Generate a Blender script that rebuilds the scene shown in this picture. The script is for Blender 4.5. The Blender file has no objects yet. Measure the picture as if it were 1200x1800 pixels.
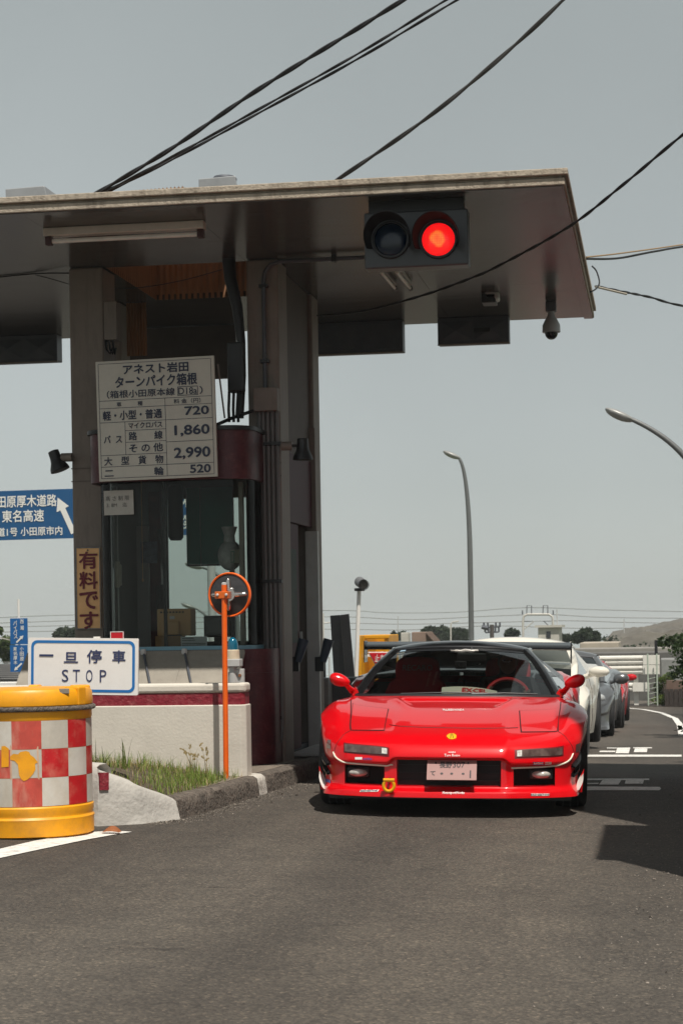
import bpy, bmesh, math, random
import numpy as np
from mathutils import Vector, Matrix, noise
random.seed(7)
scene = bpy.context.scene
COL = scene.collection
PI = math.pi
R = math.radians

# ------------------------------------------------------------------ camera
F, YAW, ROLL, HY, CH = 3500.0, R(9.1), R(0.95), 1105.0, 1.27
cam_d = bpy.data.cameras.new('camera')
cam_d.sensor_fit = 'VERTICAL'
cam_d.sensor_height = 36.0
cam_d.sensor_width = 24.0
cam_d.lens = F / 1800 * 36
cam_d.shift_y = (HY - 900) / 1800
cam_d.clip_start = 0.1
cam_d.clip_end = 60000
cam_d.dof.use_dof = True
cam_d.dof.focus_distance = 13.3
cam_d.dof.aperture_fstop = 10.0
cam = bpy.data.objects.new('camera', cam_d)
COL.objects.link(cam)
cam.location = (0, 0, CH)
cam.rotation_euler = (Matrix.Rotation(YAW, 3, 'Z') @ Matrix.Rotation(PI / 2, 3, 'X') @ Matrix.Rotation(-ROLL, 3, 'Z')).to_euler()
scene.camera = cam

# ------------------------------------------------------------------ sky + sun
SUN = Vector((-0.23, 0.42, -1.0)).normalized()          # travel direction of the light
sun_el = math.asin(-SUN.z)
sun_az = math.atan2(-SUN.x, -SUN.y)                       # from +Y towards +X
world = bpy.data.worlds.new('World')
scene.world = world
world.use_nodes = True
wn = world.node_tree
wn.nodes.clear()
w_out = wn.nodes.new('ShaderNodeOutputWorld')
w_bg = wn.nodes.new('ShaderNodeBackground')
w_sky = wn.nodes.new('ShaderNodeTexSky')
w_sky.sky_type = 'NISHITA'
w_sky.sun_disc = False
w_sky.sun_elevation = sun_el
w_sky.sun_rotation = sun_az
w_sky.air_density = 1.0
w_sky.dust_density = 0.5
w_sky.ozone_density = 1.0
w_hs = wn.nodes.new('ShaderNodeHueSaturation')
w_hs.inputs['Saturation'].default_value = 0.25
w_mx = wn.nodes.new('ShaderNodeMixRGB')                   # thin even overcast in front of the blue
w_mx.blend_type = 'MIX'
w_mx.inputs['Fac'].default_value = 0.55
w_mx.inputs['Color2'].default_value = (3.5, 4.0, 3.8, 1)
w_bg.inputs['Strength'].default_value = 0.1
wn.links.new(w_sky.outputs[0], w_hs.inputs['Color'])
wn.links.new(w_hs.outputs[0], w_mx.inputs['Color1'])
w_tc = wn.nodes.new('ShaderNodeTexCoord')                  # faint unevenness of the haze layer
w_nz = wn.nodes.new('ShaderNodeTexNoise')
w_nz.inputs['Scale'].default_value = 3.0
w_nz.inputs['Detail'].default_value = 5
w_mr = wn.nodes.new('ShaderNodeMapRange')
w_mr.inputs['From Min'].default_value = 0.3
w_mr.inputs['From Max'].default_value = 0.7
w_mr.inputs['To Min'].default_value = 0.94
w_mr.inputs['To Max'].default_value = 1.06
w_mu = wn.nodes.new('ShaderNodeMixRGB')
w_mu.blend_type = 'MULTIPLY'
w_mu.inputs['Fac'].default_value = 1.0
wn.links.new(w_tc.outputs['Generated'], w_nz.inputs['Vector'])
wn.links.new(w_nz.outputs['Fac'], w_mr.inputs['Value'])
wn.links.new(w_mx.outputs[0], w_mu.inputs['Color1'])
wn.links.new(w_mr.outputs[0], w_mu.inputs['Color2'])
wn.links.new(w_mu.outputs[0], w_bg.inputs['Color'])
wn.links.new(w_bg.outputs[0], w_out.inputs['Surface'])
sun_d = bpy.data.lights.new('sun', 'SUN')
sun_d.energy = 5.0
sun_d.angle = R(0.8)
sun_d.color = (1.0, 0.94, 0.85)
sun_o = bpy.data.objects.new('sun', sun_d)
COL.objects.link(sun_o)
sun_o.location = (20, -40, 80)
sun_o.rotation_euler = SUN.to_track_quat('-Z', 'Y').to_euler()
vs = scene.view_settings
vs.view_transform = 'Standard'
vs.look = 'None'
vs.exposure = 0.0
vs.gamma = 1.0
scene.cycles.use_denoising = True
scene.cycles.max_bounces = 10
scene.cycles.transparent_max_bounces = 24

# ------------------------------------------------------------------ photo pixel -> place
def ray(px, py):
    u, v = px - 600, HY - py
    c, s = math.cos(ROLL), math.sin(ROLL)
    x, z = (u * c + v * s) / F, (-u * s + v * c) / F
    cy, sy = math.cos(YAW), math.sin(YAW)
    return (x * cy - sy, cy + x * sy, z)

def at(px, py, Y):
    d = ray(px, py)
    t = Y / d[1]
    return Vector((d[0] * t, Y, CH + d[2] * t))

def atX(px, py, X):
    d = ray(px, py)
    t = X / d[0]
    return Vector((X, d[1] * t, CH + d[2] * t))

def atZ(px, py, z):
    d = ray(px, py)
    t = (z - CH) / d[2]
    return Vector((d[0] * t, d[1] * t, z))

def gz(x, y):
    xx = max(-9.0, min(6.0, x))
    return -0.02 * xx - 0.03 * max(0.0, min(y, 46) - 16.5)

def ground(px, py, h=0.0):
    d = ray(px, py)
    t = 12.0
    for _ in range(60):
        z = gz(d[0] * t, d[1] * t) + h
        t = 0.5 * t + 0.5 * (z - CH) / d[2]
    return Vector((d[0] * t, d[1] * t, CH + d[2] * t))

# ------------------------------------------------------------------ materials
MATS = {}
def mat(name, col, rough=0.6, metal=0.0, var=0.12, vscale=6.0, bump=0.0, bscale=60.0, grime=0.0, gscale=1.5,
        gcol=None, coat=0.0, spec=0.5, stretch=None, emit=None, estr=1.0, rvar=0.0, speck=0.0, speckscale=90.0, gstretch=None):
    if name in MATS:
        return MATS[name]
    m = bpy.data.materials.new(name)
    m.use_nodes = True
    nt = m.node_tree
    N, L = nt.nodes, nt.links
    b = N['Principled BSDF']
    b.inputs['Roughness'].default_value = rough
    b.inputs['Metallic'].default_value = metal
    b.inputs['Specular IOR Level'].default_value = spec
    b.inputs['Coat Weight'].default_value = coat
    b.inputs['Coat Roughness'].default_value = 0.03
    tc = N.new('ShaderNodeTexCoord')
    mp = N.new('ShaderNodeMapping')
    if stretch:
        mp.inputs['Scale'].default_value = stretch
    L.new(tc.outputs['Object'], mp.inputs['Vector'])
    c4 = (col[0], col[1], col[2], 1)
    b.inputs['Base Color'].default_value = c4
    last = None
    if var > 0:
        n1 = N.new('ShaderNodeTexNoise')
        n1.inputs['Scale'].default_value = vscale
        n1.inputs['Detail'].default_value = 6
        n1.inputs['Roughness'].default_value = 0.65
        L.new(mp.outputs[0], n1.inputs['Vector'])
        r1 = N.new('ShaderNodeValToRGB')
        r1.color_ramp.elements[0].position = 0.3
        r1.color_ramp.elements[1].position = 0.7
        r1.color_ramp.elements[0].color = tuple(max(0, c * (1 - var)) for c in col) + (1,)
        r1.color_ramp.elements[1].color = tuple(min(1, c * (1 + var)) for c in col) + (1,)
        L.new(n1.outputs['Fac'], r1.inputs['Fac'])
        last = r1.outputs['Color']
        if rvar > 0:
            mr = N.new('ShaderNodeMapRange')
            mr.inputs['To Min'].default_value = max(0.02, rough - rvar)
            mr.inputs['To Max'].default_value = min(1, rough + rvar)
            L.new(n1.outputs['Fac'], mr.inputs['Value'])
            L.new(mr.outputs[0], b.inputs['Roughness'])
    if grime > 0:
        n2 = N.new('ShaderNodeTexNoise')
        n2.inputs['Scale'].default_value = gscale
        n2.inputs['Detail'].default_value = 8
        n2.inputs['Roughness'].default_value = 0.7
        if gstretch:
            mp2 = N.new('ShaderNodeMapping')
            mp2.inputs['Scale'].default_value = gstretch
            L.new(tc.outputs['Object'], mp2.inputs['Vector'])
            L.new(mp2.outputs[0], n2.inputs['Vector'])
        else:
            L.new(mp.outputs[0], n2.inputs['Vector'])
        r2 = N.new('ShaderNodeValToRGB')
        r2.color_ramp.elements[0].position = 0.48
        r2.color_ramp.elements[1].position = 0.72
        r2.color_ramp.elements[0].color = (0, 0, 0, 1)
        r2.color_ramp.elements[1].color = (grime, grime, grime, 1)
        L.new(n2.outputs['Fac'], r2.inputs['Fac'])
        mx = N.new('ShaderNodeMixRGB')
        L.new(r2.outputs['Color'], mx.inputs['Fac'])
        if last:
            L.new(last, mx.inputs['Color1'])
        else:
            mx.inputs['Color1'].default_value = c4
        g = gcol or tuple(c * 0.35 for c in col)
        mx.inputs['Color2'].default_value = (g[0], g[1], g[2], 1)
        last = mx.outputs['Color']
    if speck > 0:
        v = N.new('ShaderNodeTexVoronoi')
        v.inputs['Scale'].default_value = speckscale
        L.new(tc.outputs['Object'], v.inputs['Vector'])
        hs = N.new('ShaderNodeSeparateColor')
        L.new(v.outputs['Color'], hs.inputs['Color'])
        mr = N.new('ShaderNodeMapRange')
        mr.inputs['To Min'].default_value = 1 - speck
        mr.inputs['To Max'].default_value = 1 + speck
        L.new(hs.outputs[0], mr.inputs['Value'])
        mu = N.new('ShaderNodeMixRGB')
        mu.blend_type = 'MULTIPLY'
        mu.inputs['Fac'].default_value = 1
        if last:
            L.new(last, mu.inputs['Color1'])
        else:
            mu.inputs['Color1'].default_value = c4
        L.new(mr.outputs[0], mu.inputs['Color2'])
        last = mu.outputs['Color']
    if last:
        L.new(last, b.inputs['Base Color'])
    if bump > 0:
        n3 = N.new('ShaderNodeTexNoise')
        n3.inputs['Scale'].default_value = bscale
        n3.inputs['Detail'].default_value = 5
        L.new(mp.outputs[0], n3.inputs['Vector'])
        bp = N.new('ShaderNodeBump')
        bp.inputs['Strength'].default_value = bump
        bp.inputs['Distance'].default_value = 0.02
        L.new(n3.outputs['Fac'], bp.inputs['Height'])
        L.new(bp.outputs[0], b.inputs['Normal'])
    if emit:
        b.inputs['Emission Color'].default_value = (*emit, 1)
        b.inputs['Emission Strength'].default_value = estr
    MATS[name] = m
    return m

def glass(name, tint=(0.8, 0.85, 0.83), refl=1.0, rough=0.0, dirt=0.0, ior=1.5):
    if name in MATS:
        return MATS[name]
    m = bpy.data.materials.new(name)
    m.use_nodes = True
    nt = m.node_tree
    N, L = nt.nodes, nt.links
    N.clear()
    o = N.new('ShaderNodeOutputMaterial')
    t = N.new('ShaderNodeBsdfTransparent')
    t.inputs['Color'].default_value = (*tint, 1)
    g = N.new('ShaderNodeBsdfGlossy')
    g.inputs['Roughness'].default_value = rough
    g.inputs['Color'].default_value = (refl, refl, refl, 1)
    fr = N.new('ShaderNodeFresnel')
    fr.inputs['IOR'].default_value = ior
    mx = N.new('ShaderNodeMixShader')
    L.new(fr.outputs[0], mx.inputs[0])
    L.new(t.outputs[0], mx.inputs[1])
    L.new(g.outputs[0], mx.inputs[2])
    out = mx.outputs[0]
    if dirt > 0:
        d = N.new('ShaderNodeBsdfDiffuse')
        d.inputs['Color'].default_value = (0.55, 0.52, 0.47, 1)
        n = N.new('ShaderNodeTexNoise')
        n.inputs['Scale'].default_value = 3
        n.inputs['Detail'].default_value = 7
        tc = N.new('ShaderNodeTexCoord')
        L.new(tc.outputs['Object'], n.inputs['Vector'])
        mr = N.new('ShaderNodeMapRange')
        mr.inputs['From Min'].default_value = 0.35
        mr.inputs['From Max'].default_value = 0.75
        mr.inputs['To Min'].default_value = dirt * 0.2
        mr.inputs['To Max'].default_value = dirt
        L.new(n.outputs['Fac'], mr.inputs['Value'])
        m2 = N.new('ShaderNodeMixShader')
        L.new(mr.outputs[0], m2.inputs[0])
        L.new(out, m2.inputs[1])
        L.new(d.outputs[0], m2.inputs[2])
        out = m2.outputs[0]
    L.new(out, o.inputs['Surface'])
    MATS[name] = m
    return m

def translucent(name, col, trans=0.6):
    m = bpy.data.materials.new(name)
    m.use_nodes = True
    nt = m.node_tree
    N, L = nt.nodes, nt.links
    N.clear()
    o = N.new('ShaderNodeOutputMaterial')
    d = N.new('ShaderNodeBsdfDiffuse')
    t = N.new('ShaderNodeBsdfTranslucent')
    d.inputs['Color'].default_value = (*col, 1)
    t.inputs['Color'].default_value = (*col, 1)
    mx = N.new('ShaderNodeMixShader')
    mx.inputs[0].default_value = trans
    L.new(d.outputs[0], mx.inputs[1])
    L.new(t.outputs[0], mx.inputs[2])
    L.new(mx.outputs[0], o.inputs['Surface'])
    MATS[name] = m
    return m

# ------------------------------------------------------------------ mesh building
OFF = {}
class MB:
    def __init__(s):
        s.v, s.f = [], []
    def add(s, vs_, fs_):
        o = len(s.v)
        s.v += [tuple(p) for p in vs_]
        s.f += [tuple(i + o for i in f) for f in fs_]
        return s
    def box(s, x0, x1, y0, y1, z0, z1):
        v = [(x0, y0, z0), (x1, y0, z0), (x1, y1, z0), (x0, y1, z0), (x0, y0, z1), (x1, y0, z1), (x1, y1, z1), (x0, y1, z1)]
        return s.add(v, [(3, 2, 1, 0), (4, 5, 6, 7), (0, 1, 5, 4), (1, 2, 6, 5), (2, 3, 7, 6), (3, 0, 4, 7)])
    def bar(s, p0, p1, w, h, up=(0, 0, 1)):
        p0, p1 = Vector(p0), Vector(p1)
        d = (p1 - p0).normalized()
        u = Vector(up)
        a = d.cross(u)
        if a.length < 1e-4:
            a = d.cross(Vector((1, 0, 0)))
        a.normalize()
        b = a.cross(d).normalized()
        v = []
        for p in (p0, p1):
            for sa, sb in ((-1, -1), (1, -1), (1, 1), (-1, 1)):
                v.append(p + a * sa * w / 2 + b * sb * h / 2)
        return s.add(v, [(0, 1, 2, 3), (7, 6, 5, 4), (1, 0, 4, 5), (2, 1, 5, 6), (3, 2, 6, 7), (0, 3, 7, 4)])
    def tube(s, pts, r, n=8, cap=True):
        pts = [Vector(p) for p in pts]
        m = len(pts)
        rs = r if isinstance(r, (list, tuple)) else [r] * m
        base = len(s.v)
        a = None
        for i, p in enumerate(pts):
            d = (pts[min(i + 1, m - 1)] - pts[max(i - 1, 0)]).normalized()
            if a is None:
                a = d.cross(Vector((0, 0, 1)))
                if a.length < 1e-3:
                    a = d.cross(Vector((1, 0, 0)))
            a = (a - d * a.dot(d)).normalized()
            b = d.cross(a)
            for k in range(n):
                t = 2 * PI * k / n
                s.v.append(tuple(p + (a * math.cos(t) + b * math.sin(t)) * rs[i]))
        for i in range(m - 1):
            for k in range(n):
                q = (k + 1) % n
                s.f.append((base + i * n + k, base + i * n + q, base + (i + 1) * n + q, base + (i + 1) * n + k))
        if cap:
            s.f.append(tuple(base + k for k in range(n))[::-1])
            s.f.append(tuple(base + (m - 1) * n + k for k in range(n)))
        return s
    def lathe(s, prof, c=(0, 0, 0), axis='Z', n=32, ring=False):
        # prof: (radius, height)
        base = len(s.v)
        for (r, h) in prof:
            for k in range(n):
                t = 2 * PI * k / n
                x, y = r * math.cos(t), r * math.sin(t)
                p = {'Z': (x, y, h), 'Y': (x, h, -y), 'X': (h, x, y)}[axis]
                s.v.append((c[0] + p[0], c[1] + p[1], c[2] + p[2]))
        for i in range(len(prof) - 1):
            for k in range(n):
                q = (k + 1) % n
                s.f.append((base + i * n + k, base + i * n + q, base + (i + 1) * n + q, base + (i + 1) * n + k))
        if ring:
            e = (len(prof) - 1) * n
            for k in range(n):
                q = (k + 1) % n
                s.f.append((base + e + k, base + e + q, base + q, base + k))
        else:
            s.f.append(tuple(base + k for k in range(n))[::-1])
            s.f.append(tuple(base + (len(prof) - 1) * n + k for k in range(n)))
        return s
    def prism(s, poly, y0, y1):
        # poly in (x,z), extruded along y
        n = len(poly)
        v = [(x, y0, z) for x, z in poly] + [(x, y1, z) for x, z in poly]
        f = [tuple(range(n)), tuple(range(2 * n - 1, n - 1, -1))]
        f += [(i, i + n, (i + 1) % n + n, (i + 1) % n) for i in range(n)]
        return s.add(v, f)
    def prismz(s, poly, z0, z1):
        n = len(poly)
        v = [(x, y, z0) for x, y in poly] + [(x, y, z1) for x, y in poly]
        f = [tuple(range(n))[::-1], tuple(range(n, 2 * n))]
        f += [(i, (i + 1) % n, (i + 1) % n + n, i + n) for i in range(n)]
        return s.add(v, f)
    def ell(s, c, r, nu=16, nv=10):
        b = len(s.v)
        for j in range(nv + 1):
            ph = -PI / 2 + PI * j / nv
            for i in range(nu):
                t = 2 * PI * i / nu
                s.v.append((c[0] + r[0] * math.cos(ph) * math.cos(t), c[1] + r[1] * math.cos(ph) * math.sin(t), c[2] + r[2] * math.sin(ph)))
        for j in range(nv):
            for i in range(nu):
                k = (i + 1) % nu
                s.f.append((b + j * nu + i, b + j * nu + k, b + (j + 1) * nu + k, b + (j + 1) * nu + i))
        return s
    def grid(s, P, flip=False):
        # P: 2D list of points
        b = len(s.v)
        nr, nc = len(P), len(P[0])
        for row in P:
            s.v += [tuple(p) for p in row]
        for i in range(nr - 1):
            for j in range(nc - 1):
                q = (b + i * nc + j, b + i * nc + j + 1, b + (i + 1) * nc + j + 1, b + (i + 1) * nc + j)
                s.f.append(q[::-1] if flip else q)
        return s
    def build(s, name, material, parent=None, smooth=False, bevel=0.0, seg=2, angle=35, local=None, fix=False):
        me = bpy.data.meshes.new(name)
        off = Vector(OFF.get(parent.name, (0, 0, 0))) if parent is not None else Vector((0, 0, 0))
        me.from_pydata([(x - off.x, y - off.y, z - off.z) for x, y, z in s.v], [], s.f)
        if fix:
            bm = bmesh.new()
            bm.from_mesh(me)
            bmesh.ops.remove_doubles(bm, verts=bm.verts, dist=1e-5)
            bmesh.ops.recalc_face_normals(bm, faces=bm.faces)
            bm.to_mesh(me)
            bm.free()
        if material is not None:
            me.materials.append(material)
        if smooth:
            me.polygons.foreach_set('use_smooth', [True] * len(me.polygons))
            me.set_sharp_from_angle(angle=R(angle))
        me.update()
        o = bpy.data.objects.new(name, me)
        COL.objects.link(o)
        if parent is not None:
            o.parent = parent
            OFF[o.name] = off
        if bevel > 0:
            md = o.modifiers.new('bevel', 'BEVEL')
            md.width = bevel
            md.segments = seg
            md.limit_method = 'ANGLE'
            md.angle_limit = R(40)
            md.harden_normals = False
        return o

def tag(o, label=None, cat=None, group=None, kind=None):
    if label:
        o['label'] = label
    if cat:
        o['category'] = cat
    if group:
        o['group'] = group
    if kind:
        o['kind'] = kind
    return o

def thing(name, label, cat, loc=(0, 0, 0), rot=(0, 0, 0), group=None, world_parts=True):
    o = bpy.data.objects.new(name, None)
    o.empty_display_size = 0.1
    COL.objects.link(o)
    o.location = loc
    o.rotation_euler = rot
    if world_parts:
        OFF[o.name] = tuple(loc)
    return tag(o, label, cat, group)

def copy_tree(o, parent=None):
    c = o.copy()
    COL.objects.link(c)
    c.parent = parent
    for ch in [k for k in bpy.data.objects if k.parent == o]:
        copy_tree(ch, c)
    return c

# ------------------------------------------------------------------ lettering (built-in font, made into mesh)
_font_curve = bpy.data.curves.new('lettering_source', 'FONT')
_font_obj = bpy.data.objects.new('lettering_source', _font_curve)
COL.objects.link(_font_obj)
def text_raw(body, bold=0.012, spacing=1.0, res=3):
    c = _font_curve
    c.body = body
    c.size = 1.0
    c.offset = 0.0
    c.space_character = spacing
    c.resolution_u = res
    c.extrude = 0.0
    dg = bpy.context.evaluated_depsgraph_get()
    dg.update()
    me = bpy.data.meshes.new_from_object(_font_obj.evaluated_get(dg))
    vs_ = [(v.co.x, v.co.y) for v in me.vertices]
    fs_ = [tuple(p.vertices) for p in me.polygons]
    bpy.data.meshes.remove(me)
    return vs_, fs_

def put_text(parent, body, rect, surf, m, bold=0.012, spacing=1.0, thick=0.0, name='lettering', shear=0.0, res=3):
    """rect = (u0,u1,v0,v1) on the surface, surf(u,v) -> (point) slightly proud of it"""
    vs_, fs_ = text_raw(body, bold, spacing, res)
    xs = [p[0] for p in vs_]
    ys = [p[1] for p in vs_]
    x0, x1, y0, y1 = min(xs), max(xs), min(ys), max(ys)
    u0, u1, v0, v1 = rect
    b = MB()
    # heavier strokes: the glyph laid over itself a little to each side, a hair apart in depth
    offs = [(0, 0)] if bold <= 0.004 else [(0, 0), (bold, 0), (-bold, 0), (0, bold), (0, -bold), (bold * .7, bold * .7), (-bold * .7, -bold * .7)]
    for i, (ox, oy) in enumerate(offs):
        P = []
        for x, y in vs_:
            a = (x + ox - x0) / max(1e-6, x1 - x0)
            c = (y + oy - y0) / max(1e-6, y1 - y0)
            q = surf(u0 + (u1 - u0) * a + shear * c, v0 + (v1 - v0) * c)
            P.append((q[0], q[1] - 0.00012 * i, q[2]))
        b.add(P, fs_)
    o = b.build(name, m, parent)
    o['kind'] = 'stuff'
    return o
# ================================================================== materials used in many places
def asphalt_mat():
    m = bpy.data.materials.new('asphalt')
    m.use_nodes = True
    nt = m.node_tree
    N, L = nt.nodes, nt.links
    b = N['Principled BSDF']
    b.inputs['Roughness'].default_value = 0.82
    b.inputs['Specular IOR Level'].default_value = 0.35
    tc = N.new('ShaderNodeTexCoord')
    def nz(scale, detail=4, rough=0.6, stretch=None):
        n = N.new('ShaderNodeTexNoise')
        n.inputs['Scale'].default_value = scale
        n.inputs['Detail'].default_value = detail
        n.inputs['Roughness'].default_value = rough
        if stretch:
            mp = N.new('ShaderNodeMapping')
            mp.inputs['Scale'].default_value = stretch
            L.new(tc.outputs['Object'], mp.inputs['Vector'])
            L.new(mp.outputs[0], n.inputs['Vector'])
        else:
            L.new(tc.outputs['Object'], n.inputs['Vector'])
        return n
    def ramp(src, stops):
        r = N.new('ShaderNodeValToRGB')
        e = r.color_ramp.elements
        while len(e) < len(stops):
            e.new(0.5)
        for k, (p, c) in enumerate(stops):
            e[k].position = p
            e[k].color = (*c, 1)
        L.new(src, r.inputs['Fac'])
        return r.outputs['Color']
    def mul(a, c, fac=1.0):
        x = N.new('ShaderNodeMixRGB')
        x.blend_type = 'MULTIPLY'
        x.inputs['Fac'].default_value = fac
        L.new(a, x.inputs['Color1'])
        L.new(c, x.inputs['Color2'])
        return x.outputs['Color']
    big = ramp(nz(0.35, 5, 0.6, (1.0, 0.35, 1.0)).outputs['Fac'], [(0.3, (0.060, 0.052, 0.044)), (0.7, (0.090, 0.079, 0.067))])
    mid = ramp(nz(2.2, 6, 0.7).outputs['Fac'], [(0.25, (0.80, 0.80, 0.82)), (0.75, (1.18, 1.17, 1.15))])
    col = mul(big, mid)
    v = N.new('ShaderNodeTexVoronoi')
    v.inputs['Scale'].default_value = 90
    L.new(tc.outputs['Object'], v.inputs['Vector'])
    sp = N.new('ShaderNodeSeparateColor')
    L.new(v.outputs['Color'], sp.inputs['Color'])
    grain = ramp(sp.outputs[0], [(0.0, (0.62, 0.62, 0.63)), (0.6, (1.0, 1.0, 1.0)), (0.93, (1.3, 1.27, 1.22)), (1.0, (2.0, 1.9, 1.75))])
    col = mul(col, grain)
    fine = ramp(nz(55, 4, 0.75).outputs['Fac'], [(0.3, (0.84, 0.84, 0.85)), (0.7, (1.15, 1.15, 1.14))])
    col = mul(col, fine)
    # polished wheel tracks and darker oily middle, along the lane
    wv = ramp(nz(1.1, 4, 0.6, (1.6, 0.06, 1.0)).outputs['Fac'], [(0.35, (0.88, 0.88, 0.89)), (0.65, (1.1, 1.09, 1.08))])
    col = mul(col, wv)
    # dark drips / tyre marks
    st = ramp(nz(3.5, 3, 0.5, (0.5, 1.7, 1.0)).outputs['Fac'], [(0.2, (0.5, 0.5, 0.52)), (0.3, (1, 1, 1))])
    col = mul(col, st)
    # wheel tracks polished pale, oil darkened lane middle
    sx = N.new('ShaderNodeSeparateXYZ')
    L.new(tc.outputs['Object'], sx.inputs[0])
    wob = N.new('ShaderNodeMath'); wob.operation = 'MULTIPLY_ADD'
    L.new(nz(0.5, 3).outputs['Fac'], wob.inputs[0]); wob.inputs[1].default_value = 0.7
    L.new(sx.outputs['X'], wob.inputs[2])
    nrm = N.new('ShaderNodeMapRange')
    L.new(wob.outputs[0], nrm.inputs['Value'])
    nrm.inputs['From Min'].default_value = -3.3
    nrm.inputs['From Max'].default_value = 0.9
    trk = ramp(nrm.outputs[0], [(0.0, (0.80, 0.80, 0.81)), (0.22, (1.0, 1.0, 1.0)), (0.34, (1.16, 1.16, 1.15)), (0.50, (0.88, 0.87, 0.87)), (0.68, (1.18, 1.17, 1.15)), (0.82, (0.98, 0.98, 0.98)), (1.0, (0.76, 0.75, 0.75))])
    col = mul(col, trk)
    # dark drips and scuffs
    v2 = N.new('ShaderNodeTexVoronoi')
    v2.inputs['Scale'].default_value = 1.7
    m2 = N.new('ShaderNodeMapping')
    m2.inputs['Scale'].default_value = (1.0, 2.4, 1.0)
    L.new(tc.outputs['Object'], m2.inputs['Vector'])
    nd = nz(7, 3)
    vm = N.new('ShaderNodeVectorMath'); vm.operation = 'ADD'
    vs3 = N.new('ShaderNodeVectorMath'); vs3.operation = 'SCALE'
    L.new(nd.outputs['Color'], vs3.inputs[0]); vs3.inputs['Scale'].default_value = 0.22
    L.new(m2.outputs[0], vm.inputs[0]); L.new(vs3.outputs[0], vm.inputs[1])
    L.new(vm.outputs[0], v2.inputs['Vector'])
    drp = ramp(v2.outputs['Distance'], [(0.0, (0.45, 0.45, 0.46)), (0.05, (0.6, 0.6, 0.6)), (0.085, (1, 1, 1))])
    col = mul(col, drp, 0.75)
    # hairline cracks
    v3 = N.new('ShaderNodeTexVoronoi')
    v3.feature = 'DISTANCE_TO_EDGE'
    v3.inputs['Scale'].default_value = 0.33
    vm2 = N.new('ShaderNodeVectorMath'); vm2.operation = 'ADD'
    vs4 = N.new('ShaderNodeVectorMath'); vs4.operation = 'SCALE'
    L.new(nz(2.5, 6, 0.7).outputs['Color'], vs4.inputs[0]); vs4.inputs['Scale'].default_value = 0.5
    L.new(tc.outputs['Object'], vm2.inputs[0]); L.new(vs4.outputs[0], vm2.inputs[1])
    L.new(vm2.outputs[0], v3.inputs['Vector'])
    crk = ramp(v3.outputs['Distance'], [(0.0, (0.62, 0.62, 0.62)), (0.0025, (0.8, 0.8, 0.8)), (0.004, (1, 1, 1))])
    col = mul(col, crk, 0.7)
    L.new(col, b.inputs['Base Color'])
    bp = N.new('ShaderNodeBump')
    bp.inputs['Strength'].default_value = 0.55
    bp.inputs['Distance'].default_value = 0.006
    L.new(v.outputs['Distance'], bp.inputs['Height'])
    L.new(bp.outputs[0], b.inputs['Normal'])
    MATS['asphalt'] = m
    return m
M_ASPH = asphalt_mat()
M_PAINT = mat('road_paint', (0.72, 0.70, 0.66), 0.7, var=0.1, vscale=25, grime=0.75, gscale=14, gcol=(0.16, 0.15, 0.14), bump=0.25, bscale=120)
M_RENDER = mat('painted_render', (0.62, 0.58, 0.51), 0.85, var=0.05, vscale=4, grime=0.3, gscale=2.5, gcol=(0.38, 0.35, 0.30), bump=0.12, bscale=50)
M_FASCIA = mat('fascia_render', (0.40, 0.34, 0.27), 0.9, var=0.10, vscale=7, grime=0.8, gscale=5, gcol=(0.13, 0.10, 0.075), bump=0.45, bscale=60, gstretch=(2.2, 2.2, 0.12))
M_WHITEWASH = mat('whitewash', (0.46, 0.44, 0.405), 0.9, var=0.08, vscale=5, grime=0.7, gscale=5, gcol=(0.30, 0.28, 0.25), bump=0.45, bscale=26)
M_MAROON = mat('maroon_paint', (0.065, 0.004, 0.011), 0.45, var=0.15, vscale=8, grime=0.3, gscale=10, gcol=(0.28, 0.07, 0.07), bump=0.2, bscale=60)
M_STRIPE = mat('maroon_stripe_paint', (0.22, 0.008, 0.022), 0.6, var=0.15, vscale=12, grime=0.45, gscale=24, gcol=(0.34, 0.14, 0.13), bump=0.5, bscale=40)
M_MAROONP = mat('maroon_panel', (0.06, 0.014, 0.022), 0.5, var=0.15, vscale=3, stretch=(1, 1, 12), bump=0.06, bscale=30, spec=0.07)
M_PILLAR = mat('pillar_paint', (0.215, 0.178, 0.152), 0.62, var=0.07, vscale=5, grime=0.5, gscale=6, gcol=(0.12, 0.095, 0.08), bump=0.12, bscale=45, gstretch=(3, 3, 0.5))
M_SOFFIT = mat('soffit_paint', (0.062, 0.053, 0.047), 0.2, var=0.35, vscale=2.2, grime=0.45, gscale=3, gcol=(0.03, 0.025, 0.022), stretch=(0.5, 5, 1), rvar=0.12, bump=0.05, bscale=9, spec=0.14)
M_GREYM = mat('grey_metal', (0.30, 0.31, 0.32), 0.45, metal=0.2, var=0.1, vscale=5, grime=0.25, gscale=8)
M_DKGREY = mat('dark_grey_metal', (0.075, 0.082, 0.098), 0.5, metal=0.1, var=0.15, vscale=5, grime=0.3, gscale=6, gcol=(0.12, 0.11, 0.10))
M_LTGREY = mat('light_grey_metal', (0.50, 0.50, 0.49), 0.45, metal=0.1, var=0.06, vscale=5, grime=0.3, gscale=7, gcol=(0.28, 0.25, 0.22))
M_BLACK = mat('black_plastic', (0.012, 0.012, 0.014), 0.45, var=0.2)
M_CABLE = mat('cable_black', (0.010, 0.010, 0.012), 0.6, var=0.2, vscale=30)
M_PVC = mat('conduit_grey', (0.14, 0.135, 0.135), 0.5, var=0.1, vscale=9, grime=0.4, gscale=12, gcol=(0.12, 0.10, 0.09))
M_WOOD = mat('brown_sheet', (0.25, 0.125, 0.06), 0.6, var=0.25, vscale=5, stretch=(6, 6, 0.6))
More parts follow.
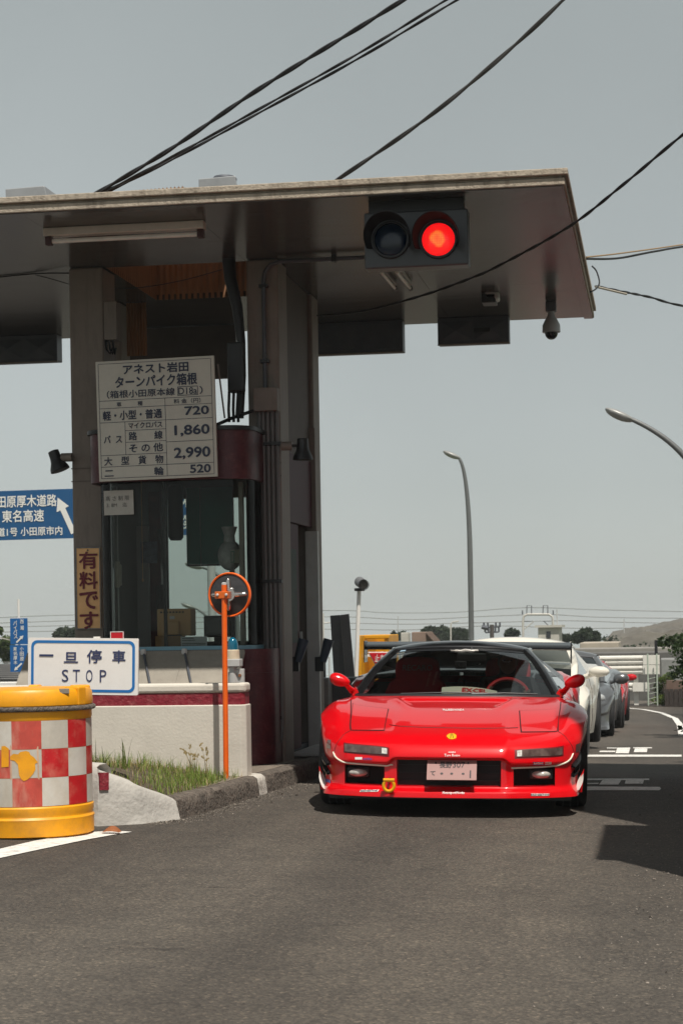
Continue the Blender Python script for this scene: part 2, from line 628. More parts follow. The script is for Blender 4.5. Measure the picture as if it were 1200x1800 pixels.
M_WHITE = mat('white_paint', (0.78, 0.76, 0.72), 0.5, var=0.03, vscale=3, grime=0.18, gscale=9, gcol=(0.5, 0.47, 0.42))
M_BLUE = mat('sign_blue', (0.010, 0.110, 0.33), 0.45, var=0.08, vscale=6)
M_INK = mat('sign_ink', (0.022, 0.028, 0.075), 0.55, var=0.1, vscale=20)
M_RED = mat('sign_red', (0.52, 0.006, 0.016), 0.45, var=0.06)
M_ORANGE = mat('orange_paint', (0.85, 0.13, 0.008), 0.38, var=0.06, vscale=8, grime=0.15, gscale=14)
M_YELLOW = mat('yellow_plastic', (0.80, 0.34, 0.006), 0.42, var=0.08, vscale=4, grime=0.5, gscale=7, gcol=(0.42, 0.19, 0.04), bump=0.04, bscale=18)
M_RUBBER = mat('tyre_rubber', (0.016, 0.016, 0.017), 0.75, var=0.2, vscale=12)
M_CONC = mat('kerb_concrete', (0.115, 0.095, 0.078), 0.92, var=0.25, vscale=9, grime=0.6, gscale=6, gcol=(0.045, 0.04, 0.034), bump=0.9, bscale=38, speck=0.35, speckscale=70)
M_SOIL = mat('soil', (0.09, 0.068, 0.048), 0.95, var=0.3, vscale=10, bump=1.0, bscale=30)

# ================================================================== ground, road, sea
def road_mesh():
    b = MB()
    xs = list(np.linspace(-40, -9, 8)) + list(np.linspace(-8.5, 6, 24))
    ys = list(np.linspace(-6, 16.5, 12)) + list(np.linspace(17.5, 56, 36))
    b.grid([[(x, y, gz(x, y)) for x in xs] for y in ys])
    return tag(b.build('road', M_ASPH, smooth=True), kind='structure')
road_mesh()

def terrain_z(x, y):
    if y < 60:
        base = -1.6 - 1.0 * max(0, (y - 50) / 10)
    else:
        base = -2.6 - 4.0 * min(1, (y - 60) / 50) - 10 * min(1, max(0, y - 110) / 300)
    return base + 0.5 * noise.noise(Vector((x * 0.03, y * 0.03, 0)))
M_FIELD = mat('field', (0.10, 0.11, 0.055), 0.95, var=0.35, vscale=0.25, grime=0.6, gscale=0.15, gcol=(0.17, 0.14, 0.10), bump=0.5, bscale=2)
b = MB()
xs = list(np.linspace(-260, 260, 60))
ys = [50, 52, 54, 56, 60, 65, 70, 85, 100, 120, 150, 190, 240, 300, 360, 430]
b.grid([[(x, y, terrain_z(x, y)) for x in xs] for y in ys])
b.box(-260, -40, -6, 55, -5.0, -1.0)
b.box(6.0, 260, -6, 50, -5.0, -1.3)
b.box(-60, 40, -60, -6.02, -3.0, 0.0)
tag(b.build('terrain', M_FIELD, smooth=True), kind='structure')
M_SEA = mat('sea_water', (0.27, 0.32, 0.33), 0.5, var=0.1, vscale=0.01, bump=0.4, bscale=0.2)
b = MB()
b.grid([[(x, y, -17.5) for x in (-9000, -4000, 0, 4000, 9000)] for y in (300, 1500, 6000, 14000)])
tag(b.build('sea', M_SEA), kind='structure')

# painted markings (4 mm sheets that follow the road)
def ground_poly(name, pts, h=0.004, m=None, parent=None):
    P = [ground(x, y, h) for x, y in pts]
    return tag(MB().add(P, [tuple(range(len(P)))]).build(name, m or M_PAINT, parent), kind='structure')
def strip(name, pix, width, n=10):
    P = [ground(x, y, 0.004) for x, y in pix]
    Q = []
    for i in range(len(P) - 1):
        for k in range(n):
            Q.append(P[i].lerp(P[i + 1], k / n))
    Q.append(P[-1])
    rows = []
    for i, p in enumerate(Q):
        d = (Q[min(i + 1, len(Q) - 1)] - Q[max(i - 1, 0)]).normalized()
        a = Vector((d.y, -d.x, 0))
        w = width * (1 + 0.12 * noise.noise(p * 6))
        l, r = p + a * w / 2, p - a * w / 2
        l.z, r.z = gz(l.x, l.y) + 0.004, gz(r.x, r.y) + 0.004
        rows.append([l, r])
    return tag(MB().grid(rows).build(name, M_PAINT), kind='structure')
ground_poly('edge_line', [(-460, 1640), (-200, 1563), (-40, 1518), (0, 1508), (60, 1495), (150, 1476), (200, 1467), (233, 1462), (200, 1460), (150, 1463), (60, 1478), (0, 1492), (-40, 1500), (-200, 1535), (-460, 1596)])
ground_poly('stop_line', [(800, 1330), (1197, 1330), (1197, 1326.5), (800, 1326.5)])
ground_poly('lane_marking', [(960, 1389), (1158, 1389), (1161, 1386), (1158, 1383), (960, 1382)])
ground_poly('lane_marking', [(960, 1371), (1140, 1371), (1140, 1368.5), (960, 1368.5)])
ground_poly('lane_marking', [(1052, 1379), (1086, 1379), (1091, 1371.2), (1058, 1371.2)])
ground_poly('lane_marking', [(1097, 1377.5), (1129, 1377.5), (1131, 1371.2), (1099, 1371.2)])
ground_poly('lane_marking', [(960, 1378), (1050, 1378), (1052, 1376), (960, 1376)])
ground_poly('lane_marking', [(1081, 1324), (1104, 1324), (1107, 1314), (1084, 1314)])
ground_poly('lane_marking', [(1113, 1322), (1136, 1322), (1137, 1315.5), (1115, 1315.5)])
ground_poly('lane_marking', [(1052, 1322), (1080, 1322), (1081, 1319.5), (1054, 1319.5)])
ground_poly('lane_marking', [(1112, 1315.2), (1145, 1315.2), (1145, 1313.6), (1112, 1313.6)])
ground_poly('lane_marking', [(1066, 1315.6), (1083, 1315.6), (1083, 1314), (1066, 1314)])
strip('edge_line', [(1096, 1244), (1130, 1247), (1162, 1253), (1185, 1262), (1195, 1275), (1199, 1292)], 0.13)

# ================================================================== traffic island with kerb, nose wall, grass bed
KERB = [Vector((-3.95, 12.30)), Vector((-3.72, 12.02)), Vector((-3.46, 11.95)), Vector((-3.24, 12.14)), Vector((-3.07, 12.48)), Vector((-2.99, 13.2)), Vector((-2.93, 13.95)),
        Vector((-2.90, 14.56)), Vector((-2.84, 15.37)), Vector((-2.77, 16.09)), Vector((-2.72, 17.2)), Vector((-2.72, 18.6)), Vector((-2.72, 20.2)), Vector((-2.72, 22.0))]
def kerb_pt(i, t):
    a, c = KERB[i], KERB[i + 1]
    return a.lerp(c, t)
kerb_root = thing('traffic_island', 'raised concrete traffic island with dark kerbstones below the toll booth', 'traffic island', (-3.6, 14, 0.07))
pav = [(p.x - 0.10, p.y) for p in KERB[5:]] + [(-5.9, 22.0), (-5.9, 13.5), (-3.9, 13.5)]
b = MB()
top = lambda x, y: gz(max(x, -4), y) + 0.145
xs = np.linspace(-5.9, -2.9, 9)
b.add([(x, y, top(x, y)) for x, y in pav] + [(x, y, gz(x, y) - 0.05) for x, y in pav],
      [tuple(range(len(pav)))] + [(i, (i + 1) % len(pav), (i + 1) % len(pav) + len(pav), i + len(pav)) for i in range(len(pav))])
b.build('pavement', mat('pavement_concrete', (0.20, 0.165, 0.13), 0.92, var=0.25, vscale=6, grime=0.6, gscale=5, gcol=(0.09, 0.075, 0.06), bump=0.7, bscale=40), kerb_root)
# kerbstones: separate pieces from the nose to the far end
def kerb_stone(p0, p1, k, m, h0=0.145, h1=0.145, w=0.17, inset=0.006):
    d = (p1 - p0)
    L_ = d.length
    d = d / L_
    nrm = Vector((-d.y, d.x))      # towards the island
    a, c = p0 + d * inset, p1 - d * inset
    rows = []
    prof = [(0.0, -0.08), (0.008, 0.5), (0.016, 0.86), (0.045, 0.985), (0.09, 1.0), (w, 1.0)]
    nseg = 6
    for s in range(nseg + 1):
        t = s / nseg
        p = a.lerp(c, t)
        h = h0 + (h1 - h0) * t
        row = []
        for (o, z) in prof:
            q = p + nrm * o
            j = noise.noise(Vector((q.x * 9 + k, q.y * 9, z * 5))) * 0.008
            row.append((q.x + nrm.x * j, q.y + nrm.y * j, gz(p.x, p.y) + h * z + (j if z > .5 else 0)))
        rows.append(row)
    bb = MB().grid(rows, flip=True)
    n = len(prof)
    for e, fl in ((0, False), (nseg, True)):
        bb.f.append(tuple((e * n + i) for i in (range(n) if fl else range(n - 1, -1, -1))))
    return bb.build('kerbstone', m, kerb_root, smooth=True, angle=50)
M_KERBW = mat('kerb_white_paint', (0.55, 0.52, 0.47), 0.9, var=0.1, vscale=10, grime=0.85, gscale=9, gcol=(0.2, 0.17, 0.14), bump=0.6, bscale=40)
k = 0
for i in range(4, len(KERB) - 1):
    seg = (KERB[i + 1] - KERB[i]).length
    n = max(1, round(seg / 0.62))
    for j in range(n):
        p0, p1 = KERB[i].lerp(KERB[i + 1], j / n), KERB[i].lerp(KERB[i + 1], (j + 1) / n)
        if i == 6 and j == n - 1:
            kerb_stone(p0, p0.lerp(p1, 0.55), k, M_CONC)
            kerb_stone(p0.lerp(p1, 0.55), p0.lerp(p1, 0.92), k, M_KERBW, inset=0.002)
            kerb_stone(p0.lerp(p1, 0.92), p1, k, M_CONC, inset=0.002)
        else:
            kerb_stone(p0, p1, k, M_CONC)
        k += 1
# white nose wall, tapering down to the kerb
nose = thing('island_nose', 'rough white painted concrete nose of the island right behind the yellow drum', 'concrete nose', (-3.5, 12.1, 0.07))
rows = []
path = []
for i in range(0, 4):
    for t in np.linspace(0, 1, 9)[:-1]:
        path.append(kerb_pt(i, t))
path.append(KERB[4])
nn = len(path)
def nose_h(t):
    return 0.125 + 0.33 * max(0.0, 1 - t) ** 1.0 * (1.0 if t > 0.3 else 1.0)
tang = []
for i in range(nn):
    tang.append((path[min(i + 1, nn - 1)] - path[max(i - 1, 0)]).normalized())
for i, p in enumerate(path):
    t = i / (nn - 1)
    nrm = Vector((-tang[i].y, tang[i].x))
    tt = max(0.0, (t - 0.45) / 0.55)
    h = 0.135 + 0.25 * (1 - tt) ** 0.9 if t > 0.45 else 0.385
    row = []
    for (o, z) in [(-0.01, -0.1), (0.0, 0.1), (0.012, 0.35), (0.02, 0.6), (0.03, 0.85), (0.05, 0.96), (0.09, 1.0), (0.17, 1.0), (0.22, 0.9), (0.22, 0.0)]:
        q = p + nrm * o
        j = 0.014 * noise.noise(Vector((q.x * 7, q.y * 7, z * 4)))
        row.append((q.x + nrm.x * j, q.y + nrm.y * j, gz(p.x, p.y) + h * z + (0.6 * j if z > .8 else 0)))
    rows.append(row)
b = MB().grid(rows, flip=True)
for e in (0, nn - 1):
    b.f.append(tuple(e * 10 + i for i in (range(10) if e else range(9, -1, -1))))
b.build('nose_wall', M_WHITEWASH, nose, smooth=True, angle=60)
# maroon patch painted on it (thin plate on the curved face)
prow = []
for px in (163, 170, 177, 185, 193):
    col_ = []
    for fr in np.linspace(0, 1, 5):
        y = 1357 + 1 + (1388 - 1357) * fr
        # march to nose face: use nearest path segment plane
        best = None
        d = Vector(ray(px, y))
        for i in range(16, nn - 1):
            a, c = path[i], path[i + 1]
            n2 = Vector((-(c - a).y, (c - a).x)).normalized()
            den = d.x * n2.x + d.y * n2.y
            if abs(den) < 1e-5:
                continue
            t = (a.x * n2.x + a.y * n2.y) / den
            q = Vector((d.x * t, d.y * t))
            u = (q - a).dot(c - a) / (c - a).length_squared
            if -0.02 <= u <= 1.02 and t > 5:
                P = Vector((d.x * t + n2.x * 0.010, d.y * t + n2.y * 0.010, CH + d.z * t))
                if best is None or t < best[0]:
                    best = (t, P)
        col_.append(best[1] if best else at(px, y, 12.0))
    prow.append(col_)
MB().grid(prow).build('painted_patch', M_STRIPE, nose)

# soil bed behind the kerb
def bed_z(x, y):
    u = min(1, max(0, (-3.12 - x) / 0.55))
    v = min(1, max(0, (14.1 - y) / 1.7))
    return gz(max(x, -4), y) + 0.135 + 0.20 * u * (0.45 + 0.55 * v)
def in_bed(x, y):
    if y > 14.2 or x < -4.6:
        return False
    # right/left of kerb polyline
    for i in range(0, 7):
        a, c = KERB[i], KERB[i + 1]
        d = c - a
        if d.cross(Vector((x, y)) - a) < 0.10 * d.length:
            return False
    return True
b = MB()
pts = []
poly = [p + Vector((-(KERB[min(i + 1, 7)] - KERB[max(i - 1, 0)]).normalized().y, (KERB[min(i + 1, 7)] - KERB[max(i - 1, 0)]).normalized().x)) * 0.13 for i, p in enumerate(KERB[:7])]
rows = []
for i in range(len(poly)):
    e = poly[i]
    far = Vector((-4.6, 14.23)) if i == 0 else Vector((-4.6 + (i / 6) * 1.63, 14.23))
    rows.append([(e.lerp(far, t).x, e.lerp(far, t).y, bed_z(*e.lerp(far, t)[:]) - (0.03 if t == 0 else 0)) for t in np.linspace(0, 1, 9)])
bed = b.grid(rows).build('soil_bed', M_SOIL, None, smooth=True)
tag(bed, kind='structure')

# ------------------------------------------------------------------ low concrete wall in front of the booth
WY = 14.24
wz0, wz1 = 0.17, 0.885
sz1, sz0 = at(300, 1219, WY).z, at(300, 1240, WY).z
wroot = thing('barrier_wall', 'low cream rendered wall with a maroon stripe in front of the booth', 'wall', (-4.4, WY, wz0))
XL, XR = -6.2, -3.0
def wall_band(name, z0, z1, m, inset, bev):
    b = MB()
    ch = 0.035
    poly = [(XL, WY + inset), (XR - ch, WY + inset), (XR - inset, WY + ch + inset), (XR - inset, WY + 0.2), (XL, WY + 0.2)]
    b.prismz(poly, z0, z1)
    return b.build(name, m, wroot, bevel=bev, seg=3)
wall_band('wall_base', wz0 - 0.1, sz0, M_RENDER, 0.0, 0.008)
wall_band('stripe', sz0 + 0.0005, sz1 - 0.0005, M_STRIPE, 0.012, 0.0)
wall_band('coping', sz1, wz1, M_RENDER, 0.0, 0.02)
# ================================================================== canopy
HS = 4.30                       # soffit height
CY0, CY1, CX1, CX0 = 13.76, 19.80, -0.60, -11.0
can = thing('toll_canopy', 'flat concrete canopy with stepped beige fascia on square pillars over the toll lane', 'canopy', (-3.9, 16.2, 0.2))
hx0, hx1, hy0, hy1 = -4.50, -3.31, 16.03, 17.72
b = MB()
def slab(b, x0, x1, y0, y1):
    b.box(x0, x1, y0, y1, HS, HS + 0.06)
# soffit panels (each a separate piece with a fine joint)
j = 0.0014
edges_x = [CX0 + 0.02, -8.6, -6.6, hx0, hx1, -2.0, CX1 - 0.10]
edges_y = [CY0 + 0.10, hy0, hy1, CY1 - 0.02]
for a in range(len(edges_x) - 1):
    for c in range(3):
        if edges_x[a] == hx0 and c == 1:
            continue
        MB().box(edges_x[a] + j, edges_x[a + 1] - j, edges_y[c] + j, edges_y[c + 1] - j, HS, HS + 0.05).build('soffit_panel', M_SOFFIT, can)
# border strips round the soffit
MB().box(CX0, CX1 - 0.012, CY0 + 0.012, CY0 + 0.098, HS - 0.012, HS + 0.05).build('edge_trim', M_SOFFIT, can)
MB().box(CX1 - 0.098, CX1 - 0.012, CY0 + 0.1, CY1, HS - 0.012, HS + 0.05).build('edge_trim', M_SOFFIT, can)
# fascia: lower band, groove, upper band
def fascia(z0, z1, out, m, name, bev=0.006):
    b = MB()
    b.prismz([(CX0, CY0 - out), (CX1 + out, CY0 - out), (CX1 + out, CY1 + 0.02), (CX1 - 0.08, CY1 + 0.02), (CX1 - 0.08, CY0 + 0.08), (CX0, CY0 + 0.08)], z0, z1)
    return b.build(name, m, can, bevel=bev)
fascia(HS - 0.004, HS + 0.046, 0.0, M_FASCIA, 'lower_fascia')
fascia(HS + 0.0465, HS + 0.0625, -0.02, M_FASCIA, 'fascia_groove', 0)
fascia(HS + 0.063, HS + 0.108, 0.02, M_FASCIA, 'upper_fascia')
b = MB()
b.box(CX0, hx0 - 0.03, CY0 + 0.09, CY1, HS + 0.052, HS + 0.095)
b.box(hx1 + 0.03, CX1 - 0.09, CY0 + 0.09, CY1, HS + 0.052, HS + 0.095)
b.box(hx0 - 0.029, hx1 + 0.029, CY0 + 0.09, hy0 - 0.03, HS + 0.052, HS + 0.095)
b.box(hx0 - 0.029, hx1 + 0.029, hy1 + 0.03, CY1, HS + 0.052, HS + 0.095)
b.build('roof_deck', M_CONC, can)
# light well with corrugated walls and a translucent sheet on top
def corr(p0, p1, z0, z1, n, amp, name, m):
    p0, p1 = Vector(p0), Vector(p1)
    d = (p1 - p0).normalized()
    nr = Vector((-d.y, d.x, 0))
    rows = [[], []]
    for i in range(n * 4 + 1):
        q = p0.lerp(p1, i / (n * 4)) + nr * amp * math.sin(i * PI / 2)
        rows[0].append((q.x, q.y, z0))
        rows[1].append((q.x, q.y, z1))
    return MB().grid(rows).build(name, m, can, smooth=True, angle=80)
corr((hx0, hy1, 0), (hx1, hy1, 0), HS - 0.0, HS + 0.52, 22, 0.009, 'well_lining', M_WOOD)
corr((hx0, hy0, 0), (hx0, hy1, 0), HS - 0.0, HS + 0.52, 26, 0.009, 'well_lining', M_WOOD)
corr((hx1, hy0, 0), (hx1, hy1, 0), HS - 0.0, HS + 0.52, 26, 0.009, 'well_lining', M_WOOD)
corr((hx0, hy0, 0), (hx1, hy0, 0), HS - 0.0, HS + 0.52, 22, 0.009, 'well_lining', M_WOOD)
M_FRP = translucent('translucent_sheet', (0.42, 0.27, 0.17), 0.5)
rows = []
n = 40
for i in range(n * 4 + 1):
    x = -5.05 + 1.30 * i / (n * 4)
    z = HS + 0.555 + 0.012 * math.sin(i * PI / 2) + 0.03 * (x - hx0)
    rows.append([(x, hy0 - 0.25, z), (x, hy1 + 0.3, z - 0.02)])
MB().grid(rows).build('corrugated_sheet', M_FRP, can, smooth=True, angle=80)
MB().box(-3.74, hx1 + 0.06, hy0 - 0.1, hy1 + 0.1, HS + 0.525, HS + 0.545).build('well_cover', M_DKGREY, can)
# hanging brown sheet and dark rear board under the far side
pa, pb = at(222, 520, hy1 + 0.06), at(259, 625, hy1 + 0.06)
corr((pa.x, hy1 + 0.06, 0), (pb.x, hy1 + 0.06, 0), pb.z, HS - 0.005, 7, 0.008, 'hanging_sheet', M_WOOD)
p0, p1 = at(214, 568, 19.3), at(415, 664, 19.3)
MB().box(p0.x, p1.x, 19.3, 19.36, p1.z, HS - 0.003).build('rear_board', mat('rear_board', (0.10, 0.082, 0.075), 0.7, var=0.15), can, bevel=0.004)
# pillars (front pair, rear pair)
def pillar(x0, x1, y0, y1):
    return MB().box(x0, x1, y0, y1, 0.12, HS - 0.002).build('pillar', M_PILLAR, can, bevel=0.018, seg=3)
pillar(-4.80, -4.51, 15.97, 16.36)
pillar(-3.30, -3.035, 15.97, 16.36)
pillar(-5.06, -4.84, 17.72, 18.05)
pillar(-3.30, -3.06, 17.72, 18.05)
# joint covers on the pillars
for x0, x1 in ((-4.80, -4.51), (-3.30, -3.035)):
    for py in (815, 838):
        z = at(455, py, 15.97).z
        MB().box(x0 - 0.003, x1 + 0.003, 15.964, 15.972, z, z + 0.008).build('joint_strip', mat('joint_dark', (0.16, 0.13, 0.115), 0.8), can)  # a tone darker than the pillar paint

# ================================================================== booth
booth = thing('toll_booth', 'small toll collector booth with maroon bands and glazed front between the pillars', 'toll booth', (-3.85, 16.6, 0.2))
def front_curve(inset=0.0, xl=-4.46, xr=-3.19, yf=15.45, yb=15.99, r=0.22, n=7):
    P = [(xl + inset, yb)]
    for i in range(n + 1):
        t = PI + (PI / 2) * i / n
        P.append((xl + r + (r - inset) * math.cos(t), yf + r + (r - inset) * math.sin(t)))
    for i in range(n + 1):
        t = 1.5 * PI + (PI / 2) * i / n
        P.append((xr - r + (r - inset) * math.cos(t), yf + r + (r - inset) * math.sin(t)))
    P.append((xr - inset, yb))
    return P
def curved(name, z0, z1, m, th, parent=booth, **kw):
    c0, c1 = front_curve(0.0, **kw), front_curve(th, **kw)
    n = len(c0)
    b = MB()
    b.grid([[(x, y, z0) for x, y in c0], [(x, y, z1) for x, y in c0]])
    b.grid([[(x, y, z0) for x, y in c1], [(x, y, z1) for x, y in c1]], flip=True)
    b.grid([[(x, y, z1) for x, y in c0], [(x, y, z1) for x, y in c1]])
    b.grid([[(x, y, z0) for x, y in c1], [(x, y, z0) for x, y in c0]])
    return b.build(name, m, parent, smooth=True, angle=40, fix=True)
zg0, zg1, zb1 = 1.15, 2.47, 2.86
curved('lower_wall', 0.2, 0.93, M_MAROON, 0.05, xr=-3.06, xl=-4.5, yf=15.5)
curved('lower_wall', 0.931, zg0 - 0.03, M_MAROON, 0.05, xr=-3.06, xl=-4.5, yf=15.5)
curved('window_sill', zg0 - 0.03, zg0, mat('sill_blue', (0.16, 0.33, 0.42), 0.4), 0.10, yf=15.43)
curved('visor_band', zg1, zb1, M_MAROON, 0.04, xl=-4.52, yf=15.38, xr=-3.17)
curved('visor_rim', zb1 - 0.002, zb1 + 0.03, M_BLACK, 0.08, xl=-4.54, yf=15.36, xr=-3.155)
g_front = curved('glass_pane', zg0 + 0.001, zg1 - 0.001, glass('booth_glass', (0.84, 0.87, 0.85), refl=0.25, dirt=0.01), 0.008)
# roof and ceiling of the cabin
b = MB()
c = front_curve(0.03)
b.prismz([(x, y) for x, y in c] + [(-3.12, 17.9), (-4.5, 17.9)], zb1 - 0.06, zb1 - 0.01)
b.build('cabin_roof', M_DKGREY, booth)
b = MB()
b.prismz([(x, y) for x, y in front_curve(0.06)] + [(-3.14, 17.85), (-4.5, 17.85)], 0.205, 0.25)
b.build('cabin_floor', M_DKGREY, booth)
# grey sloping apron between the wall and the sill, with two struts
a0, a1 = at(238, 1141, 15.3), at(428, 1141, 15.3)
b = MB()
for k in range(2):
    x0 = a0.x - 0.9 if k == 0 else at(322, 1141, 15.3).x + 0.0008
    x1 = at(322, 1141, 15.3).x - 0.0008 if k == 0 else a1.x
    bb = MB()
    bb.add([(x0, 14.95, 0.80), (x1, 14.95, 0.80), (x1, 15.34, 1.118), (x0, 15.34, 1.118), (x0, 14.97, 0.77), (x1, 14.97, 0.77), (x1, 15.36, 1.09), (x0, 15.36, 1.09)],
           [(0, 1, 2, 3), (7, 6, 5, 4), (0, 4, 5, 1), (1, 5, 6, 2), (2, 6, 7, 3), (3, 7, 4, 0)])
    bb.build('apron_panel', mat('apron_grey', (0.27, 0.245, 0.205), 0.7, var=0.12, vscale=6, grime=0.5, gscale=5, gcol=(0.20, 0.17, 0.14), bump=0.2, bscale=25), booth)
for px in (258, 330):
    p, q = Vector((at(px - 6, 1143, 15.3).x, 15.31, 1.108)), Vector((at(px + 8, 1197, 15.0).x, 14.98, 0.838))
    MB().tube([p, q], 0.010, 10).build('strut', M_DKGREY, booth, smooth=True)
    MB().lathe([(0.02, -0.02), (0.026, 0), (0.02, 0.025)], p + Vector((0, -0.005, 0)), 'Z', 12).build('strut_joint', M_LTGREY, booth, smooth=True)
# window frames seen behind the front glass
def vbar(px, Y, z0, z1, w, m, name='window_frame', d=0.04):
    p = at(px, 1000, Y)
    return MB().box(p.x - w / 2, p.x + w / 2, Y, Y + d, z0, z1).build(name, m, booth, bevel=0.003)
M_ALU = mat('aluminium_frame', (0.22, 0.20, 0.18), 0.4, metal=0.6, var=0.1)
vbar(188, 15.75, zg0, zg1, 0.035, M_ALU)
vbar(204, 15.85, zg0, zg1, 0.03, M_ALU)
vbar(289, 15.60, zg0, zg1, 0.022, M_BLACK)
vbar(425, 15.8, zg0, zg1, 0.04, M_ALU)
# left wall of the cabin (grey), inner door frame
MB().box(-4.52, -4.48, 16.0, 17.9, 0.25, zb1 - 0.07).build('side_wall', mat('cabin_inner', (0.10, 0.09, 0.085), 0.7), booth)
pl, pr = at(222, 1000, 16.8), at(262, 1000, 16.8)
MB().box(pl.x, pr.x, 16.8, 16.84, 0.3, at(222, 925, 16.8).z).build('inner_door', mat('inner_door', (0.27, 0.25, 0.25), 0.5, var=0.06), booth, bevel=0.006)
pl, pr = at(263, 1000, 17.0), at(283, 1000, 17.0)
MB().box(pl.x, pr.x, 17.0, 17.1, 0.3, 2.5).build('inner_post', M_MAROON, booth)
# rear wall: solid below the sill, dark header, open window between
rx0, rx1 = at(284, 1000, 17.8).x, -3.31
rz0, rz1 = at(350, 1128, 17.8).z, at(350, 876, 17.8).z
M_CABIN = MATS['cabin_inner']
MB().box(-4.5, rx1, 17.8, 17.86, 0.25, rz0).build('rear_wall', M_CABIN, booth)
MB().box(-4.5, rx1, 17.8, 17.86, rz1, zb1 - 0.065).build('rear_header', M_CABIN, booth)
MB().box(-4.5, rx0, 17.8, 17.86, rz0 + 0.001, rz1 - 0.001).build('rear_wall', M_CABIN, booth)
MB().box(rx0, rx1, 17.825, 17.83, rz0, rz1).build('glass_pane', glass('rear_glass', (0.86, 0.9, 0.89)), booth)
for px in (292, 408):
    p = at(px, 1000, 17.78)
    MB().box(p.x - 0.022, p.x + 0.022, 17.77, 17.80, rz0, rz1).build('window_frame', M_BLACK, booth)
# ceiling lamp inside the cabin
MB().box(-3.95, -3.55, 16.4, 16.5, zb1 - 0.12, zb1 - 0.07).build('ceiling_lamp', mat('lamp_white', (0.75, 0.78, 0.72), 0.4), booth)
# right-hand side wall along the lane
SX = -3.10
def side_box(px0, px1, py0, py1, name, m, th=0.05, x=SX, py_ref=None, bev=0.004):
    y0, y1 = atX(px0, 900, x).y, atX(px1, 900, x).y
    ym = 0.5 * (px0 + px1)
    z1 = atX(px0, py0, x).z
    z0 = atX(px0, py1, x).z
    return MB().box(x - th, x, y0, y1, z0, z1).build(name, m, booth, bevel=bev)
ys0, ys1 = 16.37, 17.71
zh0, zh1 = atX(506, 917, SX).z, atX(506, 795, SX).z
MB().box(SX - 0.06, SX, ys0, ys1, zh1 + 0.001, HS - 0.003).build('side_wall', mat('side_brown', (0.085, 0.062, 0.056), 0.7, var=0.12), booth)
MB().box(SX - 0.05, SX + 0.015, ys0, ys1 - 0.01, zh0, zh1).build('door_header', M_MAROONP, booth, bevel=0.004)
yd = atX(526, 1000, SX).y
d_ = MB().box(SX - 0.05, SX - 0.005, ys0, yd, 0.24, zh0 - 0.002).build('door', M_MAROONP, booth, bevel=0.004)
ya, yb = atX(511, 1000, SX).y, atX(521, 1000, SX).y
za, zb = atX(515, 1130, SX).z, atX(515, 965, SX).z
MB().box(SX - 0.006, SX + 0.002, ya, yb, za, zb).build('door_pane', mat('greenery_reflection', (0.03, 0.045, 0.036), 0.5, var=0.5, vscale=6, spec=0.05), d_)  # mottled green stands in for greenery reflected in the pane
MB().box(SX - 0.004, SX + 0.02, yd - 0.03, yd - 0.012, 1.05, 1.25).build('handle', M_LTGREY, d_)
# dark sheet standing in for the shaded interior behind the open half door
MB().box(SX - 0.30, SX - 0.28, yd, ys1, 0.24, zh0).build('shade_sheet', mat('dark_maroon', (0.03, 0.004, 0.010), 0.8), booth)
ye = 17.72
MB().box(SX - 0.04, SX + 0.055, ye - 0.045, ye - 0.002, 0.2, zh0 + 0.9).build('door_jamb', M_PILLAR, booth, bevel=0.004)
MB().box(SX - 0.04, SX + 0.075, ye - 0.10, ye - 0.046, 0.2, 2.15).build('door_jamb', M_LTGREY, booth, bevel=0.004)
MB().box(SX + 0.02, SX + 0.30, 16.45, 17.65, 0.2, 0.235).build('door_step', mat('step_concrete', (0.36, 0.35, 0.34), 0.85, var=0.15, bump=0.4), booth, bevel=0.01)

# ================================================================== things fixed on the canopy and pillars
def cable(name, label, pts, r, m=M_CABLE, twist=0.0, n=40, group='overhead cables', nn=6):
    """smooth curve through points"""
    P = [Vector(p) for p in pts]
    out = []
    for i in range(len(P) - 1):
        p0 = P[max(i - 1, 0)]; p1 = P[i]; p2 = P[i + 1]; p3 = P[min(i + 2, len(P) - 1)]
        for k in range(n):
            t = k / n
            out.append(0.5 * ((2 * p1) + (-p0 + p2) * t + (2 * p0 - 5 * p1 + 4 * p2 - p3) * t * t + (-p0 + 3 * p1 - 3 * p2 + p3) * t ** 3))
    out.append(P[-1])
    b = MB()
    if twist:
        for ph in (0, PI):
            q = []
            s = 0.0
            for i, p in enumerate(out):
                if i:
                    s += (p - out[i - 1]).length
                d = (out[min(i + 1, len(out) - 1)] - out[max(i - 1, 0)]).normalized()
                a = d.cross(Vector((0, 0, 1))).normalized()
                c = a.cross(d)
                w = s / (twist * 2.2) * 2 * PI + ph
                q.append(p + (a * math.cos(w) + c * math.sin(w)) * r * 0.62)
            b.tube(q, r, nn)
    else:
        b.tube(out, r, nn)
    o = b.build(name, m, smooth=True)
    return tag(o, label, 'cable', group)

roof_pt = at(150, 352, 16.6)
cable('overhead_cable', 'thickest of three black cables rising from the canopy roof to the upper right', [roof_pt, at(300, 262, 16.5), at(450, 160, 16.4), at(620, 55, 16.3), at(760, -30, 16.2), at(1100, -220, 16.0), at(1900, -600, 15.5)], 0.0130, twist=0.3)
cable('overhead_cable', 'middle thin black cable rising from the canopy roof', [roof_pt + Vector((0.01, 0, -0.01)), at(300, 277, 16.5), at(480, 178, 16.4), at(640, 88, 16.3), at(830, -28, 16.2), at(1150, -215, 16.0), at(1900, -570, 15.5)], 0.008, twist=0.35)
cable('overhead_cable', 'lowest of the three black cables rising from the left canopy roof', [roof_pt + Vector((0.02, 0, -0.015)), at(300, 282, 16.6), at(480, 185, 16.5), at(640, 97, 16.4), at(830, -16, 16.3), at(1150, -200, 16.1), at(1900, -540, 15.6)], 0.008, twist=0.4)
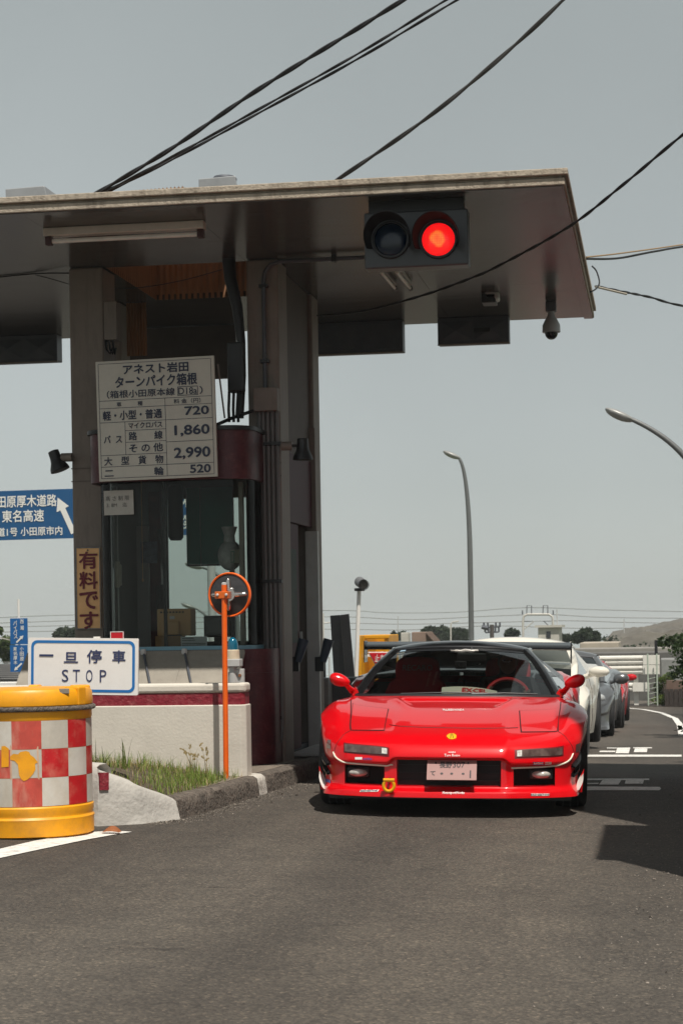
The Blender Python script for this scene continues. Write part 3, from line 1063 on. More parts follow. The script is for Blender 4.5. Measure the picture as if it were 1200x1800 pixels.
cable('overhead_cable', 'single grey bundled cable crossing behind the middle of the canopy edge', [at(560, 335, 19), at(603, 309, 18.5), at(760, 200, 18), at(900, 83, 17.8), at(1020, -30, 17.6), at(1300, -300, 17.2), at(1700, -640, 17)], 0.0135, m=mat('cable_grey', (0.045, 0.042, 0.04), 0.6), twist=0.5)
cable('overhead_cable', 'thin twisted black cable crossing in front of the canopy right corner', [at(556, 555, 18.0), at(640, 546, 17.2), at(740, 520, 16.4), at(830, 488, 15.7), at(880, 465, 15.3), at(1000, 398, 14.4), at(1100, 320, 13.6), at(1240, 205, 12.8), at(1600, -60, 11.5)], 0.0075, twist=0.26)
cable('overhead_cable', 'tan cable pair leaving the canopy side to the right', [at(1030, 452, 19.0), at(1100, 444, 20), at(1240, 424, 22), at(1600, 370, 26)], 0.008, m=mat('cable_tan', (0.30, 0.19, 0.09), 0.6))
cable('overhead_cable', 'sagging black cable just below the tan cable right of the canopy', [at(1030, 455, 19.2), at(1085, 454, 20), at(1150, 442, 20.6), at(1240, 428, 22), at(1600, 380, 26)], 0.012)
cable('overhead_cable', 'lower pair of twisted cables right of the canopy corner', [at(1046, 503, 19.6), at(1090, 512, 20.2), at(1140, 522, 21), at(1240, 545, 22), at(1600, 600, 26)], 0.0085, twist=0.3)
cable('overhead_cable', 'straight pale cable at the far right below the canopy corner', [at(1046, 504, 19.5), at(1100, 517, 20.2)], 0.011, m=mat('cable_pale', (0.40, 0.36, 0.30), 0.6))
cable('overhead_cable', 'short black lead looping from the dome camera to the canopy side', [at(968, 518, 18.75), at(1000, 517, 18.7), at(1035, 514, 18.6), at(1052, 500, 18.9), at(1048, 478, 19.2), at(1040, 468, 19.4)], 0.008)
cable('overhead_cable', 'thin wire running along the soffit at the far left', [at(-10, 488, 16.2), at(63, 481, 16.1), at(122, 480, 16.0)], 0.006)
cable('overhead_cable', 'thin wire drooping from the soffit to the left pillar', [at(63, 483, 16.1), at(90, 490, 16.05), at(124, 500, 16.0)], 0.004)
cable('overhead_cable', 'thin wire strung across the light well above the fee board', [at(190, 507, 16.4), at(250, 505, 16.4), at(320, 493, 16.4), at(390, 474, 16.3)], 0.004)

# fluorescent fitting
fl = thing('fluorescent_light', 'long white fluorescent batten light under the left of the canopy', 'light fitting', (-4.1, 14.9, HS))
p0, p1 = atZ(80, 424, HS - 0.07), atZ(360, 400, HS - 0.07)
Yf = 0.5 * (p0.y + p1.y)
p0, p1 = at(80, 424, Yf), at(360, 404, Yf)
MB().box(p0.x, p1.x, Yf - 0.05, Yf + 0.05, HS - 0.06, HS - 0.002).build('housing', mat('fitting_white', (0.55, 0.50, 0.45), 0.45), fl, bevel=0.004)
MB().tube([(p0.x + 0.05, Yf, HS - 0.095), (p1.x - 0.05, Yf, HS - 0.095)], 0.017, 14).build('tube', mat('tube_glass', (0.70, 0.68, 0.64), 0.2), fl, smooth=True)
for x in (p0.x + 0.03, p1.x - 0.03):
    MB().box(x - 0.025, x + 0.025, Yf - 0.028, Yf + 0.028, HS - 0.125, HS - 0.061).build('end_socket', mat('socket_maroon', (0.05, 0.012, 0.012), 0.5), fl, bevel=0.006)
fl2 = thing('fluorescent_light', 'pair of short lamp tubes under the canopy below the traffic light', 'light fitting', (-1.9, 17, HS))
for px in (670, 697):
    q0, q1 = atZ(px, 478, HS - 0.05), atZ(px + 23, 506, HS - 0.05)
    MB().tube([q0, q1], 0.016, 12).build('tube', MATS['tube_glass'], fl2, smooth=True)
    MB().tube([q1, q1 + (q1 - q0).normalized() * 0.05], 0.022, 12).build('end_socket', M_BLACK, fl2, smooth=True)
    MB().box(min(q0.x, q1.x) - 0.02, max(q0.x, q1.x) + 0.02, q0.y, q1.y, HS - 0.03, HS - 0.002).build('housing', M_LTGREY, fl2)

# conduit along the soffit and down the right pillar
cr = thing('conduit_run', 'bundle of grey conduit pipes on the right pillar with a junction box', 'conduit', (-3.2, 15.94, 0.2))
px_x = lambda px, py=900: at(px, py, 15.93).x
top = [at(640, 452, 15.9), at(560, 453, 15.93), at(497, 458, 15.93)]
xt = px_x(464, 560)
pts = [Vector((top[0].x, 15.92, HS - 0.035)), Vector((xt + 0.14, 15.92, HS - 0.035)), Vector((xt + 0.06, 15.925, HS - 0.06)), Vector((xt + 0.015, 15.93, HS - 0.11)), Vector((xt, 15.93, HS - 0.18)), Vector((xt, 15.93, at(466, 682, 15.93).z))]
MB().tube(pts, 0.017, 10).build('pipe', M_DKGREY, cr, smooth=True)
for py in (503, 635):
    z = at(464, py, 15.93).z
    MB().box(xt - 0.035, xt + 0.035, 15.905, 15.968, z - 0.012, z + 0.012).build('clamp', M_BLACK, cr)
z = HS - 0.035
xk = at(587, 452, 15.92).x
MB().box(xk - 0.02, xk + 0.02, 15.895, 15.945, HS - 0.06, HS - 0.001).build('clamp', M_BLACK, cr)
bx0, bx1, bz0, bz1 = at(445, 700, 15.85).x, at(487, 700, 15.85).x, at(466, 722, 15.85).z, at(466, 681, 15.85).z
MB().box(bx0, bx1, 15.85, 15.968, bz0, bz1).build('junction_box', M_PILLAR, cr, bevel=0.006)
for i, px in enumerate((456, 463, 471, 479, 487)):
    x0 = px_x(px, 740) * 0.5 + px_x(px + 2, 900) * 0.5
    xb = px_x(px + 9, 1262)
    zt = bz0 + 0.01
    zb_ = 0.36 + 0.0 * i
    gr = 0.25
    y0 = 15.93
    bend = [Vector((xb, y0, 0.50)), Vector((xb - 0.01, y0 - 0.01, 0.38)), Vector((xb - 0.05, y0 - 0.05, 0.30)), Vector((xb - 0.12, y0 - 0.12 - 0.03 * i, 0.262)),
            Vector((xb - 0.25 - 0.02 * i, y0 - 0.24 - 0.06 * i, 0.25)), Vector((xb - 0.38, y0 - 0.34 - 0.09 * i, 0.245))]
    MB().tube([Vector((x0, y0, zt)), Vector((x0 * .7 + xb * .3, y0, 2.0)), Vector((xb, y0, 1.0))] + bend, [0.0165] * 4 + [0.018] * 5, 10).build('pipe', M_PVC, cr, smooth=True)
for py in (780, 1022, 1262):
    z = at(470, py, 15.9).z
    dx = (py - 780) / 482 * 0.04
    MB().box(at(454, py, 15.93).x + 0.0, at(494, py, 15.93).x + 0.01, 15.905, 15.968, z - 0.014, z + 0.014).build('clamp', M_BLACK, cr)

# black cable duct hanging beside the right pillar with a black unit
du = thing('cable_duct', 'thick black cable duct bending down from the canopy beside the right pillar', 'cable duct', (-3.4, 15.9, HS))
P = [at(402, 455, 15.9), at(405, 490, 15.88), at(417, 540, 15.86), at(424, 600, 15.85), at(425, 660, 15.85), at(421, 735, 15.85)]
P[0].z = HS - 0.003
MB().tube(P, [0.055, 0.05, 0.045, 0.035, 0.035, 0.035], 12).build('trunk', M_BLACK, du, smooth=True)
P = [at(400, 605, 15.75), at(400, 740, 15.75)]
MB().box(at(401, 620, 15.75).x, at(428, 620, 15.75).x, 15.7, 15.82, at(410, 690, 15.75).z, at(410, 602, 15.75).z).build('black_unit', M_BLACK, du, bevel=0.015)
for px in (403, 411, 419):
    MB().tube([at(px, 688, 15.76), at(px - 1, 720, 15.76), at(px, 742, 15.76)], 0.012, 8).build('lead', M_CABLE, du, smooth=True)
MB().tube([at(378, 748, 15.7), at(405, 736, 15.75), at(445, 722, 15.84)], 0.014, 8).build('lead', M_CABLE, du, smooth=True)
MB().bar(at(383, 640, 15.6), at(395, 735, 15.6), 0.012, 0.012).build('stay', M_PILLAR, du)

# beige box on the left pillar
bx = thing('junction_box', 'beige junction box with cable loops on the inner side of the left pillar', 'junction box', (-4.45, 15.93, 3.8))
q0, q1 = at(181, 531, 16.0), at(207, 597, 16.0)
MB().box(-4.508, q1.x, 15.98, 16.12, q1.z, q0.z).build('box', M_PILLAR, bx, bevel=0.006)
for k in range(3):
    MB().tube([at(186 + 6 * k, 596, 16.02), at(188 + 6 * k, 615, 16.02), at(194 + 4 * k, 622, 16.03), at(198 + 3 * k, 612, 16.05)], 0.008, 8).build('cable_loop', M_CABLE, bx, smooth=True)

# ------------------------------------------------------------------ traffic light
tl = thing('traffic_light', 'two-lens horizontal traffic light showing red below the canopy edge', 'traffic light', (-1.66, 14.05, HS))
TY = 13.98
x0, x1 = at(640, 425, TY).x, at(822, 425, TY).x
z0, z1 = at(730, 469, TY).z, HS - 0.085
M_TLH = mat('signal_housing', (0.055, 0.058, 0.062), 0.4, metal=0.3, var=0.06)
hs_ = MB().box(x0, x1, TY, TY + 0.16, z0, z1).build('housing', M_TLH, tl, bevel=0.012, seg=3)
MB().box(x0 + 0.03, x1 - 0.03, TY + 0.035, TY + 0.155, z1 + 0.001, HS - 0.002).build('reflection_box', M_BLACK, tl)  # dark box standing in for the housing's reflection in the soffit
for x in ():
    MB().box(x - 0.02, x + 0.02, TY + 0.11, TY + 0.15, z1 - 0.002, HS - 0.002).build('bracket', M_BLACK, tl)
def lens_mat(name, red):
    m = bpy.data.materials.new(name)
    m.use_nodes = True
    N, L = m.node_tree.nodes, m.node_tree.links
    b_ = N['Principled BSDF']
    b_.inputs['Roughness'].default_value = 0.15
    tc = N.new('ShaderNodeTexCoord')
    mp = N.new('ShaderNodeMapping')
    mp.inputs['Scale'].default_value = (90, 90, 90)
    mp.inputs['Rotation'].default_value = (0, R(45), 0)
    L.new(tc.outputs['Object'], mp.inputs['Vector'])
    ck = N.new('ShaderNodeTexChecker')
    ck.inputs['Scale'].default_value = 1.0
    L.new(mp.outputs[0], ck.inputs['Vector'])
    if red:
        b_.inputs['Base Color'].default_value = (0.5, 0.01, 0.01, 1)
        ln = N.new('ShaderNodeVectorMath')
        ln.operation = 'LENGTH'
        L.new(tc.outputs['Object'], ln.inputs[0])
        rp = N.new('ShaderNodeValToRGB')
        e = rp.color_ramp.elements
        e[0].position = 0.0; e[0].color = (1.0, 0.04, 0.02, 1)
        e[1].position = 1.0; e[1].color = (1.0, 0.006, 0.01, 1)
        for p_, c_ in ((0.16, (1.0, 0.012, 0.012, 1)), (0.30, (1.0, 0.10, 0.02, 1)), (0.42, (1.0, 0.20, 0.03, 1)), (0.56, (1.0, 0.015, 0.012, 1))):
            k_ = e.new(p_); k_.color = c_
        mr = N.new('ShaderNodeMapRange')
        mr.inputs['From Max'].default_value = 0.116
        L.new(ln.outputs['Value'], mr.inputs['Value'])
        nz = N.new('ShaderNodeTexNoise')
        nz.inputs['Scale'].default_value = 13
        L.new(tc.outputs['Object'], nz.inputs['Vector'])
        ad = N.new('ShaderNodeMath'); ad.operation = 'MULTIPLY_ADD'
        L.new(nz.outputs['Fac'], ad.inputs[0]); ad.inputs[1].default_value = 0.5
        sb = N.new('ShaderNodeMath'); sb.operation = 'SUBTRACT'
        L.new(mr.outputs[0], ad.inputs[2]); L.new(ad.outputs[0], sb.inputs[0]); sb.inputs[1].default_value = 0.25
        L.new(sb.outputs[0], rp.inputs['Fac'])
        L.new(rp.outputs['Color'], b_.inputs['Emission Color'])
        mr2 = N.new('ShaderNodeMapRange')
        L.new(ck.outputs['Fac'], mr2.inputs['Value'])
        mr2.inputs['To Min'].default_value = 0.75; mr2.inputs['To Max'].default_value = 1.05
        L.new(mr2.outputs[0], b_.inputs['Emission Strength'])
    else:
        b_.inputs['Base Color'].default_value = (0.004, 0.014, 0.035, 1)
    bp = N.new('ShaderNodeBump')
    bp.inputs['Strength'].default_value = 0.15
    L.new(ck.outputs['Fac'], bp.inputs['Height'])
    L.new(bp.outputs[0], b_.inputs['Normal'])
    return m
for px, red in ((686, False), (770, True)):
    c = at(px, 421, TY - 0.02)
    prof = [(0.116 * math.cos(a), -0.03 * math.sin(a)) for a in np.linspace(0, PI / 2 * 0.98, 8)]
    lens = MB().lathe(prof, (0, 0, 0), 'Y', 40).build('lens', lens_mat('lens_red' if red else 'lens_blue', red), tl, smooth=True)
    lens.location = c - Vector(OFF[tl.name])
    # build() subtracted the root offset: undo for this locally built mesh
    for v in lens.data.vertices:
        v.co += Vector(OFF[tl.name])
    ring = MB()
    ring.lathe([(0.117, 0.0), (0.130, 0.0), (0.135, 0.03), (0.117, 0.03)], (c.x, TY - 0.03, c.z), 'Y', 40, ring=True)
    ring.build('lens_ring', M_BLACK, tl, smooth=True)
    # visor: hood tube open at the bottom
    rows = []
    for i in range(25):
        a = R(-25) + R(230) * i / 24
        ln_ = 0.29 - 0.12 * (abs(i - 12) / 12) ** 2
        ca, sa = math.cos(a), math.sin(a)
        rows.append([(c.x + 0.146 * ca, TY - 0.012, c.z + 0.146 * sa), (c.x + 0.165 * ca, TY - ln_, c.z + 0.165 * sa - 0.015), (c.x + 0.160 * ca, TY - ln_, c.z + 0.160 * sa - 0.015), (c.x + 0.141 * ca, TY - 0.012, c.z + 0.141 * sa)])
    MB().grid(rows).build('visor', mat('visor_black', (0.008, 0.008, 0.009), 0.8, spec=0.1, var=0.1), tl, smooth=True, fix=True)

# ------------------------------------------------------------------ sign boxes seen from behind
def back_box(px0, px1, pyb, Y, label, cells, name='lane_sign_box'):
    p0, p1 = at(px0, pyb, Y), at(px1, pyb, Y)
    z0 = 0.5 * (p0.z + p1.z)
    t = thing(name, label, 'sign box', ((p0.x + p1.x) / 2, Y, HS), group='lane sign boxes under the canopy')
    MB().box(p0.x, p1.x, Y, Y + 0.18, z0, HS - 0.003).build('case', M_DKGREY, t, bevel=0.006)
    w = (p1.x - p0.x - 0.03) / cells
    for k in range(cells):
        a, c = p0.x + 0.015 + k * w + 0.012, p0.x + 0.015 + (k + 1) * w - 0.012
        zl, zh = z0 + 0.03, HS - 0.04
        if cells > 1:      # pressed hollow pyramid panel
            xm, zm = (a + c) / 2, (zl + zh) / 2
            MB().add([(a, Y - 0.004, zl), (c, Y - 0.004, zl), (c, Y - 0.004, zh), (a, Y - 0.004, zh), (xm, Y - 0.03, zm)],
                     [(0, 1, 4), (1, 2, 4), (2, 3, 4), (3, 0, 4)]).build('rear_panel', M_DKGREY, t)
        else:
            MB().box(a, c, Y - 0.012, Y - 0.001, zl, zh).build('rear_panel', M_DKGREY, t, bevel=0.004)
    MB().box(p0.x - 0.002, p1.x + 0.002, Y - 0.004, Y + 0.02, z0 - 0.012, z0 + 0.0).build('bottom_rail', M_PILLAR, t)
    return t, p0, p1, z0
t, p0, p1, z0 = back_box(769, 894, 603, 19.45, 'dark sign box with two pressed square panels beside the floodlight', 2)
MB().box(p1.x - 0.34, p1.x - 0.18, 19.41, 19.44, z0 + 0.10, z0 + 0.14).build('maker_plate', M_BLACK, t)
back_box(548, 708, 620, 19.45, 'dark sign box with one plain panel hanging right of the booth', 1)
back_box(-70, 101, 637, 19.45, 'dark sign box with pressed panels at the far left beyond the pillar', 3)

# floodlight and dome camera
fd = thing('floodlight', 'small floodlight on a black bracket under the canopy right of the traffic light', 'floodlight', (-1.6, 17.9, HS))
c = at(865, 522, 18.2)
MB().box(c.x - 0.065, c.x + 0.065, 18.08, 18.26, c.z - 0.045, c.z + 0.04).build('lamp_head', M_LTGREY, fd, bevel=0.02)
q = at(858, 478, 18.2)
MB().bar(Vector((q.x, 18.2, HS - 0.002)), Vector((c.x, 18.2, c.z + 0.03)), 0.05, 0.03).build('arm', M_BLACK, fd)
for dx in (-0.05, 0.05):
    MB().bar(Vector((c.x + dx, 18.18, c.z)), Vector((c.x + dx, 18.18, c.z + 0.13)), 0.008, 0.02).build('yoke', M_BLACK, fd)
MB().box(q.x - 0.06, q.x + 0.07, 18.08, 18.3, HS - 0.09, HS - 0.003).build('mount', M_BLACK, fd, bevel=0.01)
MB().bar(at(833, 478, 17.4), at(842, 462, 17.2), 0.03, 0.05).build('clip', M_BLACK, fd)
lp_ = [at(833 + 14 * math.cos(a) + 10, 487 + 5 * math.sin(a), 17.6) for a in np.linspace(0, 2 * PI, 14)]
MB().tube(lp_, 0.008, 6).build('cable_coil', M_CABLE, fd, smooth=True)
dm = thing('dome_camera', 'white dome security camera hanging under the far right of the canopy', 'camera', (-0.97, 18.7, HS))
c = at(968, 560, 18.7)
MB().box(c.x - 0.05, c.x + 0.05, 18.65, 18.75, HS - 0.1, HS - 0.003).build('mount', M_DKGREY, dm, bevel=0.01)
MB().lathe([(0.03, HS - 0.10), (0.035, HS - 0.14), (0.06, HS - 0.18), (0.082, HS - 0.225), (0.085, HS - 0.29), (0.08, HS - 0.295)], (c.x, 18.7, 0), 'Z', 24).build('housing', mat('camera_grey', (0.42, 0.43, 0.44), 0.4), dm, smooth=True)
MB().lathe([(0.062, HS - 0.297)] + [(0.062 * math.cos(a), HS - 0.297 - 0.065 * math.sin(a)) for a in np.linspace(0.1, 1.5, 6)], (c.x, 18.7, 0), 'Z', 24).build('dome', mat('smoked_dome', (0.01, 0.01, 0.015), 0.08), dm, smooth=True)

# small black spot lamps on the pillars
def spot(px, py, side, Y, label, base_px):
    c = at(px, py, Y)
    t = thing('spot_lamp', label, 'lamp', (c.x, Y, c.z), group='black spot lamps on the pillars')
    bp_ = at(base_px, py - 8, Y)
    MB().tube([(bp_.x - 0.045, Y, bp_.z), (bp_.x + 0.045, Y, bp_.z)], 0.036, 14).build('socket', M_PILLAR, t, smooth=True)
    MB().tube([(bp_.x, Y, bp_.z), (c.x, Y, c.z + 0.04)], 0.012, 8).build('arm', M_BLACK, t, smooth=True)
    prof = [(0.03, 0.10), (0.045, 0.095), (0.048, 0.03), (0.055, 0.0), (0.078, -0.05), (0.082, -0.075), (0.07, -0.078)]
    MB().lathe(prof, (0, 0, 0), 'Z', 20)
    sh = MB().lathe(prof, (c.x, Y, c.z), 'Z', 20).build('shade', M_BLACK, t, smooth=True)
    return t, sh
spot(532, 792, 1, 15.9, 'black spot lamp pointing down on the right pillar', 504)
t, sh = spot(101, 812, -1, 15.9, 'black spot lamp tilted outwards on the left pillar', 118)
for v in sh.data.vertices:
    v.co = Matrix.Rotation(R(-20), 3, 'Y') @ v.co

# boxes on the roof edge
for px0, px1, pyt, pyb, Y, lab, cap in ((10, 100, 330, 348, 15.2, 'low grey cover on the canopy roof at far left', False), (349, 421, 312, 330, 14.6, 'grey roof vent box with dark round cap on the canopy', True)):
    a, c = at(px0, pyt, Y), at(px1, pyb, Y)
    t = thing('roof_box', lab, 'roof box', ((a.x + c.x) / 2, Y + 0.2, HS + 0.095))
    MB().add([(a.x, Y, HS + 0.095), (c.x, Y, HS + 0.095), (c.x - (0.1 if not cap else 0.03), Y, a.z), (a.x, Y, a.z - 0.01), (a.x, Y + 0.4, HS + 0.095), (c.x, Y + 0.4, HS + 0.095), (c.x - 0.1, Y + 0.4, a.z), (a.x, Y + 0.4, a.z - 0.01)],
             [(0, 1, 2, 3), (7, 6, 5, 4), (1, 5, 6, 2), (3, 2, 6, 7), (0, 3, 7, 4)]).build('cover', M_GREYM, t, bevel=0.006)
    if cap:
        MB().lathe([(0.09, a.z - 0.01), (0.095, a.z + 0.012), (0.08, a.z + 0.03)], ((a.x + c.x) / 2 + 0.01, Y + 0.15, 0), 'Z', 20).build('cap', M_DKGREY, t, smooth=True)
# ================================================================== signs
class Sign:
    """flat board given by its photo corners at a depth; u to the right, v upwards, 0..1"""
    def __init__(s, px0, py0, px1, py1, Y, tilt=0.0, depth=0.0):
        a, c = at(px0, (py0 + py1) / 2, Y), at(px1, (py0 + py1) / 2, Y)
        s.x0, s.x1 = a.x, c.x
        s.z1, s.z0 = at((px0 + px1) / 2, py0, Y).z, at((px0 + px1) / 2, py1, Y).z
        s.w, s.h, s.Y, s.tilt = s.x1 - s.x0, s.z1 - s.z0, Y, tilt
        s.cx, s.cz = (s.x0 + s.x1) / 2, (s.z0 + s.z1) / 2
    def P(s, u, v, proud=0.003):
        x, z = (u - 0.5) * s.w, (v - 0.5) * s.h
        c, q = math.cos(s.tilt), math.sin(s.tilt)
        return Vector((s.cx + x * c - z * q, s.Y - proud, s.cz + x * q + z * c))
    def poly(s, parent, name, uv, m, proud=0.003, th=0.0):
        if th:
            n = len(uv)
            v = [s.P(a, b_, proud) for a, b_ in uv] + [s.P(a, b_, proud - th) for a, b_ in uv]
            f = [tuple(range(n)), tuple(range(2 * n - 1, n - 1, -1))] + [(i, i + n, (i + 1) % n + n, (i + 1) % n) for i in range(n)]
            return MB().add(v, f).build(name, m, parent)
        return MB().add([s.P(a, b_, proud) for a, b_ in uv], [tuple(range(len(uv)))]).build(name, m, parent)
    def rect(s, parent, name, u0, u1, v0, v1, m, proud=0.003, th=0.0):
        return s.poly(parent, name, [(u0, v0), (u1, v0), (u1, v1), (u0, v1)], m, proud, th)
    def rrect_pts(s, u0, u1, v0, v1, r, n=5):
        ru, rv = r / s.w, r / s.h
        out = []
        for cx, cy, a0 in ((u1 - ru, v0 + rv, -90), (u1 - ru, v1 - rv, 0), (u0 + ru, v1 - rv, 90), (u0 + ru, v0 + rv, 180)):
            for k in range(n + 1):
                a = R(a0 + 90 * k / n)
                out.append((cx + ru * math.cos(a), cy + rv * math.sin(a)))
        return out
    def ring(s, parent, name, o, i, m, proud=0.003):
        n = len(o)
        v = [s.P(a, b_, proud) for a, b_ in o] + [s.P(a, b_, proud) for a, b_ in i]
        return MB().add(v, [(k, (k + 1) % n, (k + 1) % n + n, k + n) for k in range(n)]).build(name, m, parent)
    def text(s, parent, body, u0, u1, v0, v1, m, bold=0.014, spacing=1.0, proud=0.0042, shear=0.0):
        return put_text(parent, body, (u0, u1, v0, v1), lambda u, v: s.P(u, v, proud), m, bold, spacing, shear=shear)

# --- fee board
S = Sign(171.5, 630.5, 379, 842, 15.28, R(0.9))
fee = thing('fee_board', 'white toll fee board with price table hung over the booth window', 'sign', (S.cx, S.Y, S.z0))
M_BOARD = mat('fee_board_white', (0.54, 0.52, 0.455), 0.5, var=0.03, grime=0.15, gscale=5)
S.rect(fee, 'board', 0, 1, 0, 1, M_BOARD, 0.0, 0.03)
M_FEE = mat('fee_ink', (0.018, 0.024, 0.055), 0.5, var=0.05)
def fline(u0, v0, u1, v1, w=0.0035):
    if abs(u1 - u0) > abs(v1 - v0):
        S.rect(fee, 'rule', u0, u1, v0 - w / 2 / S.h, v0 + w / 2 / S.h, M_FEE, 0.003)
    else:
        S.rect(fee, 'rule', u0 - w / 2 / S.w, u0 + w / 2 / S.w, v0, v1, M_FEE, 0.0031)
L0, L1, B0, T0 = 0.022, 0.975, 0.022, 0.978
for l in ((L0, B0, L1, B0), (L0, T0, L1, T0), (L0, B0, L0, T0), (L1, B0, L1, T0),
          (L0, 0.669, L1, 0.669), (L0, 0.606, L1, 0.606), (L0, 0.488, L1, 0.488), (0.235, 0.414, 0.58, 0.414), (0.235, 0.316, 0.58, 0.316),
          (L0, 0.214, 0.58, 0.214), (L0, 0.118, L1, 0.118), (0.58, 0.304, L1, 0.304), (0.58, B0, 0.58, 0.669), (0.235, 0.214, 0.235, 0.488)):
    fline(*l)
for body, u0, u1, v0, v1, bold in (
        ('アネスト岩田', 0.235, 0.785, 0.882, 0.962, 0.03), ('ターンパイク箱根', 0.165, 0.855, 0.772, 0.866, 0.03), ('（箱根小田原本線', 0.09, 0.665, 0.688, 0.752, 0.016),
        ('D18a', 0.697, 0.852, 0.692, 0.748, 0.008), ('）', 0.875, 0.90, 0.688, 0.752, 0.016),
        ('車　　　種', 0.17, 0.39, 0.617, 0.655, 0.012), ('料 金（円）', 0.655, 0.88, 0.617, 0.657, 0.012),
        ('軽・小型・普通', 0.05, 0.55, 0.506, 0.582, 0.025), ('720', 0.745, 0.945, 0.52, 0.588, 0.028),
        ('マイクロバス', 0.265, 0.55, 0.43, 0.478, 0.022), ('1,860', 0.655, 0.945, 0.345, 0.435, 0.028), ('路　　線', 0.265, 0.55, 0.332, 0.40, 0.02),
        ('バ  ス', 0.052, 0.205, 0.316, 0.378, 0.022), ('そ の 他', 0.265, 0.55, 0.23, 0.30, 0.018), ('2,990', 0.645, 0.945, 0.155, 0.25, 0.028),
        ('大　型　貨　物', 0.05, 0.55, 0.13, 0.20, 0.018), ('二　　　　輪', 0.05, 0.55, 0.032, 0.10, 0.018), ('520', 0.775, 0.945, 0.038, 0.104, 0.028)):
    S.text(fee, body, u0, u1, v0, v1, M_FEE, bold)
o_ = [(0.688, 0.682), (0.86, 0.682), (0.86, 0.758), (0.688, 0.758)]
i_ = [(0.693, 0.687), (0.855, 0.687), (0.855, 0.753), (0.693, 0.753)]
S.ring(fee, 'route_frame', o_, i_, M_FEE)

# --- height limit notice on the glass
S = Sign(183, 862, 235, 905, 15.43, R(0.5))
nt_ = thing('height_notice', 'small yellowed height limit notice taped inside a clear sleeve on the glass', 'notice', (S.cx, S.Y, S.z0))
S.rect(nt_, 'sheet', 0, 1, 0, 1, mat('old_paper', (0.42, 0.41, 0.37), 0.6, var=0.06, grime=0.3, gscale=18, gcol=(0.30, 0.26, 0.2)), 0.0, 0.006)
M_FADED = mat('faded_ink', (0.10, 0.10, 0.10), 0.7)
S.text(nt_, '高 さ 制 限', 0.07, 0.86, 0.58, 0.78, M_FADED, 0.004, proud=0.003)
S.text(nt_, '3. 8M　迄', 0.09, 0.78, 0.32, 0.50, M_FADED, 0.004, proud=0.003)

# --- charge sign on the left pillar
S = Sign(134.5, 962, 177.5, 1106, 15.955, R(0.0))
ch = thing('charge_sign', 'weathered orange vertical sign with maroon lettering on the left pillar', 'sign', (S.cx, S.Y, S.z0))
S.rect(ch, 'plate', 0, 1, 0, 1, mat('charge_orange', (0.90, 0.52, 0.23), 0.6, var=0.1, vscale=5, grime=0.35, gscale=7, gcol=(0.74, 0.40, 0.16)), 0.0, 0.006)
S.ring(ch, 'worn_edge', [(0, 0), (1, 0), (1, 1), (0, 1)], [(0.035, 0.012), (0.965, 0.01), (0.965, 0.988), (0.04, 0.99)], mat('worn_edge', (0.17, 0.19, 0.20), 0.7, var=0.4, vscale=30), 0.0075)
M_CHT = mat('charge_ink', (0.15, 0.006, 0.018), 0.55)
for i, chh in enumerate('有料です'):
    v1 = 0.955 - i * 0.245
    S.text(ch, chh, 0.15, 0.88, v1 - 0.215, v1 - 0.01, M_CHT, 0.022, proud=0.009)
for v in (0.965, 0.03):
    MB().lathe([(0.006, 0), (0.006, -0.012)], S.P(0.5, v, 0.002), 'Y', 8).build('bolt', M_BLACK, ch)

# --- STOP board behind the drum
S = Sign(50, 1121.5, 243, 1221, 12.38, R(-1.4))
st = thing('stop_board', 'white temporary stop board with blue border behind the yellow drum', 'sign', (S.cx, S.Y, 0.3))
M_STOPW = mat('stop_white', (0.80, 0.78, 0.755), 0.5, var=0.02, grime=0.18, gscale=16, gcol=(0.55, 0.51, 0.46))
M_STOPB = mat('stop_blue', (0.012, 0.16, 0.46), 0.45, var=0.08)
S.poly(st, 'board', S.rrect_pts(0, 1, 0, 1, 0.01), M_STOPW, 0.0, 0.02)
S.ring(st, 'border', S.rrect_pts(0.028, 0.972, 0.045, 0.955, 0.04), S.rrect_pts(0.052, 0.948, 0.092, 0.908, 0.028), M_STOPB, 0.002)
M_STI = mat('stop_ink', (0.028, 0.04, 0.115), 0.55)
for chh, u0, u1, v0, v1 in (('一', 0.105, 0.23, 0.675, 0.70), ('旦', 0.33, 0.455, 0.565, 0.745), ('停', 0.54, 0.67, 0.565, 0.79), ('車', 0.77, 0.885, 0.575, 0.785)):
    S.text(st, chh, u0, u1, v0, v1, M_STI, 0.02, proud=0.003)
for chh, u0, u1 in (('S', 0.31, 0.37), ('T', 0.41, 0.475), ('O', 0.53, 0.59), ('P', 0.655, 0.715)):
    S.text(st, chh, u0, u1, 0.225, 0.44, M_STI, 0.0, proud=0.003)
for u in (0.12, 0.42):
    MB().tube([S.P(u, 0.9, -0.035), Vector((S.P(u, 0, 0).x, S.Y + 0.035, 0.22))], 0.018, 10).build('post', M_LTGREY, st, smooth=True)
MB().box(S.P(0.62, 1, 0).x - 0.02, S.P(0.62, 1, 0).x + 0.02, S.Y + 0.005, S.Y + 0.03, S.z1 - 0.01, S.z1 + 0.008).build('clip', M_WHITE, st)
# red square plate behind it
S = Sign(194.5, 1110, 218, 1150, 14.9)
rs = thing('red_plate', 'small red square plate standing behind the stop board', 'sign', (S.cx, S.Y, 0.85))
S.rect(rs, 'plate', 0, 1, 0, 1, M_RED, 0.0, 0.008)
S.ring(rs, 'white_edge', [(0, 0), (1, 0), (1, 1), (0, 1)], [(0.05, 0.03), (0.95, 0.03), (0.95, 0.97), (0.05, 0.97)], M_WHITE, 0.002)
MB().tube([S.P(0.5, 0.5, -0.02), (S.cx, S.Y + 0.02, 0.80)], 0.012, 8).build('post', M_LTGREY, rs)

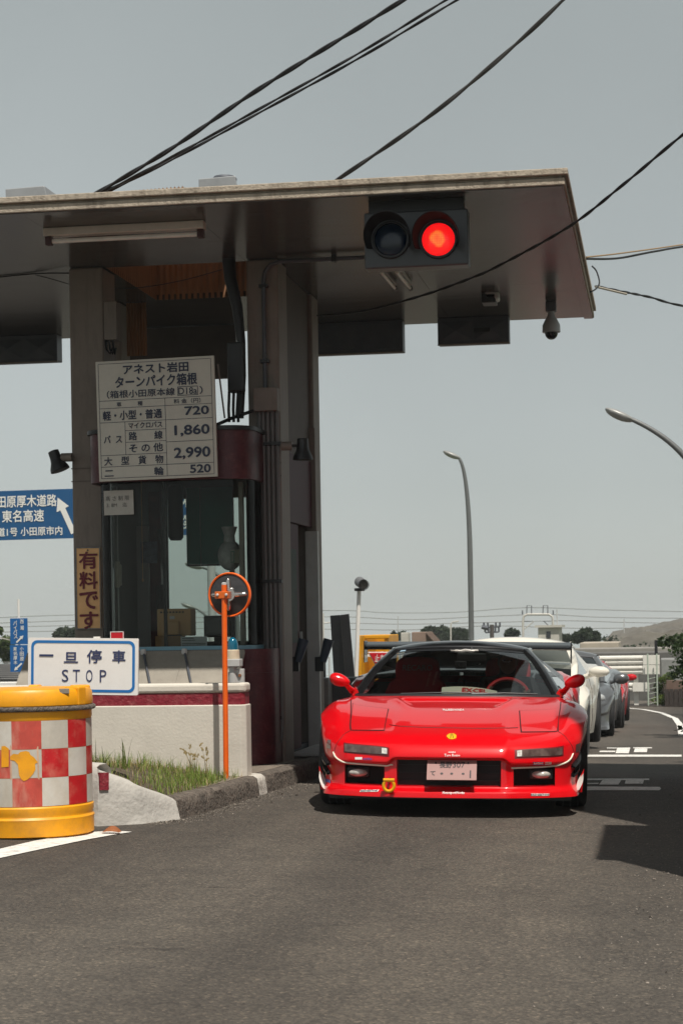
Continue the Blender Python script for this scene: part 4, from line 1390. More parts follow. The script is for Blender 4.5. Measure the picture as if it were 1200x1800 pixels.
# --- large blue direction sign far behind (seen left of the pillar and through the booth)
S = Sign(-80, 858, 400, 945, 45.0, R(0.25))
bs = thing('direction_sign', 'large blue overhead direction sign with white lettering left of the booth', 'sign', (S.cx, S.Y, -1.0))
M_BIGB = mat('big_sign_blue', (0.006, 0.075, 0.20), 0.4, var=0.05, vscale=0.8)
M_SGW = mat('sign_white', (0.72, 0.72, 0.68), 0.5, var=0.02)
S.rect(bs, 'panel', 0, 1, 0, 1, M_BIGB, 0.0, 0.08)
def bu(px):
    return (px + 80) / 480
S.text(bs, '小田原厚木道路', bu(-21), bu(103), 0.66, 0.90, M_SGW, 0.016, proud=0.01)
S.text(bs, '東名高速', bu(6), bu(80), 0.36, 0.60, M_SGW, 0.016, proud=0.01)
S.text(bs, '国道1号 小田原市内', bu(-18), bu(112), 0.075, 0.25, M_SGW, 0.014, proud=0.01)
S.text(bs, '西湘', bu(285), bu(345), 0.56, 0.84, M_SGW, 0.016, proud=0.01)
S.text(bs, '平塚', bu(285), bu(345), 0.10, 0.40, M_SGW, 0.016, proud=0.01)
def arrow(Sg, par, tip, tail, w, hw, hl, m, proud):
    T = Vector((tip[0] * Sg.w, tip[1] * Sg.h)); A = Vector((tail[0] * Sg.w, tail[1] * Sg.h))
    d = (T - A).normalized(); n = Vector((-d.y, d.x))
    hb = T - d * hl
    pts = [A + n * w / 2, A - n * w / 2, hb - n * w / 2, hb - n * hw / 2, T, hb + n * hw / 2, hb + n * w / 2]
    Sg.poly(par, 'arrow', [(p.x / Sg.w, p.y / Sg.h) for p in pts], m, proud)
arrow(S, bs, (bu(105), 0.83), (bu(132), 0.10), 0.13, 0.33, 0.30, M_SGW, 0.01)
for px in (150, 370):
    x = at(px, 900, 45.2).x
    MB().tube([(x, 45.2, -1.9), (x, 45.2, S.z1)], 0.10, 12).build('post', M_LTGREY, bs, smooth=True)
MB().tube([(S.x0, 45.2, S.cz), (S.x1, 45.2, S.cz)], 0.06, 10).build('beam', M_LTGREY, bs, smooth=True)

# --- small blue route signs, one post
sm = None
for i, (py0, py1) in enumerate(((1087, 1132.5), (1134, 1181))):
    S = Sign(18.5, py0, 48.5, py1, 25.0)
    if i == 0:
        sm = thing('route_sign', 'upper of two small blue route plates on a white post by the drum', 'sign', (S.cx, S.Y, S.z0))
        lab = (('西', 0.60, 0.80, 0.80, 0.95), ('湘', 0.60, 0.80, 0.55, 0.72), ('バ', 0.19, 0.42, 0.74, 0.91), ('イ', 0.22, 0.40, 0.56, 0.72), ('パ', 0.19, 0.42, 0.40, 0.56), ('ス', 0.22, 0.43, 0.22, 0.38))
        t = sm
    else:
        t = thing('route_sign', 'lower of two small blue route plates on a white post by the drum', 'sign', (S.cx, S.Y, S.z0))
        lab = (('小', 0.58, 0.80, 0.80, 0.93), ('田', 0.58, 0.80, 0.60, 0.75), ('原', 0.58, 0.80, 0.41, 0.56), ('東', 0.20, 0.40, 0.79, 0.93), ('名', 0.20, 0.42, 0.62, 0.76), ('厚', 0.20, 0.42, 0.45, 0.59), ('木', 0.20, 0.42, 0.28, 0.42))
    S.rect(t, 'plate', 0, 1, 0, 1, MATS['sign_blue'], 0.0, 0.02)
    for chh, u0, u1, v0, v1 in lab:
        S.text(t, chh, u0, u1, v0, v1, M_SGW, 0.016, proud=0.005)
    if i == 0:
        arrow(S, t, (0.78, 0.34), (0.36, 0.07), 0.022, 0.055, 0.05, M_SGW, 0.005)
    else:
        arrow(S, t, (0.22, 0.05), (0.68, 0.32), 0.022, 0.055, 0.05, M_SGW, 0.005)
        MB().tube([(S.cx, 25.03, gz(-8, 25)), (S.cx, 25.03, S.z1 + 0.6)], 0.016, 8).build('post', M_WHITE, t, smooth=True)

# ================================================================== yellow cushion drum
BC = Vector((-3.76, 11.5))
bz = gz(BC.x, BC.y)
dr = thing('cushion_drum', 'yellow plastic crash cushion drum with red and white checked bands', 'drum', (BC.x, BC.y, bz))
rr = 0.39
prof = [(rr - 0.02, 0.0), (rr, 0.012), (rr, 0.10), (rr + 0.004, 0.12), (rr - 0.004, 0.135), (rr - 0.004, 0.15), (rr, 0.16), (rr, 0.195), (rr - 0.008, 0.205),
        (rr - 0.008, 0.762), (rr - 0.003, 0.772), (rr - 0.003, 0.815), (rr - 0.012, 0.822), (rr - 0.012, 0.845), (rr + 0.002, 0.855), (rr + 0.004, 0.875), (rr, 0.935), (rr - 0.012, 0.955), (rr - 0.05, 0.962), (rr - 0.30, 0.966)]
ZK = 0.905
b = MB().lathe([(r_, z_ * ZK + bz) for r_, z_ in prof], (BC.x, BC.y, 0), 'Z', 96)
b.build('barrel', M_YELLOW, dr, smooth=True, angle=30)
# lid lugs
for a0 in (-17, 40, 100, 170, 230):
    rows = []
    b = MB()
    P = []
    for a in (a0 - 6, a0 + 6):
        P.append([(BC.x + (rr + 0.012) * math.cos(R(a)), BC.y + (rr + 0.012) * math.sin(R(a))), (BC.x + (rr - 0.10) * math.cos(R(a)), BC.y + (rr - 0.10) * math.sin(R(a)))])
    b.prismz([P[0][0], P[1][0], P[1][1], P[0][1]], bz + 0.845 * ZK, bz + 0.972 * ZK)
    b.build('lid_lug', M_YELLOW, dr, bevel=0.012, seg=3)
al = R(-38)
lx, ly = BC.x + (rr - 0.005) * math.cos(al), BC.y + (rr - 0.005) * math.sin(al)
MB().bar((lx - 0.022, ly - 0.015, bz + 0.945 * ZK), (lx + 0.025, ly + 0.022, bz + 0.945 * ZK), 0.02, 0.03).build('latch', mat('latch_grey', (0.25, 0.22, 0.18), 0.5), dr, bevel=0.003)
# checker sheets: separate curved sheets around the barrel
M_CKR = mat('reflector_red', (0.48, 0.012, 0.016), 0.35, var=0.15, vscale=9, grime=0.65, gscale=6, gcol=(0.62, 0.22, 0.16))
M_CKW = mat('reflector_white', (0.58, 0.545, 0.49), 0.35, var=0.08, vscale=9, grime=0.6, gscale=6, gcol=(0.5, 0.42, 0.33))
M_CKRF = mat('reflector_red_faded', (0.50, 0.07, 0.05), 0.4, var=0.2, vscale=10, grime=0.8, gscale=9, gcol=(0.60, 0.33, 0.24), gstretch=(1, 1, 0.3))
M_CKWF = mat('reflector_white_faded', (0.50, 0.46, 0.40), 0.45, var=0.1, vscale=10, grime=0.7, gscale=9, gcol=(0.42, 0.36, 0.28), gstretch=(1, 1, 0.3))
def curved_patch(a0, a1, z0, z1, r_, m, name, n=8):
    return MB().grid([[(BC.x + r_ * math.cos(R(a0 + (a1 - a0) * i / n)), BC.y + r_ * math.sin(R(a0 + (a1 - a0) * i / n)), bz + z) for i in range(n + 1)] for z in (z0, z1)]).build(name, m, dr, smooth=True)
zc = [0.188, 0.355, 0.522, 0.688]
a_start = -8.4
n_c = 14
for r_ in range(3):
    for c_ in range(n_c):
        a0 = a_start - 25.7 * c_
        red = (c_ + r_) % 2 == 0
        curved_patch(a0 - 25.7 + 0.1, a0, zc[r_] + 0.001, zc[r_ + 1] - 0.001, rr - 0.0055, (M_CKRF if c_ in (2, 3, 7) else M_CKR) if red else (M_CKWF if (c_ + r_) % 3 == 0 else M_CKW), 'reflective_square', 6)
# torn patch showing yellow plastic: irregular sheet
def torn(pts, name, m, r_):
    P = []
    for px, py in pts:
        d = Vector(ray(px, py))
        # hit cylinder
        A = d.x ** 2 + d.y ** 2
        B = -2 * (d.x * BC.x + d.y * BC.y)
        C_ = BC.x ** 2 + BC.y ** 2 - r_ ** 2
        t = (-B - math.sqrt(max(0, B * B - 4 * A * C_))) / (2 * A)
        P.append(Vector((d.x * t, d.y * t, CH + d.z * t)))
    c = sum(P, Vector()) / len(P)
    dd = Vector((c.x - BC.x, c.y - BC.y, 0)).normalized()
    c = Vector((BC.x + dd.x * r_, BC.y + dd.y * r_, c.z))
    n = len(P)
    return MB().add(P + [c], [(i, (i + 1) % n, n) for i in range(n)]).build(name, m, dr, smooth=True)
torn([(18, 1330), (24, 1325), (32, 1326), (36, 1322), (46, 1320), (52, 1322), (54, 1327), (60, 1331), (64, 1336), (67, 1340), (62, 1343), (63, 1352), (59, 1360), (54, 1366), (48, 1371), (42, 1373), (37, 1369), (34, 1362), (33, 1352), (32, 1344), (26, 1337), (19, 1336)], 'torn_patch', M_YELLOW, rr - 0.003)
torn([(3, 1312), (9, 1311), (16, 1316), (16, 1348), (3, 1349)], 'torn_patch', M_YELLOW, rr - 0.003)
torn([(18, 1310), (68, 1312), (70, 1370), (19, 1372)], 'faded_patch', mat('reflector_faded', (0.55, 0.36, 0.25), 0.4, var=0.2, vscale=12), rr - 0.0046)
# rope round the lid
rope = MB()
for ph in (0, 2 * PI / 3, 4 * PI / 3):
    rope.tube([(BC.x + (rr + 0.006 + 0.008 * math.cos(56 * a + ph)) * math.cos(a), BC.y + (rr + 0.006 + 0.008 * math.cos(56 * a + ph)) * math.sin(a), bz + 0.834 * ZK + 0.008 * math.sin(56 * a + ph)) for a in np.linspace(0, 2 * PI, 420)], 0.008, 5, cap=False)
rope.build('rope', mat('rope', (0.13, 0.11, 0.095), 0.9, var=0.75, vscale=45, bump=0.5, bscale=200), dr, smooth=True)

# ================================================================== orange convex mirror
MY = 14.02
mp_ = at(399, 1045, MY)
mr_ = thing('convex_mirror', 'round orange rimmed traffic mirror seen from behind on an orange pole', 'mirror', (mp_.x, MY, 0.25))
xp = at(397, 1340, MY).x
MB().tube([(xp, MY, 0.17), (at(394, 1035, MY).x, MY, at(394, 1028, MY).z)], 0.0195, 16).build('pole', M_ORANGE, mr_, smooth=True)
MB().lathe([(0.0195, -0.002), (0.019, 0.012), (0.01, 0.018)], (at(394, 1035, MY).x, MY, at(394, 1028, MY).z), 'Z', 16).build('pole_cap', M_LTGREY, mr_, smooth=True)
# disc facing away from the camera (+Y), dark back, orange ring
cy = MY + 0.09
ax = Vector((0.12, 1, 0.02)).normalized()
def disc_part(prof, name, m, n=48, ring=False):
    o = MB()
    o.lathe(prof, (0, 0, 0), 'Z', n, ring)
    q = Vector((0, 0, 1)).rotation_difference(ax).to_matrix()
    o.v = [tuple(q @ Vector(p) + Vector((mp_.x, cy, mp_.z))) for p in o.v]
    return o.build(name, m, mr_, smooth=True)
disc_part([(0.148, -0.012), (0.156, -0.016), (0.162, -0.008), (0.162, 0.012), (0.156, 0.02), (0.148, 0.014)], 'rim', M_ORANGE, 48, True)
disc_part([(0.149, -0.004), (0.10, -0.022), (0.03, -0.034), (0.002, -0.036)], 'back_shell', mat('mirror_back', (0.035, 0.033, 0.035), 0.22, var=0.25, vscale=14))
disc_part([(0.149, 0.006), (0.10, 0.026), (0.03, 0.038), (0.002, 0.04)], 'mirror_face', mat('mirror_face', (0.8, 0.82, 0.82), 0.03, metal=1.0, var=0))
M_CHROME = mat('ribbed_steel', (0.55, 0.52, 0.50), 0.16, metal=0.9, var=0.05)
for ang, ln_ in ((0, 0.125), (90, 0.105), (180, 0.115), (270, 0.105)):
    d = Vector((math.cos(R(ang)), 0, math.sin(R(ang))))
    c = Vector((mp_.x, cy - 0.042, mp_.z))
    MB().tube([c + d * 0.03, c + d * ln_ * 0.6, c + d * ln_, c + d * (ln_ + 0.012)], [0.02, 0.017, 0.015, 0.006], 10).build('back_rib', M_CHROME, mr_, smooth=True)
MB().lathe([(0.05, 0.0), (0.055, 0.012), (0.05, 0.02)], (mp_.x, cy - 0.06, mp_.z), 'Y', 20).build('back_hub', M_CHROME, mr_, smooth=True)
MB().box(xp - 0.055 + 0.0, xp + 0.045, MY - 0.026, MY + 0.04, mp_.z - 0.03, mp_.z + 0.022).build('clamp', mat('orange_dark', (0.62, 0.12, 0.01), 0.4), mr_, bevel=0.004)
for dx in (-0.035, 0.03):
    MB().lathe([(0.011, 0), (0.011, -0.01), (0.006, -0.014)], (xp + dx, MY - 0.026, mp_.z - 0.003), 'Y', 8).build('bolt', M_LTGREY, mr_)

# blue beacon on a bracket behind the wall
bk = thing('beacon_lamp', 'blue domed warning beacon on a white stand behind the low wall', 'beacon', (-3.1, 14.7, 0.86))
c = at(409.5, 1150, 14.72)
zt = at(409, 1120, 14.72).z
z1_, z2_, z3_ = at(409, 1142, 14.72).z, at(409, 1158, 14.72).z, at(409, 1172, 14.72).z
MB().lathe([(0.040, z1_)] + [(0.040 * math.cos(a), z1_ + 0.03 + (zt - z1_ - 0.03) * math.sin(a)) for a in np.linspace(0, 1.5, 8)], (c.x, 14.72, 0), 'Z', 24).build('dome', mat('beacon_blue', (0.004, 0.10, 0.17), 0.12, var=0.1, coat=0.5), bk, smooth=True)
MB().lathe([(0.052, z2_), (0.05, z1_ - 0.005), (0.042, z1_)], (c.x, 14.72, 0), 'Z', 24).build('collar', mat('cream_plastic', (0.60, 0.50, 0.37), 0.5), bk, smooth=True)
MB().box(c.x - 0.062, c.x + 0.062, 14.66, 14.78, z3_, z2_ - 0.001).build('base_plate', M_LTGREY, bk, bevel=0.006)
MB().lathe([(0.04, 0.82), (0.04, 0.95), (0.03, 0.96), (0.03, z3_)], (c.x, 14.72, 0), 'Z', 20).build('stem', M_LTGREY, bk, smooth=True)
MB().box(c.x + 0.02, c.x + 0.085, 14.70, 14.74, 0.84, 0.98).build('bracket', M_LTGREY, bk, bevel=0.004)
MB().lathe([(0.012, 0), (0.012, -0.012)], (c.x + 0.055, 14.70, 0.93), 'Y', 8).build('bolt', mat('rust', (0.22, 0.09, 0.04), 0.8), bk)

# ================================================================== booth contents
def simple_box(name, label, cat, px0, py0, px1, py1, Y, d, m, bev=0.01, parts=None):
    a, c = at(px0, (py0 + py1) / 2, Y), at(px1, (py0 + py1) / 2, Y)
    z1, z0 = at((px0 + px1) / 2, py0, Y).z, at((px0 + px1) / 2, py1, Y).z
    t = thing(name, label, cat, ((a.x + c.x) / 2, Y, z0))
    MB().box(a.x, c.x, Y, Y + d, z0, z1).build('body', m, t, bevel=bev)
    return t, a.x, c.x, z0, z1
M_BEIGE = mat('old_beige', (0.55, 0.32, 0.14), 0.55, var=0.08, vscale=6)
MB_top = 1.12
desk = thing('desk', 'counter desk inside the booth under the window', 'desk', (-3.85, 15.9, 0.25))
MB().box(-4.4, -3.26, 15.55, 16.15, 1.09, 1.13).build('desk_top', mat('desk_top', (0.18, 0.13, 0.09), 0.5), desk, bevel=0.004)
MB().box(-4.4, -3.26, 16.1, 16.14, 0.25, 1.089).build('desk_front', M_CABIN, desk)
t, x0, x1, z0, z1 = simple_box('crt_monitor', 'beige monitor turned away on the booth counter', 'monitor', 276, 1070, 336, 1118, 15.85, 0.18, M_BEIGE, 0.012)
MB().box(x0 + 0.05, x1 - 0.09, 15.80, 15.851, z0 + 0.01, z1 - 0.10).build('rear_bulge', M_BEIGE, t, bevel=0.012)
for k in range(8):
    MB().box(x0 + 0.03 + 0.026 * k, x0 + 0.046 + 0.026 * k, 15.846, 15.851, z1 - 0.035, z1 - 0.022).build('vent_slot', M_BLACK, t)
MB().box(x0 + 0.11, x0 + 0.15, 15.846, 15.852, z1 - 0.085, z1 - 0.06).build('label_plate', M_LTGREY, t)
MB().box(x0 + 0.08, x1 - 0.08, 15.85, 15.98, 1.13, z0 + 0.01).build('foot', M_BLACK, t)
t, x0, x1, z0, z1 = simple_box('carton', 'low brown carton in front of the beige monitor', 'carton', 273, 1118, 318, 1137, 15.70, 0.16, mat('carton', (0.32, 0.17, 0.07), 0.8, var=0.1), 0.004)
t, x0, x1, z0, z1 = simple_box('flat_monitor', 'dark flat monitor behind the orange mirror pole in the booth', 'monitor', 358, 1082, 405, 1120, 15.9, 0.05, M_BLACK, 0.01)
MB().box(x0 + 0.02, x1 - 0.02, 15.893, 15.9, z0 + 0.02, z1 - 0.02).build('rear_cover', mat('screen_dark', (0.008, 0.009, 0.014), 0.2), t)
MB().box((x0 + x1) / 2 - 0.03, (x0 + x1) / 2 + 0.03, 15.92, 15.96, 1.13, z0).build('stand', M_BLACK, t)
S = Sign(318, 1119, 364, 1137, 15.62)
t = thing('paper_form', 'white printed form propped on the booth counter', 'paper', (S.cx, S.Y, S.z0))
S.rect(t, 'sheet', 0, 1, 0, 1, mat('form_paper', (0.62, 0.64, 0.66), 0.7, var=0.03), 0.0, 0.003)
for v, u1 in ((0.8, 0.5), (0.62, 0.55), (0.3, 0.95), (0.15, 0.95)):
    S.rect(t, 'printed_line', 0.05, u1, v, v + 0.06, M_FADED, 0.002)
# green blind
gb = thing('window_blind', 'dark green slatted blind in the rear booth window', 'blind', (-3.6, 17.7, 2.3))
p0, p1 = at(327, 858, 17.72), at(410, 990, 17.72)
M_GRN = mat('blind_green', (0.04, 0.28, 0.225), 0.6, var=0.1)
n = 30
for k in range(n):
    z = p1.z + (p0.z - p1.z) * (k + 0.5) / n
    MB().add([(p0.x, 17.70, z - 0.014), (p1.x, 17.70, z - 0.014), (p1.x, 17.725, z + 0.013), (p0.x, 17.725, z + 0.013)], [(0, 1, 2, 3)]).build('slat', M_GRN, gb)
MB().box(p0.x, p1.x, 17.7, 17.73, p1.z - 0.02, p1.z - 0.003).build('bottom_rail', M_BLACK, gb)
for px in (352, 328):
    q = at(px, 900, 17.69)
    MB().tube([(q.x, 17.69, p0.z), (q.x, 17.69, p1.z - 0.02)], 0.003, 6).build('cord', M_LTGREY, gb)
# dark roll and sun visor seen against the window
t = thing('window_roll', 'dark rolled cloth hanging in the booth beside the green blind', 'cloth', (-3.8, 17.3, 2.2))
p0, p1 = at(308, 852, 17.2), at(308, 948, 17.2)
w = (at(321, 900, 17.2).x - at(295, 900, 17.2).x) / 2
MB().lathe([(w * 0.7, p1.z - 0.01), (w, p1.z + 0.02), (w, p0.z - 0.02), (w * .7, p0.z)], (p0.x, 17.2, 0), 'Z', 20).build('roll', M_BLACK, t, smooth=True)
# plastic wrapped fan / ball
t = thing('wrapped_fan', 'round fan wrapped in translucent plastic hanging in the booth window', 'wrapped fan', (-3.3, 16.6, 2.0))
c = at(404, 976, 16.5)
b = MB().ell((0, 0, 0), (0.105, 0.09, 0.13), 28, 18)
b.v = [(c.x + x * (1 + 0.03 * math.sin(9 * math.atan2(y, x))), c.y + y, c.z + z) for x, y, z in b.v]
b.build('ball', mat('plastic_wrap', (0.42, 0.42, 0.41), 0.3, var=0.3, vscale=14, bump=0.4, bscale=24, coat=0.4), t, smooth=True)
MB().lathe([(0.05, c.z + 0.11), (0.045, c.z + 0.17), (0.07, c.z + 0.24)], (c.x, c.y, 0), 'Z', 18).build('wrap_neck', MATS['plastic_wrap'], t, smooth=True)
q = at(412, 976, 16.38)
S = Sign(405, 966, 422, 990, 16.385)
S.rect(t, 'label', 0, 1, 0, 1, mat('label_cream', (0.35, 0.35, 0.28), 0.6), 0.0, 0.004)
S.ring(t, 'label_mark', [(0.05, 0.05), (0.4, 0.05), (0.4, 0.9), (0.05, 0.9)], [(0.12, 0.12), (0.33, 0.12), (0.33, 0.83), (0.12, 0.83)], mat('label_green', (0.02, 0.14, 0.08), 0.6), 0.003)
# telephone handset on the left frame
t = thing('telephone_handset', 'cream telephone handset hanging on the left window frame', 'telephone', (-4.3, 15.85, 1.7))
pts = [at(206, 990, 15.82), at(203, 1010, 15.82), at(204, 1030, 15.82)]
MB().tube([at(207, 988, 15.80), at(207, 1003, 15.78), at(208, 1012, 15.78), at(207, 1032, 15.80)], [0.02, 0.017, 0.017, 0.02], 10).build('handset', mat('cream_phone', (0.50, 0.44, 0.35), 0.5), t, smooth=True)
MB().box(at(203, 990, 15.85).x, at(214, 990, 15.85).x, 15.82, 15.86, at(206, 1030, 15.85).z, at(206, 992, 15.85).z).build('cradle', MATS['cream_phone'], t, bevel=0.008)
# paper map on the inner door, lanyard, cord
S = Sign(248, 952, 276, 990, 16.75)
t = thing('notice_sheet', 'bluish diagram sheet hanging inside the booth', 'notice', (S.cx, S.Y, S.z0))
S.rect(t, 'sheet', 0, 1, 0, 1, mat('diagram_paper', (0.12, 0.14, 0.20), 0.7, var=0.5, vscale=22), 0.0, 0.003)
t = thing('pull_cord', 'thin pull cord with wooden bead inside the booth', 'cord', (-4.1, 16.3, 2.4))
p = at(249, 880, 16.3)
MB().tube([(p.x, 16.3, 2.7), (p.x, 16.3, at(249, 1020, 16.3).z)], 0.003, 6).build('cord', M_BEIGE, t)
MB().ell((p.x, 16.3, at(249, 1020, 16.3).z), (0.009, 0.009, 0.014), 8, 6).build('bead', M_BEIGE, t, smooth=True)
t = thing('hanging_strap', 'dark strap hanging inside the booth beside the window post', 'strap', (-3.9, 17, 2.2))
MB().tube([at(279, 930, 16.9), at(284, 960, 16.9), at(290, 1010, 16.9), at(291, 1045, 16.9), at(286, 1060, 16.9)], 0.014, 8).build('strap', M_BLACK, t, smooth=True)
MB().tube([at(282, 1028, 17.0), at(284, 1045, 17.0), at(283, 1072, 17.0)], [0.03, 0.045, 0.04], 10).build('bag', mat('dark_bag', (0.03, 0.028, 0.028), 0.6), t, smooth=True)

# two tube holders on the lane side of the booth
for px, py, X, lab in ((522, 1150, -3.02, 'blue-grey tube holder tilted on the booth door'), (566, 1150, -2.86, 'blue-grey tube holder tilted on the far door jamb')):
    base, topp = (px - 3, py + 26), (px + 12, py - 26)
    Y = 16.7 if px < 540 else 17.64
    p, q = at(*base, Y), at(*topp, Y)
    t = thing('tube_holder', lab, 'holder', (p.x, Y, p.z))
    d = (q - p)
    b = MB()
    b.tube([p + d * 0.25, q], [0.034, 0.048], 14, cap=False)
    b.tube([q, p + d * 0.3], [0.042, 0.028], 14, cap=False)
    b.build('tube', mat('tube_bluegrey', (0.06, 0.085, 0.12), 0.35, var=0.1), t, smooth=True)
    MB().box(p.x - 0.045, p.x + 0.035, Y - 0.03, Y + 0.03, p.z - 0.02, p.z + d.z * 0.42).build('bracket', M_BLACK, t, bevel=0.006)
    MB().bar((p.x - 0.1 if px < 540 else p.x - 0.12, Y, p.z + 0.05), (p.x, Y, p.z + 0.05), 0.02, 0.03).build('arm', M_BLACK, t)
# ================================================================== cars
def pchip(xs, ys, x):
    """monotone cubic through (xs, ys[k,...]) evaluated at x (1-D array)"""
    xs = np.asarray(xs, float); ys = np.asarray(ys, float); x = np.asarray(x, float)
    h = np.diff(xs)
    sh = (-1,) + (1,) * (ys.ndim - 1)
    d = np.diff(ys, axis=0) / h.reshape(sh)
    m = np.zeros_like(ys)
    m[0], m[-1] = d[0], d[-1]
    a, c = d[:-1], d[1:]
    hm = h[:-1].reshape(sh); hp = h[1:].reshape(sh)
    w1, w2 = 2 * hp + hm, hp + 2 * hm
    with np.errstate(divide='ignore', invalid='ignore'):
        hmn = (w1 + w2) / (w1 / a + w2 / c)
    m[1:-1] = np.where(a * c > 0, hmn, 0.0)
    # gentler than strict monotone at turning points: keeps panels rounded
    i = np.clip(np.searchsorted(xs, x, side='right') - 1, 0, len(xs) - 2)
    t = ((x - xs[i]) / h[i]).reshape((-1,) + (1,) * (ys.ndim - 1))
    hh = h[i].reshape(t.shape)
    return ((1 + 2 * t) * (1 - t) ** 2) * ys[i] + (t * (1 - t) ** 2) * hh * m[i] + (t * t * (3 - 2 * t)) * ys[i + 1] + (t * t * (t - 1)) * hh * m[i + 1]

# half of the front body, rows from the lip up the nose and back to the cowl: (x, y, z), y=0 at the front axle
ROWS = [
    [(0, -.84, .128), (.34, -.83, .128), (.42, -.82, .128), (.69, -.72, .128), (.80, -.60, .128), (.82, -.50, .13), (.815, -.37, .135)],
    [(0, -.975, .132), (.34, -.958, .132), (.425, -.945, .132), (.70, -.845, .132), (.835, -.70, .132), (.855, -.53, .135), (.83, -.37, .14)],
    [(0, -.965, .165), (.34, -.948, .165), (.425, -.935, .165), (.70, -.832, .166), (.825, -.685, .168), (.85, -.52, .175), (.825, -.365, .18)],
    [(0, -.915, .200), (.34, -.905, .200), (.42, -.895, .200), (.69, -.795, .203), (.795, -.665, .215), (.845, -.50, .235), (.845, -.355, .24)],
    [(0, -.895, .372), (.34, -.885, .372), (.42, -.875, .330), (.69, -.775, .330), (.795, -.655, .335), (.85, -.48, .350), (.855, -.325, .36)],
    [(0, -.935, .392), (.34, -.922, .392), (.42, -.905, .358), (.69, -.800, .360), (.80, -.66, .372), (.858, -.47, .395), (.868, -.30, .405)],
    [(0, -.905, .448), (.34, -.890, .450), (.42, -.868, .452), (.69, -.765, .455), (.80, -.63, .462), (.872, -.44, .472), (.892, -.262, .455)],
    [(0, -.800, .515), (.34, -.785, .517), (.42, -.770, .515), (.69, -.675, .515), (.785, -.545, .525), (.885, -.36, .535), (.91, -.185, .53)],
    [(0, -.570, .577), (.34, -.560, .578), (.42, -.550, .570), (.69, -.495, .566), (.790, -.405, .592), (.905, -.215, .602), (.915, -.11, .572)],
    [(0, -.160, .662), (.34, -.160, .662), (.42, -.155, .658), (.69, -.135, .652), (.815, -.10, .682), (.925, -.02, .628), (.925, 0, .592)],
    [(0, .180, .715), (.34, .185, .712), (.42, .190, .708), (.69, .200, .702), (.820, .21, .716), (.925, .215, .640), (.925, .16, .552)],
    [(0, .385, .742), (.34, .400, .741), (.42, .420, .740), (.69, .530, .733), (.800, .55, .720), (.918, .44, .600), (.918, .295, .36)],
    [(0, .450, .745), (.34, .465, .744), (.42, .485, .743), (.69, .600, .734), (.795, .62, .716), (.912, .62, .590), (.905, .62, .145)],
]
_half = np.array(ROWS)
_full = np.concatenate([(_half[:, :0:-1] * np.array([-1, 1, 1])), _half], axis=1)      # columns -6..6
def body_eval(ts, cs):
    A = pchip(np.arange(len(ROWS)), _full, ts)                  # (nt, 13, 3)
    out = pchip(np.arange(-6, 7), np.swapaxes(A, 0, 1), cs)     # (nc, nt, 3)
    P = np.swapaxes(out, 0, 1).copy()
    x, y = P[..., 0], P[..., 1]
    def ss(a, b_, v):
        t = np.clip((v - a) / (b_ - a), 0, 1)
        return t * t * (3 - 2 * t)
    # sculpted bonnet outlet: sunk centre between two ridges
    ax_ = np.abs(x)
    dip = 0.013 * (1 - ss(0.27, 0.33, ax_ - 0.30 * y)) * ss(-0.16, 0.24, y) * (1 - ss(0.255, 0.32, y))
    rid = 0.014 * np.exp(-((ax_ - 0.30 * y - 0.335) / 0.03) ** 2) * ss(-0.2, 0.15, y) * (1 - ss(0.25, 0.40, y))
    P[..., 2] += rid - dip
    # lengthways crease on the wings
    P[..., 2] += 0.006 * np.exp(-((ax_ - 0.735) / 0.03) ** 2) * ss(-0.45, -0.1, y)
    return P

class CB(MB):
    tf = None
    def build(s, name, material, parent=None, **kw):
        if CB.tf is not None:
            s.v = [CB.tf(*p) for p in s.v]
        return MB.build(s, name, material, parent, **kw)

M_DARKIN = mat('car_interior', (0.012, 0.012, 0.013), 0.7, var=0.2)
M_TRIMB = mat('gloss_black', (0.008, 0.008, 0.009), 0.22, var=0.1, coat=0.25, spec=0.3)
M_ROOFB = mat('carbon_roof', (0.012, 0.012, 0.014), 0.28, var=0.15, vscale=40, coat=0.7)
M_WIND = glass('car_glass', (0.54, 0.58, 0.56), ior=1.65)
M_WINDD = glass('car_glass_dark', (0.35, 0.38, 0.38))
M_GAP = mat('panel_gap', (0.03, 0.002, 0.003), 0.7, var=0)
def paint(name, col, rough=0.3, metal=0.0):
    return mat(name, col, rough, metal=metal, var=0.03, vscale=3, coat=0.85, spec=0.08)

